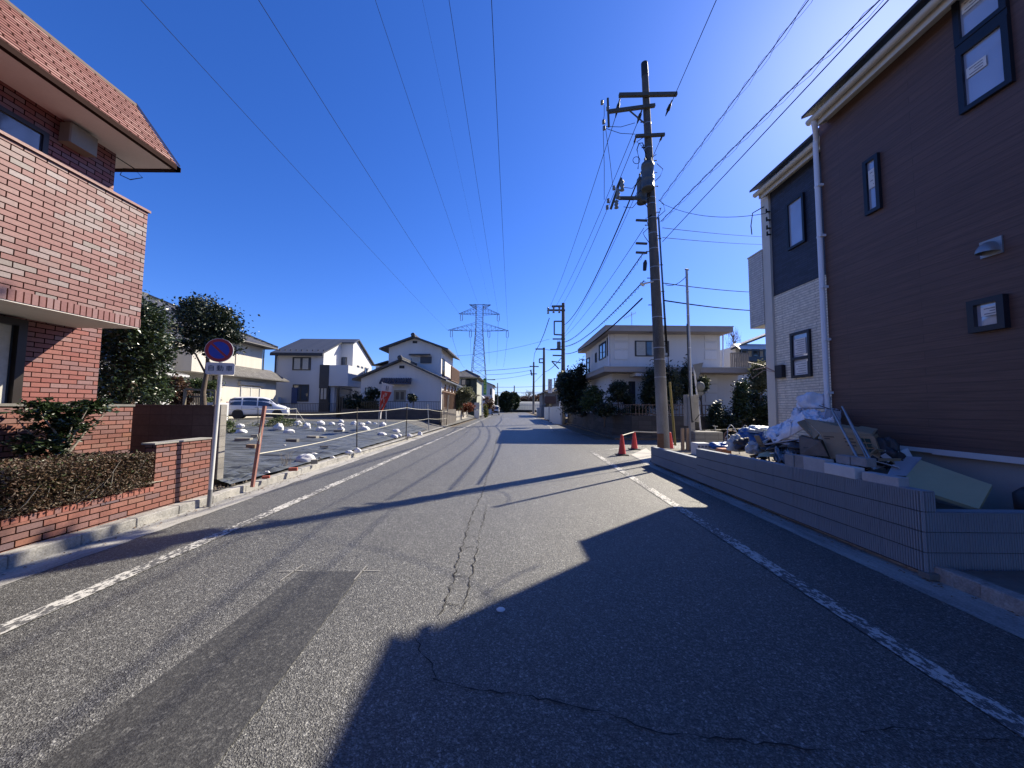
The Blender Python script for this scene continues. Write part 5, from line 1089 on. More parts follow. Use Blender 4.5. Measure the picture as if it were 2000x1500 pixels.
# ---- grey modern house
h2=empty('grey_house',(-19,38,gz_),'grey modern house with a dark sloping roof and an open corner balcony','house')
xa,xb,xc,xd=-22.2,-17.75,-16.55,-15.35; yf=34.0; ym=38.4; yb=42.6; ze=6.55; zp=8.55
MB().slab([(xa,yf,.4),(xa,yf,ze),(xa,ym,zp),(xa,yb,ze),(xa,yb,.4)],(xb-xa,0,0)).build('main_wall',W_GREY,h2)
MB().slab([(xb,37.5,.4),(xb,37.5,zp-.45),(xb,ym,zp),(xb,yb,ze),(xb,yb,.4)],(xc-xb,0,0)).build('rear_wall',W_GREY,h2)
MB().box(xb,xc-.2,yf+.3,37.5,.4,3.5).build('entrance_wall',W_GREY,h2)
MB().box(xb+.06,xd,yf-.1,37.4,3.42,5.38).build('balcony',W_GREY,h2)
MB().box(xb-.25,xb+.62,yf-.14,yf-.0,3.2,5.40).build('dark_panel',M('dark_panel_paint',(.055,.058,.065),.7),h2)
MB().box(xb-.25,xb+.62,yf-.03,yf+.3,.4,3.2).build('dark_panel_lower',MAT['dark_panel_paint'],h2)
rf=MB(); sl=(zp-ze)/(ym-yf); RG=siding('standing_roof',(.055,.057,.06),6,.45,var=.1,rough=.45,dark=.5)
rf.slab([(xa-.3,yf-.45,ze-sl*.45),(xb+.15,yf-.45,ze-sl*.45),(xb+.15,ym,zp),(xa-.3,ym,zp)],(0,0,.13)); rf.slab([(xb+.15,37.2,zp-.55),(xc+.25,37.2,zp-.55),(xc+.25,ym,zp),(xb+.15,ym,zp)],(0,0,.13))
rf.slab([(xa-.3,ym,zp),(xc+.25,ym,zp),(xc+.25,yb+.4,ze-sl*.4),(xa-.3,yb+.4,ze-sl*.4)],(0,0,.13)); rf.build('roof',RG,h2)
MB().box(xa-.3,xb+.15,yf-.5,yf-.44,ze-sl*.45-.16,ze-sl*.45+.06).build('fascia',DKF,h2)
sg_=MB()
for i in range(9): sg_.box(xa+.1+i*.52,xa+.2+i*.52,yf+.2,yf+.23,ze+sl*.2+.12,ze+sl*.2+.22)
sg_.build('snow_guard',DKF,h2)
def fw_(root,u0,v0,u1,v1,Y,fm=DKF,gm=GLD,**k):
    a,b_=at(u0,v1,Y),at(u1,v0,Y); return window(root,'y',Y,a.x,b_.x,a.z,b_.z,fm,gm,**k)
fw_(h2,571,698,608,723,yf,fw=.09,curtain=[(.04,.4),(.55,.9)]); fw_(h2,571,751,604,784,yf,fw=.09); fw_(h2,624,757,640,781,yf+.0-.03,fw=.07,curtain=[(.05,.95)])
MB().box(at(571,751,yf).x,at(582,751,yf).x,yf-.08,yf-.02,at(0,784,yf).z,at(0,752,yf).z).build('blue_screen',M('blue_screen',(.03,.06,.16),.7),h2)
MB().tube([at(659,668,37.3),at(659,716,37.3)],.06,6).build('downpipe',DKF,h2); MB().tube([(xa,yf-.1,6.3),(xa,yf-.1,.6)],.06,6).build('downpipe',DKF,h2)
window(h2,'y',37.5,xb+.05,xb+.6,5.4,6.6,DKF,GLD,0,.06,.05)
for i in range(3): window(h2,'x',xc,38.6+i*1.0,39.1+i*1.0,4.7,5.9,DKF,GLD,0,.05,.05,sgn=1)
MB().bev(at(535,772,33.6).x,at(547,772,33.6).x,33.4,33.8,.5,at(0,771,33.6).z,.02).build('heat_pump',W_GREY,h2)
fn=empty('iron_fence',(-18,31.5,gz_),'dark iron fence on a block base before the grey modern house','fence')
f_=MB().box(-22.0,-13.6,31.4,31.55,.4,1.05).build('fence_base',CONC_D,fn); f_=MB()
for i in range(60): f_.bar((-22+i*.14,31.47,1.0),(-22+i*.14,31.47,1.75),.022)
f_.bar((-22,31.47,1.75),(-13.7,31.47,1.75),.04); f_.bar((-22,31.47,1.12),(-13.7,31.47,1.12),.03); f_.build('railing',DARK,fn)
cp=empty('timber_screen',(-11.5,30,gz_),'dark timber screen and lattice between the grey and the gabled house','screen')
c_=MB()
for i,u in enumerate((659,664,669,674,679,684)): p=at(u,800,30.5); c_.bar((p.x,30.5,.5),(p.x,30.5,at(0,(752,770,768,772,771,775)[i],30.5).z),.16 if i==0 else .11)
c_.bar(at(659,757,30.5),at(688,762,30.5),.12); c_.build('posts',DARK,cp)
MB().slab([at(661,772,30.6),at(678,772,30.6),at(678,800,30.6),at(661,800,30.6)],(0,.05,0)).build('lattice_panel',M('pale_wood',(.30,.27,.22),.8,var=.3,scale=9),cp)
# ---- house with two gables
h3=empty('gabled_house',(-9.4,34,gz_),'pale rendered house with two stepped gables and dark tiled roofs','house')
yg=31.0; xl,xr=at(705,750,yg).x,at(861,750,yg).x; xm=at(785,705,yg).x; zg=at(0+785,703,yg).z; zl=at(702,741,yg).z
gwall(h3,xl,xr,yg,40,.4,zl+.1,zg-.12,W_LAV,xm,'front_wall'); gable(h3,xl,xr,yg,40.2,zl+.12,zg-.1,'y',.55,.55,TILE,.14,'front_roof',xm)
yu=35.5; ul,ur=at(759,700,yu).x,at(862,700,yu).x; um=at(810,655,yu).x; zu=at(810,659,yu).z; zlu=at(757,679,yu).z
gwall(h3,ul,ur,yu,42.5,3,zlu,zu-.1,W_LAV,um,'upper_wall'); gable(h3,ul,ur,yu,42.5,zlu,zu-.1,'y',.75,.6,TILE,.16,'upper_roof',um)
# left rear low roof
MB().slab([at(727,715,37),at(757,706,37.5),(ul,42,5.9),at(727,715,42)],(0,0,.12)).build('side_roof',TILEB,h3)
MB().box(at(733,716,37.5).x,ul,37.6,42,.4,at(0+740,716,37.5).z).build('side_wall',W_LAV,h3)
fw_(h3,801,699,839,709,yu,fm=ALU,fw=.07,curtain=[(.05,.95)]); MB().box(at(839,0,yu).x,at(859,0,yu).x,yu-.14,yu,at(850,709.5,yu).z,at(850,697,yu).z).build('shutter_box',SHUT,h3)
MB().slab([at(798,694,yu-.5),at(841,694,yu-.5),at(840,692,yu),at(799,692,yu)],(0,0,.06)).build('window_canopy',DKF,h3)
for u0,v0,u1,v1,Y in ((806,666,815,670.5,yu),(780,714,790,719.5,yg)): a,b_=at(u0,v1,Y),at(u1,v0,Y); MB().box(a.x,b_.x,Y-.04,Y,a.z,b_.z).build('gable_vent',DARK,h3)
aw=MB().slab([at(740,750,yg-.9),at(803,751,yg-.9),at(803,742,yg),at(745,741,yg)],(0,0,.12)).build('door_canopy',M('blue_tile',(.03,.04,.085),.35,var=.3,scale=6),h3)
wv=MB()
for i in range(13): a=at(743+i*4.9,750,yg-.92); b2=at(746+i*4.7,742,yg-.02); wv.tube([a+Vector((0,0,.14)),b2+Vector((0,0,.14))],.06,6)
wv.build('canopy_ribs',MAT['blue_tile'],aw)
dr=fw_(h3,769,762,793,784,yg,fm=M('door_frame',(.34,.28,.19),.7),gm=M('door_panel',(.17,.13,.09),.7,var=.2),fw=.16,mull=1,name='front_door')
fw_(h3,713,757,725,770,yg,fw=.06)
a=at(798,756,yg-.1); MB().box(a.x-.1,a.x+.1,yg-.12,yg-.04,at(0+798,768,yg).z,a.z).build('name_plate',WHITEP,h3)
MB().tube([(xr+.05,yg-.1,zl-.2),(xr+.05,yg-.1,.7)],.06,6).build('downpipe',ALU,h3)
sd=MB()
for i in range(14): sd.bar((xr+.12,31.4+i*.62,.7),(xr+.12,31.4+i*.62,3.0+.3*(i%3)),.09)
sd.bar((xr+.14,31.2,2.9),(xr+.14,40,2.9),.1); sd.build('side_trellis',WOODF,h3)
bb=MB(); bb.box(ur,ur+.9,36.2,41.5,4.2,4.35)
for i in range(22): bb.bar((ur+.88,36.2+i*.25,4.3),(ur+.88,36.2+i*.25,5.6),.1)
bb.bar((ur+.88,36.2,5.6),(ur+.88,41.5,5.6),.12); bb.build('side_balcony',WOODF,h3)
window(h3,'x',ur,36.0,37.2,4.6,6.4,DKF,GLD,1,.07,.06,sgn=1); window(h3,'x',xr,33,35,1.6,3,DKF,GLD,1,.07,.06,sgn=1)
gwl=empty('block_fence',(-8,27.6,gz_),'dark block wall with an iron railing before the gabled house','fence')
MB().box(-12.9,-5.35,27.5,27.65,.4,1.35).build('fence_base',BLK,gwl); f_=MB()
for i in range(46): f_.bar((-11.4+i*.13,27.57,1.35),(-11.4+i*.13,27.57,1.95),.02)
f_.bar((-11.4,27.57,1.95),(-5.4,27.57,1.95),.035); f_.build('railing',DARK,gwl)
MB().box(-5.5,-5.3,27.65,34.6,.1,1.35).thing('side_wall',BLK,'dark block wall running back along the road from the corner of the gabled house','wall')
# ---- olive house, far white house, walls along the left
h4=empty('olive_house',(-8,58,0),'olive green house with a grey hip roof and a vertical green sign','house')
y4=55; x40,x41=at(884,760,y4).x,at(931,760,y4).x
MB().box(x40,x41,y4,64,0,at(900,737,y4).z).build('wall',W_GREEN,h4); hip(h4,x40,x41,y4,64,at(900,736,y4).z,at(900,727,y4+3).z+.2,.5,TILEB,'roof')
fw_(h4,900,740,919,753,y4,fw=.14); MB().box(x41-1.6,x41+.02,y4-.05,y4,0,at(0+930,739,y4).z-.05).build('dark_cladding',M('dark_green',(.02,.035,.025),.7),h4)
sgn=empty('shop_sign',(at(947,750,56).x,56,4),'tall narrow green shop sign with yellow letters projecting from the olive house','shop sign')
a,b_=at(944,771,56),at(950.5,739,56); MB().box(a.x,b_.x,56,56.25,a.z,b_.z).build('sign_board',M('sign_green',(.03,.22,.06),.5,bump=0),sgn)
glyphs('sign_lettering',3,M('sign_yellow',(.65,.62,.12),.6,bump=0),sgn,(a.x+b_.x)/2,55.99,(a.z+b_.z)/2,b_.x-a.x,(b_.z-a.z)*.8,4)
h5=empty('far_white_house',(-4.5,84,0),'white gabled house farther down the left side of the street','house')
gwall(h5,at(953,760,80).x-3,at(962,760,80).x,80,90,0,at(960,752,80).z,at(955,745,80).z,W_WHITE); gable(h5,at(953,760,80).x-3,at(962,760,80).x,80,90,at(960,752,80).z,at(955,745,80).z,'y',.5,.5,TILEB)
fw_(h5,957,759,960,771,80,fw=.1)
MB().box(-5.75,-5.55,36.5,46,0,1.15).thing('side_wall',M('stained_wall',(.42,.39,.34),.9,var=.35,scale=2,bump=.3,streak=True),'stained pale low wall along the left of the street','wall')
gb=empty('shutter_gate',(-5.9,48.5,0),'white panel gate with a curved carport roof beyond the stained wall','gate')
a,b_=at(926,818,50),at(936.5,786,50); MB().box(a.x,b_.x,50,50.12,0,1.15).build('lower_panel',WHITEP,gb); MB().box(a.x,b_.x,50,50.1,1.2,b_.z).build('upper_panel',M('panel_grey',(.42,.43,.45),.5,bump=0),gb)
cpz=at(930,774,52).z; cv=MB().grid(10,2,lambda s,t_:(at(922+21*s,774,52).x,52+4*t_,cpz-.1+.35*math.sin(s*math.pi)**.6)); cv.grid(10,2,lambda s,t_:(at(922+21*s,774,52).x,52+4*t_,cpz-.2+.35*math.sin(s*math.pi)**.6)); cv.build('carport_roof',WHITEP,gb)
MB().bar((at(942,774,52).x,52,0),(at(942,774,52).x,52,cpz),.1).build('carport_post',WHITEP,gb)
# ================================================================== right of the street
h6=empty('flat_roof_house',(9.5,26,.9),'pale flat roofed two storey house with broad eaves on a raised corner plot','house')
W_P=M('house_pale',(.64,.62,.59),.9,var=.09,scale=.5,bump=.25,bs=30,streak=True); FAS=M('fascia_taupe',(.34,.29,.25),.7,var=.1,scale=1); PAN=M('panel_pale',(.68,.66,.63),.85,var=.06,scale=1,bump=.15)
yA=22.6; xA,xB_=at(1192,690,yA).x,at(1407,690,yA).x
MB().box(xA,xB_,yA,30.2,.8,at(1300,650,yA).z).build('upper_wall',W_P,h6)
ye=21.6; e0,e1=at(1183,640,ye),at(1432,640,ye); zt_=at(1300,637.5,ye).z; zb_=at(1300,647,ye).z
MB().box(e0.x,e1.x,ye,30.8,zb_,zt_).build('roof_slab',FAS,h6); MB().box(e0.x-.03,e1.x+.03,ye-.03,30.83,zt_,zt_+.05).build('roof_edge',M('edge_grey',(.35,.34,.32),.6),h6)
yc=21.2; c0,c1=at(1163,735,yc),at(1476,735,yc); za_=at(1300,727,yc).z; zc=at(1300,718,yc).z
MB().box(xA-.75,c1.x,yc,30.6,za_,zc).build('canopy_band',FAS,h6); MB().box(xA-.78,c1.x+.03,yc-.03,30.63,zc,zc+.05).build('canopy_edge',MAT['edge_grey'],h6)
MB().box(xB_-.1,at(1442,760,yA).x,yA+.02,30,.6,za_).build('side_wing',W_P,h6)
MB().box(xA+.01,xB_,yA-.18,yA-.002,.6,za_).build('lower_wall',W_P,h6)
for u0,u1 in ((1200,1226),(1376,1399)):
    for v0,v1 in ((652,665),(669,681),(685,702)): a,b_=at(u0,v1,yA-.01),at(u1,v0,yA-.01); MB().bev(a.x,b_.x,yA-.05,yA,a.z,b_.z,.015).build('wall_panel',PAN,h6)
for u0,u1 in ((1378,1400),):
    for v0,v1 in ((735,748),(752,766),(770,785)): a,b_=at(u0,v1,yA-.2),at(u1,v0,yA-.2); MB().bev(a.x,b_.x,yA-.23,yA-.18,a.z,b_.z,.015).build('wall_panel',PAN,h6)
fw_(h6,1240,666,1306,696,yA,fm=DKF,fw=.06,mull=2,curtain=[(.02,.30),(.50,.62),(.72,.98)])
window(h6,'x',xA,23.6,25.4,4.9,6.0,DKF,GLD,1,.06,.06,sgn=-1); window(h6,'x',xA,22.9,23.2,4.9,6.1,DKF,GLD,0,.05,.06,sgn=-1); window(h6,'x',xA,26.2,26.6,4.9,5.6,DKF,GLD,0,.05,.06,sgn=-1); window(h6,'x',xA,28.6,29.8,4.3,5.6,DKF,GLD,0,.06,.06,sgn=-1)
fw_(h6,1228,745,1240,795,yA-.18,fm=DKF,fw=.08); MB().box(at(1232,0,21.3).x,at(1256,0,21.3).x,yc+.1,yA-.18,za_-.22,za_-.03).build('porch_beam',W_P,h6)
MB().tube([(xA-.06,yA+.1,zb_),(xA-.06,yA+.1,za_)],.05,8).build('downpipe',PIPEW,h6); MB().tube([at(1412,650,yA-.1),at(1412,718,yA-.1)],.045,8).build('downpipe',PIPEW,h6)
an=MB(); a=at(1234,637,25); an.bar(a,a+Vector((0,0,1.0)),.03); an.bar(a+Vector((-.55,0,.55)),a+Vector((.3,0,.95)),.025)
for i in range(6): p=a+Vector((-.5+i*.15,0,.58+i*.07)); an.bar(p+Vector((-.03,-.1,.12)),p+Vector((.03,.1,-.12)),.015)
an.build('tv_antenna',METAL,h6)
rl=MB(); r0,r1=at(1407,0,yA+.3).x,at(1439,0,yA+.3).x; zr0=zc+.05; zr1=at(1420,688,yA).z
for i in range(11): x=r0+(r1-r0)*i/10; rl.box(x-.035,x+.035,yA+.3,yA+.34,zr0,zr1)
rl.bar((r0,yA+.32,zr1),(r1,yA+.32,zr1),.06); rl.build('roof_railing',M('rail_brown',(.22,.19,.16),.6),h6)
# raised plot and retaining wall with a railing, bending round the corner
OLD=brick_mat('old_retaining',[(0,(.085,.075,.065)),(.5,(.115,.10,.085)),(1,(.15,.13,.11))],(.04,.036,.03),.6,.24,.008,off=0,dirt=.6,rough=.9,bump=.5,grain=12)
rwl=empty('corner_wall',(8,20,0),'old dark retaining wall with a brown railing round the corner plot','wall')
pth=[Vector((5.5,36,0)),Vector((5.5,24,0)),Vector((5.7,20.6,0)),Vector((6.3,19.1,0)),Vector((7.4,18.7,0)),Vector((at(1392,850,18.7).x,18.7,0))]
def along(b,pts,z0,z1,t_):
    for a,b2 in zip(pts,pts[1:]):
        d=(b2-a).normalized(); s_=Vector((-d.y,d.x,0))*t_; s_=s_ if True else -s_
        b.slab([a+Vector((0,0,z0)),b2+Vector((0,0,z0)),b2+Vector((0,0,z1)),a+Vector((0,0,z1))],s_)
w_=MB(); along(w_,pth,0,1.22,.18); w_.build('wall_body',OLD,rwl)
rb_=MB()
for a,b2 in zip(pth[1:],pth[2:]):
    L_=(b2-a).length; m=int(L_/.16)
    for i in range(m+1): p=a.lerp(b2,i/m)+Vector((.05,.08,0)); rb_.bar(p+Vector((0,0,1.22)),p+Vector((0,0,1.78)),.03)
    for z in (1.3,1.78): rb_.bar(a+Vector((.05,.08,z)),b2+Vector((.05,.08,z)),.04)
rb_.build('railing',M('rail_rust',(.20,.13,.09),.6,var=.2),rwl)
struct('raised_plot',MB().slab([(5.65,36,0),(5.65,24,0),(5.85,20.7,0),(6.5,19.25,0),(40,18.9,0),(40,36,0)],(0,0,1.0)),SOIL)
# blue balcony house to the right
h7=empty('blue_balcony_house',(22,30,1),'white house with a blue enclosed balcony seen past the new house','house')
y7=27; xa7=at(1437,700,y7).x
MB().box(xa7,30,y7,36,.8,at(1450,676,y7).z).build('wall',W_WHITE,h7)
ro7=MB().slab([at(1427,684,y7-.6),at(1530,644,y7-.6),at(1530,640,y7+5),at(1427,680,y7+5)],(0,0,.14)).build('roof',TILEB,h7)
a,b_=at(1446,705,y7-.7),at(1520,688,y7-.7); BL_=M('blue_frame',(.03,.06,.10),.5)
MB().box(a.x,b_.x,y7-.9,y7,a.z,a.z+.28).build('balcony_floor',BL_,h7); k_=MB()
for i in range(8): x=a.x+(b_.x-a.x)*i/7; k_.bar((x,y7-.88,a.z),(x,y7-.88,at(1450,684,y7).z),.06)
k_.bar((a.x,y7-.88,a.z+.75),(b_.x,y7-.88,a.z+.75),.07); k_.build('balcony_frame',BL_,h7)
cv=MB().grid(12,6,lambda s,t_:(a.x-.2+(b_.x-a.x+.2)*s,y7-1.0+1.0*t_,at(1450,686,y7).z+.55*math.sin(t_*1.5))); cv.build('awning',WHITEP,h7)
for i in range(3): x=a.x+.4+i*.9; window(h7,'y',y7,x,x+.6,a.z+.4,a.z+1.3,BL_,GLD,0,.06,.04)
fw_(h7,1441,742,1458,758,y7,fm=ALU,gm=SHUT,horiz=True,mull=4,fw=.06)
# street front farther on the right
for u0,u1,v0,Y,lb_ in ((1085,1094.5,794,34,'tall white panel gate nearest on the right side of the street'),(1079,1085,795,38,'white panel gate just beyond the tallest one'),(1067,1071.5,795,47,'narrow white gate post farther down on the right')):
    a,b_=at(u0,v0,Y),at(u1,v0,Y); r_=empty('panel_gate',(a.x,Y,0),lb_,'gate'); MB().slab([(a.x,Y+3,0),(b_.x,Y,0),(b_.x,Y,a.z),(a.x,Y+3,a.z)],(.1,.05,0)).build('gate_panel',WHITEP,r_)
    MB().bar((b_.x+.1,Y-.05,0),(b_.x+.1,Y-.05,a.z+.1),.12).build('gate_post',ALU,r_)
h8=empty('shop_building',(6,66,0),'dark low shop with a tiled porch roof on the right of the street','shop')
x8=at(1066,790,60).x; MB().box(x8,x8+9,60,74,0,at(1070,765,60).z).build('wall',M('shop_wall',(.20,.20,.21),.8),h8); hip(h8,x8,x8+9,60,74,at(1070,765,60).z,at(1080,757,60).z+.8,.4,TILE,'roof')
MB().box(x8-.3,x8+1.5,58.5,60,2.2,3.4).build('porch',M('porch_brown',(.08,.05,.045),.8),h8); fw_(h8,1071,782,1078,796,60,fw=.12)
h9=empty('right_tiled_house',(9,42,.5),'tiled roof house hidden behind the dark trees on the right','house')
MB().box(6.5,14,38,50,.5,3.9).build('wall',W_LAV,h9); hip(h9,6.5,14,38,50,3.9,6.1,.6,TILEB,'roof')
st_=empty('shop_sign',(at(1074.5,750,58).x,58,3),'tall white rooftop sign with dark vertical letters above the right shop','shop sign')
a,b_=at(1070.5,764,58),at(1078.5,740,58); MB().box(a.x,b_.x,58,58.3,a.z-.3,b_.z).build('sign_board',WHITEP,st_)
glyphs('sign_lettering',5,M('sign_dark',(.12,.05,.06),.6,bump=0),st_,(a.x+b_.x)/2,57.99,(a.z+b_.z)/2,b_.x-a.x,(b_.z-a.z)*.9,5)
for u,v,Y,lb_,mt in ((1054,796,62,'small pale bin standing before the far pole',W_WHITE),(1063,790,60,'blue grey booth at the foot of the third pole',M('booth_blue',(.10,.14,.20),.6))):
    p=at(u,v,Y); MB().bev(p.x-.45,p.x+.45,Y,Y+1,0,p.z,.04).thing('roadside_box',mt,lb_,'box')
# greenhouse, bank, far row
gh=empty('greenhouse',(6,118,0),'long white plastic greenhouse across the end of the street','greenhouse')
g0,g1=at(1002,800,115).x,at(1062,800,115).x; PL=M('greenhouse_film',(.62,.65,.64),.5,var=.12,scale=.6,bump=.1,streak=True)
hz=at(1030,784,115).z
_t=PL.node_tree; _b=_t.nodes['Principled BSDF']; _tr=_t.nodes.new('ShaderNodeBsdfTranslucent'); _tr.inputs[0].default_value=(.75,.77,.76,1); _ms=_t.nodes.new('ShaderNodeMixShader'); _ms.inputs[0].default_value=.55; _t.links.new(_b.outputs[0],_ms.inputs[1]); _t.links.new(_tr.outputs[0],_ms.inputs[2]); _t.links.new(_ms.outputs[0],[n for n in _t.nodes if n.type=='OUTPUT_MATERIAL'][0].inputs[0])
MB().grid(24,12,lambda s,t_:(g0+(g1-g0)*s+ (1.2*(1-t_) if False else 0),118-3*math.cos(t_*math.pi),.2+(hz-.2)*max(0,math.sin(t_*math.pi))**.55)).build('film_cover',PL,gh,fix=False)
MB().slab([(g0,118-3*math.cos(i/10*math.pi),.2+(hz-.2)*max(0,math.sin(i/10*math.pi))**.55) for i in range(11)],(.05,0,0)).build('end_wall',PL,gh)
k_=MB()
for i in range(20): x=g0+(g1-g0)*i/19; k_.bar((x,114.93,.2),(x,114.98,hz*.75),.05)
k_.bar((g0,114.9,hz*.62),(g1,114.9,hz*.62),.08); k_.build('hoops',METAL,gh)
MB().box(g0-9,g1+3,111,112,0,.75).thing('field_bank',M('bank_dark',(.035,.035,.025),.95,var=.4),'low dark planted bank in front of the greenhouse','bank')
for i,(x0,x1,z,lb_) in enumerate(((-20,-7,5.5,'far grey roofed house left of the round trees'),(-2,7,4.6,'far low house just behind the left end of the greenhouse'),(9,18,5.0,'far low house behind the middle of the greenhouse'),(19,30,5.5,'far house behind the right end of the greenhouse'))):
    r_=empty('far_house',(x0,150,0),lb_,'house'); MB().box(x0,x1,170,180,0,z-1.6).build('wall',W_LAV,r_); hip(r_,x0,x1,170,180,z-1.6,z,.5,TILEB)
# ================================================================== things on the vacant lot
def LG(u,v):
    z=.3
    for _ in range(8): p=G(u,v,z); z=lot_z(p.x,p.y)
    return Vector((p.x,p.y,z+.02))
BAGM=M('sandbag_white',(.80,.80,.80),.65,var=.07,scale=9,bump=.35,bs=35)
bags=[(467,848,20,.55,'lower bag of the leftmost pair of white sandbags near the block wall'),(541,841,18,.95,'plump white sandbag below the rear wheel side of the van'),(561,847,20,.5,'flat white sandbag just right of the plump one below the van'),
(579,832,15,.8,'white sandbag beside the rear corner post with the slanting rope'),(597,838,14,1.05,'upright white sandbag right of the rear corner post'),(623,830,16,.6,'white sandbag in the back row behind the box shaped one'),
(624,843,17,.65,'box shaped white sandbag in the middle of the sheet'),(646,831,12,.65,'small white sandbag alone in the middle of the back row'),(665,827,10,.9,'small white sandbag behind the stacked pair at the middle of the sheet'),
(664,844,14,.8,'white sandbag lying on the dark block in the middle of the sheet'),(689.5,831,11,.95,'upright white sandbag just left of the nearest roadside post'),(592,903,35,.5,'big bulging white sandbag lying nearest the kerb and the camera'),
(697,885,12,.9,'round white sandbag at the foot of the nearest roadside post'),(680,887,14,.5,'flat white sandbag left of the one at the foot of the post'),(709,842,20,.6,'lower and larger bag of the pair right of the nearest roadside post'),
(719,829,9,.8,'small white sandbag behind the pair right of the nearest post'),(747,832,11,.95,'upright white sandbag right behind the banner pole'),(745,839,15,.6,'white sandbag at the foot of the banner pole'),
(773,831,14,.6,'white sandbag midway between the banner and the second post, rear one'),(780,834,8,.9,'small leaning white sandbag just before the rear one left of the second post'),(800,833,10,.65,'white sandbag directly behind the second roadside post'),(820,832,9,.95,'rightmost white sandbag on the sheet'),
(769,856,13,.65,'white sandbag close to the kerb left of the second post'),(732,829,8,.5,'low white sandbag left behind the banner pole')]
for i,(u,v,wpx,hr,lb_) in enumerate(bags):
    p=LG(u,v); w_=wpx/710*p.y; rx=w_*.52; rz=rx*hr
    crumple((p.x,p.y+rx*.5,p.z+rz*.32),rx,rx*.8,rz*1.15,40+i,BAGM,'sandbag',lb_,'sandbag','white sandbags holding down the black sheet',amp=.15 if wpx>30 else .26,n=20,flatb=.4,freq=1.7)
for u,v,wpx,lb_ in ((469,836,14,'upper bag of the leftmost pair of white sandbags near the block wall'),(665,834,12,'white sandbag on top of the one lying on the dark block'),(706,833,12,'upper smaller bag of the pair right of the nearest roadside post')):
    base={469:(467,848),665:(664,844),706:(709,842)}[u]; p=LG(*base); c=at(u,v-3,p.y+.1); w_=wpx/710*p.y
    crumple((c.x,c.y,c.z),w_*.5,w_*.42,w_*.38,int(u),BAGM,'sandbag',lb_,'sandbag','white sandbags holding down the black sheet',amp=.34,n=20,flatb=.5,freq=1.7)
CB=M('block_tan',(.34,.32,.27),.9,var=.25,scale=7,bump=.4); CR=M('brick_red',(.42,.11,.07),.85,var=.2,scale=8,bump=.3); CT=M('brick_tan',(.32,.22,.14),.9,var=.25,scale=8,bump=.3)
for u,v,wpx,h,rot,mt,lb_ in ((472,863,28,.10,.1,CB,'long pale concrete block lying left of the leaning stake'),(495,855,11,.09,.3,CB,'small concrete block just behind the leaning stake'),(489,878,20,.12,-.15,CT,'tan brick right beside the leaning stake'),
 (480,879,12,.03,.2,CB,'flat pale slab touching the tan brick'),(568,865,21,.10,.05,M('block_dark',(.16,.155,.15),.9,var=.2),'dark concrete block in the middle of the sheet'),(608,858,20,.09,-.1,CB,'concrete block right of the dark one, left of a pair'),
 (629,858,14,.07,-.5,CB,'concrete block right of the dark one, right of a pair'),(631,876,14,.05,.6,MAT['block_dark'],'flat dark block beside the rope line'),(612,909,12,.11,.5,CB,'tilted concrete block at the kerb right of the big sandbag'),
 (659,846,16,.11,.2,MAT['block_dark'],'dark block under the stacked white sandbags'),(570,923,15,.07,.35,CR,'broken red brick at the edge of the kerb, farther one'),(517,938,13,.05,.4,CR,'broken red brick at the edge of the kerb, nearer the stake'),(466,868,0,0,0,None,'')):
    if not mt: continue
    p=LG(u,v); w_=wpx/710*p.y; d_=min(.2,w_*.5); ex=Vector((math.cos(rot),math.sin(rot),0))*w_/2; ey=Vector((-math.sin(rot),math.cos(rot),0))*d_/2
    o=MB().obox((p.x,p.y+d_/2,p.z+h/2+.01),ex,ey,(0,0,h/2)).thing('loose_block' if mt not in (CR,CT) else 'loose_brick',mt,lb_,'block' if mt not in (CR,CT) else 'brick','blocks and bricks weighing down the sheet')
    bm_=o.modifiers.new('b','BEVEL'); bm_.width=.008; bm_.segments=2
for i,(u,v,wpx,lb_) in enumerate(((519,926,9,'flat white scrap near the leaning stake'),(611,889,12,'flat white scrap behind the big sandbag'),(553,872,6,'small white scrap in the middle of the sheet'),(622,898,8,'dark scrap between the big sandbag and the kerb'),(648,896,9,'torn scrap at the kerb left of the nearest post'))):
    p=LG(u,v); w_=wpx/710*p.y; crumple((p.x,p.y+.05,p.z+.01),w_*.5,w_*.4,.03,70+i,DB if 'dark' in lb_ else BAGM,'scrap',lb_,'litter','scraps on the sheet',amp=.5,n=12)
# posts and ropes
IRON=M('iron_post',(.05,.045,.04),.7,.3,var=.3); ROPE=M('rope',(.62,.60,.50),.8,var=.1,bump=0)
def post(ub,vb,ut,vt,r_,mt,lb_):
    p=LG(ub,vb); T=at(ut,vt,p.y+.02*(ub-ut)); MB().tube([p-Vector((0,0,.05)),p.lerp(T,.5),T],r_,8).thing('rope_post',mt,lb_,'post','posts of the rope fence'); return p,T
pS=LG(493,947); tS=at(517,793,pS.y+.15)
MB().bar(pS-Vector((0,0,.06)),tS,.055,.045).thing('wooden_stake',M('stake_pink',(.36,.17,.14),.85,var=.3,scale=6,bump=.4),'leaning reddish wooden stake nearest the block wall','stake')
tS2=at(513,808,pS.y+.13)
ps=[post(697,874,697,795,.020,IRON,'nearest dark iron post of the rope fence along the kerb'),post(793,855,795,788,.022,IRON,'second dark post of the rope fence along the kerb'),post(838,842,835,789,.024,METAL,'third, paler post of the rope fence along the kerb'),
    post(872,830,876,772,.045,M('post_tan',(.42,.36,.27),.8),'tall pale corner post where the rope fence meets the dark wall')]
pr=[post(504,834,504,797,.02,IRON,'thin dark post standing right behind the leaning stake'),post(579,821,579,797,.02,METAL,'rear corner post with a slanting rope'),post(754,826,754,801,.03,METAL,'rear post behind the banner')]
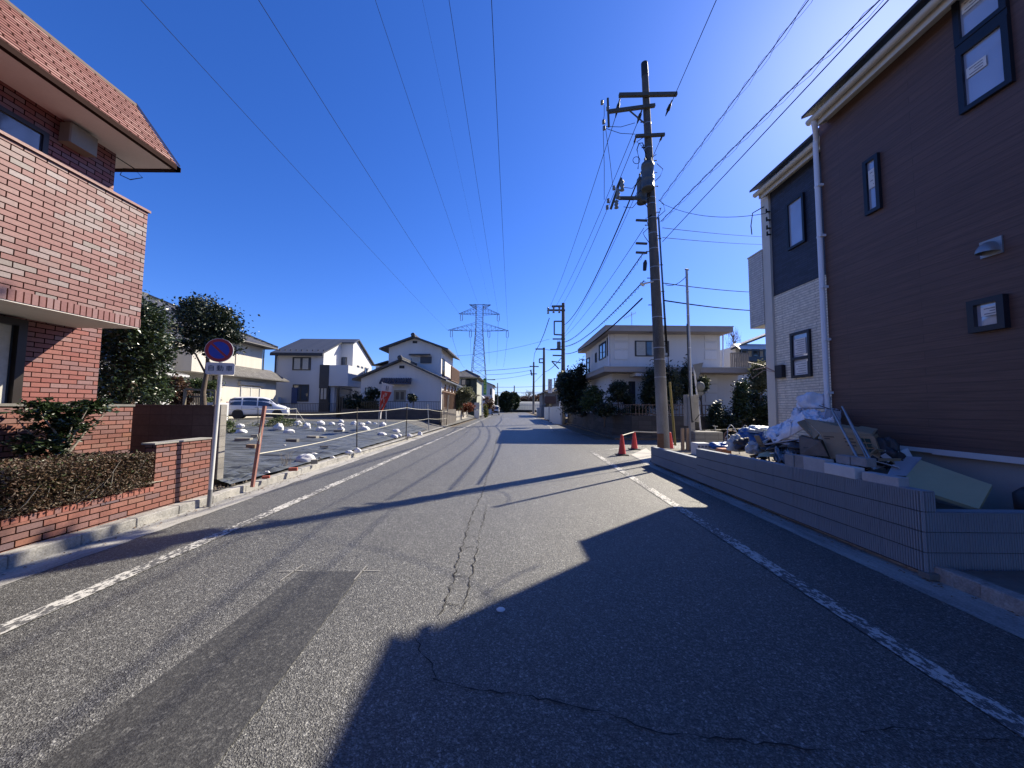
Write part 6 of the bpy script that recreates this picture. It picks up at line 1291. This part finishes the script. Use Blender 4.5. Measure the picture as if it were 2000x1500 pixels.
def rope(pts,r_,lb_,sag=.04):
    out=[]
    for a,b_ in zip(pts,pts[1:]):
        for i in range(8): k=i/8; q=a.lerp(b_,k); q.z-=sag*4*k*(1-k)*(b_-a).length/5; out.append(q)
    out.append(pts[-1]); MB().tube(out,r_,5).thing('rope',ROPE,lb_,'rope')
def onp(p,v): a,b_=p; k=None; return min((a.lerp(b_,i/40) for i in range(41)),key=lambda q:abs(750-F*(q-C0).dot(_up)/(q-C0).dot(_fw)-v))
st_=(pS,tS)
rope([onp(st_,808),onp(ps[0],805),onp(ps[1],797),onp(ps[2],800),onp(ps[3],804)],.011,'upper rope running along the kerb from the stake to the corner post')
rope([onp(st_,886),onp(ps[0],845),onp(ps[1],821),onp(ps[2],818),onp(ps[3],817)],.011,'lower rope running along the kerb from the stake to the corner post')
pw=Vector((-6.3,8.5,1.0))
rope([at(436,800,20),onp(pr[0],799),onp(pr[1],798)],.014,'rear rope, upper, before the silver van'); rope([at(436,819,20),onp(pr[0],815)],.012,'rear rope, lower, between the block wall and the thin dark post')
rope([onp(pr[1],800),at(597,826,22)],.012,'slanting rope from the rear corner post to the ground')
rope([tS2,at(508,850,pS.y+.05),at(507,868,pS.y),at(502,862,pS.y),at(507,846,pS.y)],.007,'loose end of rope dangling from the leaning stake')
# banner
bY=17.3; pb=LG(737.5,839); bn=empty('banner',(pb.x,pb.y,pb.z),'red and white advertising banner twisted round its leaning pole','banner'); bY=pb.y
MB().tube([pb,at(742,790,bY),at(746.5,746,bY)],.015,8).build('pole',WHITEP,bn); MB().tube([at(745,747.5,bY),at(770,753.5,bY)],.012,6).build('cross_rod',WHITEP,bn)
KL=[(0,746,767,748,752),(.2,744,765,763,766),(.45,742.5,758,781,781),(.7,741,748,800,800),(.85,740.5,745,806,806),(1,739.5,745,818,818)]
def bfl(s_,t_):
    for (t0,l0,r0_,a0_,b0_),(t1,l1,r1_,a1_,b1_) in zip(KL,KL[1:]):
        if t_<=t1+1e-6:
            k=(t_-t0)/(t1-t0); l=l0+(l1-l0)*k; r_=r0_+(r1_-r0_)*k; a=a0_+(a1_-a0_)*k; b2=b0_+(b1_-b0_)*k; return at(l+(r_-l)*s_,a+(b2-a)*s_,bY-.03+.05*math.sin(s_*9+t_*6)*(.4+t_))
BRED=M('banner_red',(.55,.04,.02),.75,var=.15,scale=8,bump=.2); BWH=M('banner_white',(.68,.66,.64),.75,var=.08,scale=8,bump=.2)
for nm,t0,t1,mt in (('white_top',0,.2,BWH),('red_field',.2,.78,BRED),('white_foot',.78,1,BWH)):
    MB().grid(16,14,lambda s_,t_:bfl(s_,t0+(t1-t0)*t_)).build(nm,mt,bn,fix=False)
ww=MB()
for s0,t0,s1,t1 in ((.45,.24,.5,.36),(.6,.24,.62,.34),(.45,.3,.65,.3),(.45,.42,.6,.52),(.65,.4,.5,.5),(.3,.3,.35,.42),(.5,.56,.6,.64),(.4,.54,.45,.7),(.7,.5,.6,.62),(.2,.4,.25,.7)): ww.bar(bfl(s0,t0)+Vector((0,-.012,0)),bfl(s1,t1)+Vector((0,-.012,0)),.025,.003)
ww.build('white_lettering',BWH,bn); ww=MB()
for s0,t0,s1,t1 in ((.45,.06,.65,.06),(.45,.06,.48,.18),(.62,.06,.64,.18),(.5,.11,.6,.11)): ww.bar(bfl(s0,t0)+Vector((0,-.012,0)),bfl(s1,t1)+Vector((0,-.012,0)),.03,.003)
ww.build('dark_lettering',SNAVY,bn)
# ------------------------------------------------------------------ cars
def car(name,label,cat,top,belt,L,W,paint,panes,wheels,shield,rear=None,group=None):
    ro=empty(name,(0,0,0),label,cat,group); n=44; vs=[]; H=W/2
    def itp(tb,x):
        for (a,za),(b_,zb) in zip(tb,tb[1:]):
            if x<=b_: k=(x-a)/(b_-a); return za+(zb-za)*k
        return tb[-1][1]
    def sec(x):
        t_=itp(top,x); bt=min(itp(belt,x),t_-.04); e=1-.16*(abs(x)/(L/2))**6; h=H*e; ins=.20*max(0,min(1,(t_-bt)/.55))
        return [(h*.93,.24),(h,.42),(h*1.0,.62),(h*.985,bt-.05),(h*.97,bt),(h*.97-ins*.55,bt+(t_-bt)*.55),(h*.97-ins,t_-.07),(h*.97-ins-.12,t_-.01),(h*.3,t_+.015)]
    m=9
    for i in range(n+1):
        x=-L/2+L*i/n; s_=sec(x); vs+=[(x,-a,z) for a,z in s_]+[(x,a,z) for a,z in reversed(s_)]
    k=2*m; fs=[(i*k+j,i*k+(j+1)%k,(i+1)*k+(j+1)%k,(i+1)*k+j) for i in range(n) for j in range(k)]
    b=MB().add(vs,fs,True); b.add(vs[:k],[tuple(range(k))]); b.add(vs[-k:],[tuple(range(k))]); body=b.build('body',paint,ro)
    for (xa,xb_) in panes:
        for sd in (-1,1):
            def pt(s_,t_):
                x=xa+(xb_-xa)*s_; c=sec(x); z0,z1=c[4],c[6]; zz=z0[1]+.03+(z1[1]-.02-z0[1]-.03)*t_; kk=(zz-z0[1])/(max(.01,z1[1]-z0[1])); return (x,sd*(z0[0]+(z1[0]-z0[0])*kk+.012),zz)
            MB().grid(8,4,pt).build('side_window',GLD,ro)
    for nm,(xa,za,xb_,zb,wa,wb) in (('windscreen',shield),)+((('rear_window',rear),) if rear else ()):
        s2=1 if xa>0 else -1
        MB().slab([(xa,-wa,za),(xa,wa,za),(xb_,wb,zb),(xb_,-wb,zb)],(s2*.012,0,.012)).build(nm,GLD,ro)
    for wxp in wheels:
        for sd in (-1,1):
            wl=MB().lathe((wxp,sd*(H-.1),.31),[(.2,-.1),(.3,-.09),(.315,-.06),(.315,.06),(.3,.09),(.2,.1)],24,'y').build('wheel',BLACK,ro)
            r_=MB().lathe((wxp,sd*(H-.1),.31),[(.20,-.105),(.19,-.07),(.05,-.1),(.05,.1),(.19,.07),(.20,.105)],20,'y')
            for q in range(5):
                a=q*1.2566; r_.bar((wxp,sd*H,.31),(wxp+.18*math.cos(a),sd*H,.31+.18*math.sin(a)),.05,.02,up=(0,1,0))
            r_.build('rim',METAL,wl)
            MB().lathe((wxp,sd*(H-.08),.33),[(.36,-.11),(.36,.085)],24,'y').build('wheel_arch',BLACK,ro)
    return ro,sec
PAINT=NT('silver_paint'); PAINT.b.inputs['Coat Weight'].default_value=.6; PAINT=PAINT.fin((.72,.73,.75),.3,.05)
top=[(-2.08,.55),(-2.04,1.0),(-1.9,1.42),(-1.6,1.55),(-.6,1.60),(.3,1.57),(.75,1.46),(1.35,1.02),(1.8,.90),(2.0,.76),(2.08,.5)]
belt=[(-2.1,.95),(-1,.93),(1.2,.86),(2.1,.7)]
v_,sec=car('silver_van','silver compact van parked on the lot in front of the cream house','van',top,belt,4.16,1.7,PAINT,[(-1.82,-1.12),(-1.02,-.1),(-.02,.95)],(-1.3,1.32),(.80,1.44,1.33,1.06,.58,.7),(-1.97,1.05,-1.86,1.42,.65,.6))
for sd in (-1,1):
    MB().lathe((1.98,sd*.66,.70),[(0,-.12),(.09,-.08),(.11,0),(.08,.07),(0,.1)],12,'x').build('headlight',ALU,v_); MB().bev(.78,.92,sd*.93-.08,sd*.93+.08,.92,1.06,.02).build('wing_mirror',BLACK,v_)
    MB().bev(-2.07,-1.98,sd*.72-.08,sd*.72+.08,.75,1.2,.02).build('tail_light',RED,v_); k_=MB()
    for x in (-.12,.0): k_.box(x-.09-(.0 if x else .06),x+.02,sd*.845,sd*.87,.80,.825)
    k_.build('door_handle',METAL,v_)
    k_=MB(); 
    for x in (-1.07,-.06,.98): k_.box(x-.004,x+.004,sd*.848,sd*.856,.3,.9)
    k_.build('door_seam',DARK,v_)
MB().box(-2.0,2.0,-.84,.84,.17,.30).build('sill',DARK,v_)
cp_=LG(513,820); v_.location=(at(507,800,26.3).x,26.3,lot_z(-18,26)-.0); v_.rotation_euler=(0,0,R(27)); v_.scale=(.88,.88,.97)
top2=[(-1.7,.6),(-1.68,1.80),(-1.5,1.86),(.9,1.86),(1.25,1.75),(1.55,1.05),(1.68,.95),(1.7,.5)]
v2,sec=car('small_white_van','small white van parked facing the camera at the far left of the street','van',top2,[(-1.7,1.0),(1.7,.95)],3.4,1.5,WHITEP,[(-1.5,-.5),(-.4,.3),(.4,1.0)],(-1.1,1.1),(1.29,1.66,1.52,1.12,.58,.64))
MB().bev(1.62,1.72,-.7,.7,.45,.85,.02).build('grille',DARK,v2)
for sd in (-1,1): MB().bev(1.66,1.73,sd*.55-.12,sd*.55+.12,.6,.8,.02).build('headlight',ALU,v2); MB().bev(1.2,1.3,sd*.85-.08,sd*.85+.08,1.1,1.35,.02).build('wing_mirror',BLACK,v2)
pv=G(968,810.5); v2.location=(pv.x,pv.y,0); v2.rotation_euler=(0,0,R(-88))
# ------------------------------------------------------------------ trees and shrubs
def blob(u,v,Y,wpx,hpx,dr=1.0): c=at(u,v,Y); return (c.x,c.y,c.z,wpx/710*Y,wpx/710*Y*dr,hpx/710*Y)
def shrub(name,label,cat,u,vb,Y,blobs,n,size,mat,seed,r=.06,group=None,**k):
    b=at(u,vb,Y); t=at(blobs[0][0],blobs[0][1],Y); bs=[blob(*(x[:2]),Y+(x[4] if len(x)>4 else 0),*x[2:4]) for x in blobs]
    return tree(name,label,cat,tuple(b),tuple(t),bs,n,size,mat,BARK,seed,r,group,**k)
shrub('evergreen_tree','large glossy evergreen tree rising behind the brick house','tree',240,830,11,[(262,640,48,52),(228,610,40,40),(285,690,38,45),(235,700,45,55),(262,755,48,45),(215,770,35,40)],17000,.10,L_DARK,51,.13)
shrub('autumn_tree','tree with yellowish green leaves growing beside the glossy evergreen','tree',300,815,12.5,[(285,640,30,50),(298,680,26,45),(295,760,28,40)],6500,.10,L_MID,57,.09)
shrub('round_evergreen','tall evergreen with a round dark crown on a bare forked trunk','tree',398,800,16,[(405,632,50,44),(382,610,28,28),(430,665,34,30),(370,668,28,18),(445,655,18,20)],14000,.12,L_BLK,52,.12)
shrub('red_shrub','reddish brown shrub beside the gate of the cream house','shrub',343,800,17.4,[(343,762,14,28),(356,775,14,22)],2500,.12,L_BRN,53)
shrub('garden_shrub','loose green shrub under the pergola beam','shrub',388,800,18.5,[(385,755,28,14),(405,752,20,14),(392,785,30,10)],3500,.11,L_MID,54)
shrub('garden_pine','dark clipped pine before the corner balcony of the cream house','shrub',362,800,19,[(372,772,18,16)],1800,.11,L_BLK,55)
w1_=LG(447,845); tree('weeds','low green weeds at the left edge of the black sheet','weeds',(w1_.x,w1_.y,w1_.z),(w1_.x,w1_.y,w1_.z+.2),[(w1_.x,w1_.y,w1_.z+.25,.45,.6,.3),(w1_.x+.1,w1_.y+3.5,w1_.z+.3,.6,.8,.3)],2600,.08,L_MID,TWIG,56,.01)
w1_=LG(560,834); tree('dry_weeds','dry pale weeds along the rear edge of the sheet','weeds',(w1_.x,w1_.y,w1_.z),(w1_.x,w1_.y,w1_.z+.1),[(w1_.x,w1_.y,w1_.z+.08,2.2,.4,.12)],420,.08,L_PALE,TWIG,58,.01)
p_=LG(557,912); dw=MB(); rr=random.Random(5)
for i in range(16): a=Vector((p_.x+rr.uniform(-.08,.08),p_.y+rr.uniform(-.08,.08),p_.z)); e=a+Vector((rr.uniform(-.15,.15),rr.uniform(-.1,.1),rr.uniform(.15,.42))); dw.tube([a,a.lerp(e,.6)+Vector((.02,0,0)),e],[.004,.003,.002],4)
dw.thing('dead_weed',TWIG,'single dead weed poking through the sheet near the stake','weed')
shrub('dark_hedge','dark hedge between the timber screen and the gabled house','hedge',690,812,29.5,[(690,785,14,20),(705,790,14,18),(722,792,14,16),(740,797,12,12)],5000,.16,L_BLK,59)
shrub('potted_pine','clipped dark pine left of the front door of the gabled house','shrub',727,800,29.3,[(727,765,12,9),(733,772,9,6),(724,783,11,9)],2200,.13,L_BLK,60)
shrub('cloud_pine','small cloud clipped tree right of the front door of the gabled house','shrub',807,806,29,[(807,778,9,6),(804,773,6,4)],1500,.11,L_BLK,61)
shrub('street_shrub','pale leaved bush on the left of the street beyond the gabled house','shrub',905,815,39,[(900,775,14,16),(912,768,12,12),(892,790,10,12)],4200,.20,L_PALE,62)
shrub('rust_shrub','rusty orange shrub above the stained wall','shrub',912,815,41,[(912,795,13,9),(905,800,10,8)],2000,.16,leaf_mat('rust_leaf',(.16,.04,.02),(.30,.08,.03),(.35,.14,.05)),63)
shrub('yellow_shrub','narrow yellow green conifer by the left edge of the street','shrub',948,816,52,[(948,803,4.5,11)],1200,.16,leaf_mat('yellow_leaf',(.12,.13,.02),(.22,.22,.04),(.30,.28,.08)),64)
shrub('purple_shrub','brownish bare shrub near the small white van','shrub',955,812,60,[(952,786,9,12),(960,792,7,10)],1500,.22,L_BRN,65)
shrub('round_tree','big clipped round tree at the end of the street, nearer one','tree',989,806,105,[(989,784,12.5,17.5)],12000,.5,L_BLK,66,.4,shell=.85,limbs=2)
shrub('round_tree','clipped round tree just behind the nearer round one','tree',1004,806,112,[(1003,783,10,15.5)],8000,.5,L_DARK,67,.4,shell=.85,limbs=2)
def bare(u,vb,vt,Y,wpx,label,seed,n=60,rr0=.06):
    b=at(u,vb,Y); t=at(u,vt,Y); ro=empty('bare_tree',tuple(b),label,'tree'); m_=MB(); rnd=random.Random(seed); W_=wpx/710*Y; H_=t.z-b.z
    m_.tube([b,b.lerp(t,.5),t],[rr0*1.6,rr0,rr0*.3],6)
    for i in range(n):
        k=rnd.uniform(.3,.9); s_=b.lerp(t,k); e=s_+Vector((rnd.uniform(-W_,W_),rnd.uniform(-W_,W_)*.5,rnd.uniform(.15,.5)*H_*(1.1-k))); mm=s_.lerp(e,.5)+Vector((0,0,.05*H_)); m_.tube([s_,mm,e],[rr0*.5,rr0*.3,rr0*.12],4)
        for j in range(3): f_=e.lerp(mm,rnd.random()); g_=f_+Vector((rnd.uniform(-.2,.2)*W_,0,rnd.uniform(.05,.2)*H_)); m_.tube([f_,g_],[rr0*.25,rr0*.08],3)
    m_.build('trunk',M('bare_bark',(.20,.14,.12),.9),ro)
bare(1432,730,648,45,16,'bare winter tree behind the flat roofed house',3); bare(1032,795,764,135,16,'bare tree above the greenhouse',4,40,.14); bare(1050,795,770,140,14,'smaller bare tree right of the one above the greenhouse',5,30,.12)
for i,(u,w_,h_,lb_) in enumerate(((1025,14,10,'brown rounded wood behind the greenhouse, left'),(1048,15,9,'brown rounded wood behind the greenhouse, right'),(966,8,12,'hazy trees behind the small white van'))):
    shrub('distant_tree',lb_,'tree',u,803,138,[(u,784,w_,h_)],3000,.7,L_BRN if i<2 else L_MID,80+i,.2,limbs=2)
# right of the street
shrub('dark_tree','tall dark evergreen at the left edge of the flat roofed house','tree',1137,815,27,[(1136,735,13,28),(1120,748,22,28),(1104,760,16,34),(1125,782,28,28),(1137,705,4,10)],14000,.15,L_BLK,70,.12)
shrub('pale_bush','paler bush leaning toward the street at the left of the dark trees','shrub',1100,815,31,[(1099,738,10,12),(1094,752,8,10)],3000,.16,L_PALE,71)
shrub('garden_bush','loose grey green bush at the left corner of the flat roofed house','shrub',1160,810,21.3,[(1160,775,18,20),(1148,790,14,14)],3500,.12,L_MID,72)
shrub('round_pine','round dark clipped pine before the flat roofed house','shrub',1208,810,20.4,[(1208,762,19,17),(1222,778,15,12),(1195,782,10,8)],5000,.10,L_BLK,73)
shrub('big_hedge','tall dark hedge before the door of the flat roofed house, lit at its right end','hedge',1290,812,20.3,[(1290,760,30,42),(1262,765,10,38),(1318,755,14,34)],14000,.11,L_BLK,74)
shrub('hedge_lit_top','bushy top of the hedge right of the big utility pole, sunlight put into its paler leaves','shrub',1315,800,19.9,[(1313,742,12,18),(1325,765,9,16)],2400,.10,L_PALE,75)  # sunlight on the hedge top is put into the paler leaf colour
shrub('conifer','slim dark conifer behind the thin service pole','shrub',1338,812,20.6,[(1338,750,10,40),(1348,770,12,34)],4500,.11,L_BLK,76)
shrub('sunlit_shrub','rounded shrub with a sunlit right edge beyond the stop sign','shrub',1372,812,20.2,[(1366,752,14,16),(1377,745,8,10)],2800,.10,leaf_mat('olive_leaf',(.03,.045,.015),(.10,.12,.05),(.20,.20,.10)),77)
for i,(u,v,w_,h_,lb_) in enumerate(((1180,800,20,12,'low dark shrub behind the left end of the brown railing'),(1240,803,24,10,'low dark shrub behind the middle of the brown railing'),(1405,812,20,24,'dark shrub at the right end of the old retaining wall'),(1425,830,18,18,'dark shrub low down behind the sunny rubbish'))):
    shrub('low_shrub',lb_,'shrub',u,835,20.0 if i<2 else 18.2,[(u,v,w_,h_)],2600,.11,L_BLK,85+i)
hx0,hx1=at(1452,800,18.9).x,at(1497,800,18.9).x
hh_=empty('tall_hedge',((hx0+hx1)/2,19.3,0),'tall square clipped dark hedge beside the corner of the new house','hedge')
k=MB(); q_l=leaves([( (hx0+hx1)/2,19.4,at(0+1475,790,18.9).z*.5+.3,(hx1-hx0)*.62,.6,1.35)],9000,.12,90,.8); q_l.build('foliage',L_BLK,hh_,fix=False)
MB().tube([((hx0+hx1)/2,19.4,0),((hx0+hx1)/2,19.4,1.8)],.08,6).build('trunk',BARK,hh_)
shrub('hedge_bush','lighter bush rising above the tall square hedge','shrub',1485,830,20.5,[(1488,735,18,26),(1478,755,14,14)],5000,.13,L_PALE,91)
shrub('flowering_bush','glossy speckled bush left of the tall square hedge','shrub',1450,840,19.0,[(1450,770,14,26),(1447,800,14,24),(1500,800,10,30)],5000,.11,L_DARK,92)
# dead leaves along the kerbs
dl=MB(); rr=random.Random(12)
for i in range(500):
    if i%3: x=-4.83+abs(rr.gauss(0,.12)); y=rr.choice((rr.uniform(2,6),rr.uniform(6.2,8.5),rr.uniform(9,14)))
    else: x=3.98-abs(rr.gauss(0,.10)); y=rr.uniform(2.5,9)
    s=rr.uniform(.006,.02); a=rr.uniform(0,6.28); c,d=math.cos(a)*s,math.sin(a)*s; z=.011
    dl.add([(x-c,y-d,z),(x+d*.5,y-c*.5,z+s*.5),(x+c,y+d,z),(x-d*.5,y+c*.5,z+s*.2)],[(0,1,2,3)])
tag(dl.build('dead_leaves',M('dead_leaf',(.22,.12,.06),.85,var=.4,scale=30),fix=False),'dead leaves and grit gathered along the kerbs','leaf litter',kind='stuff')
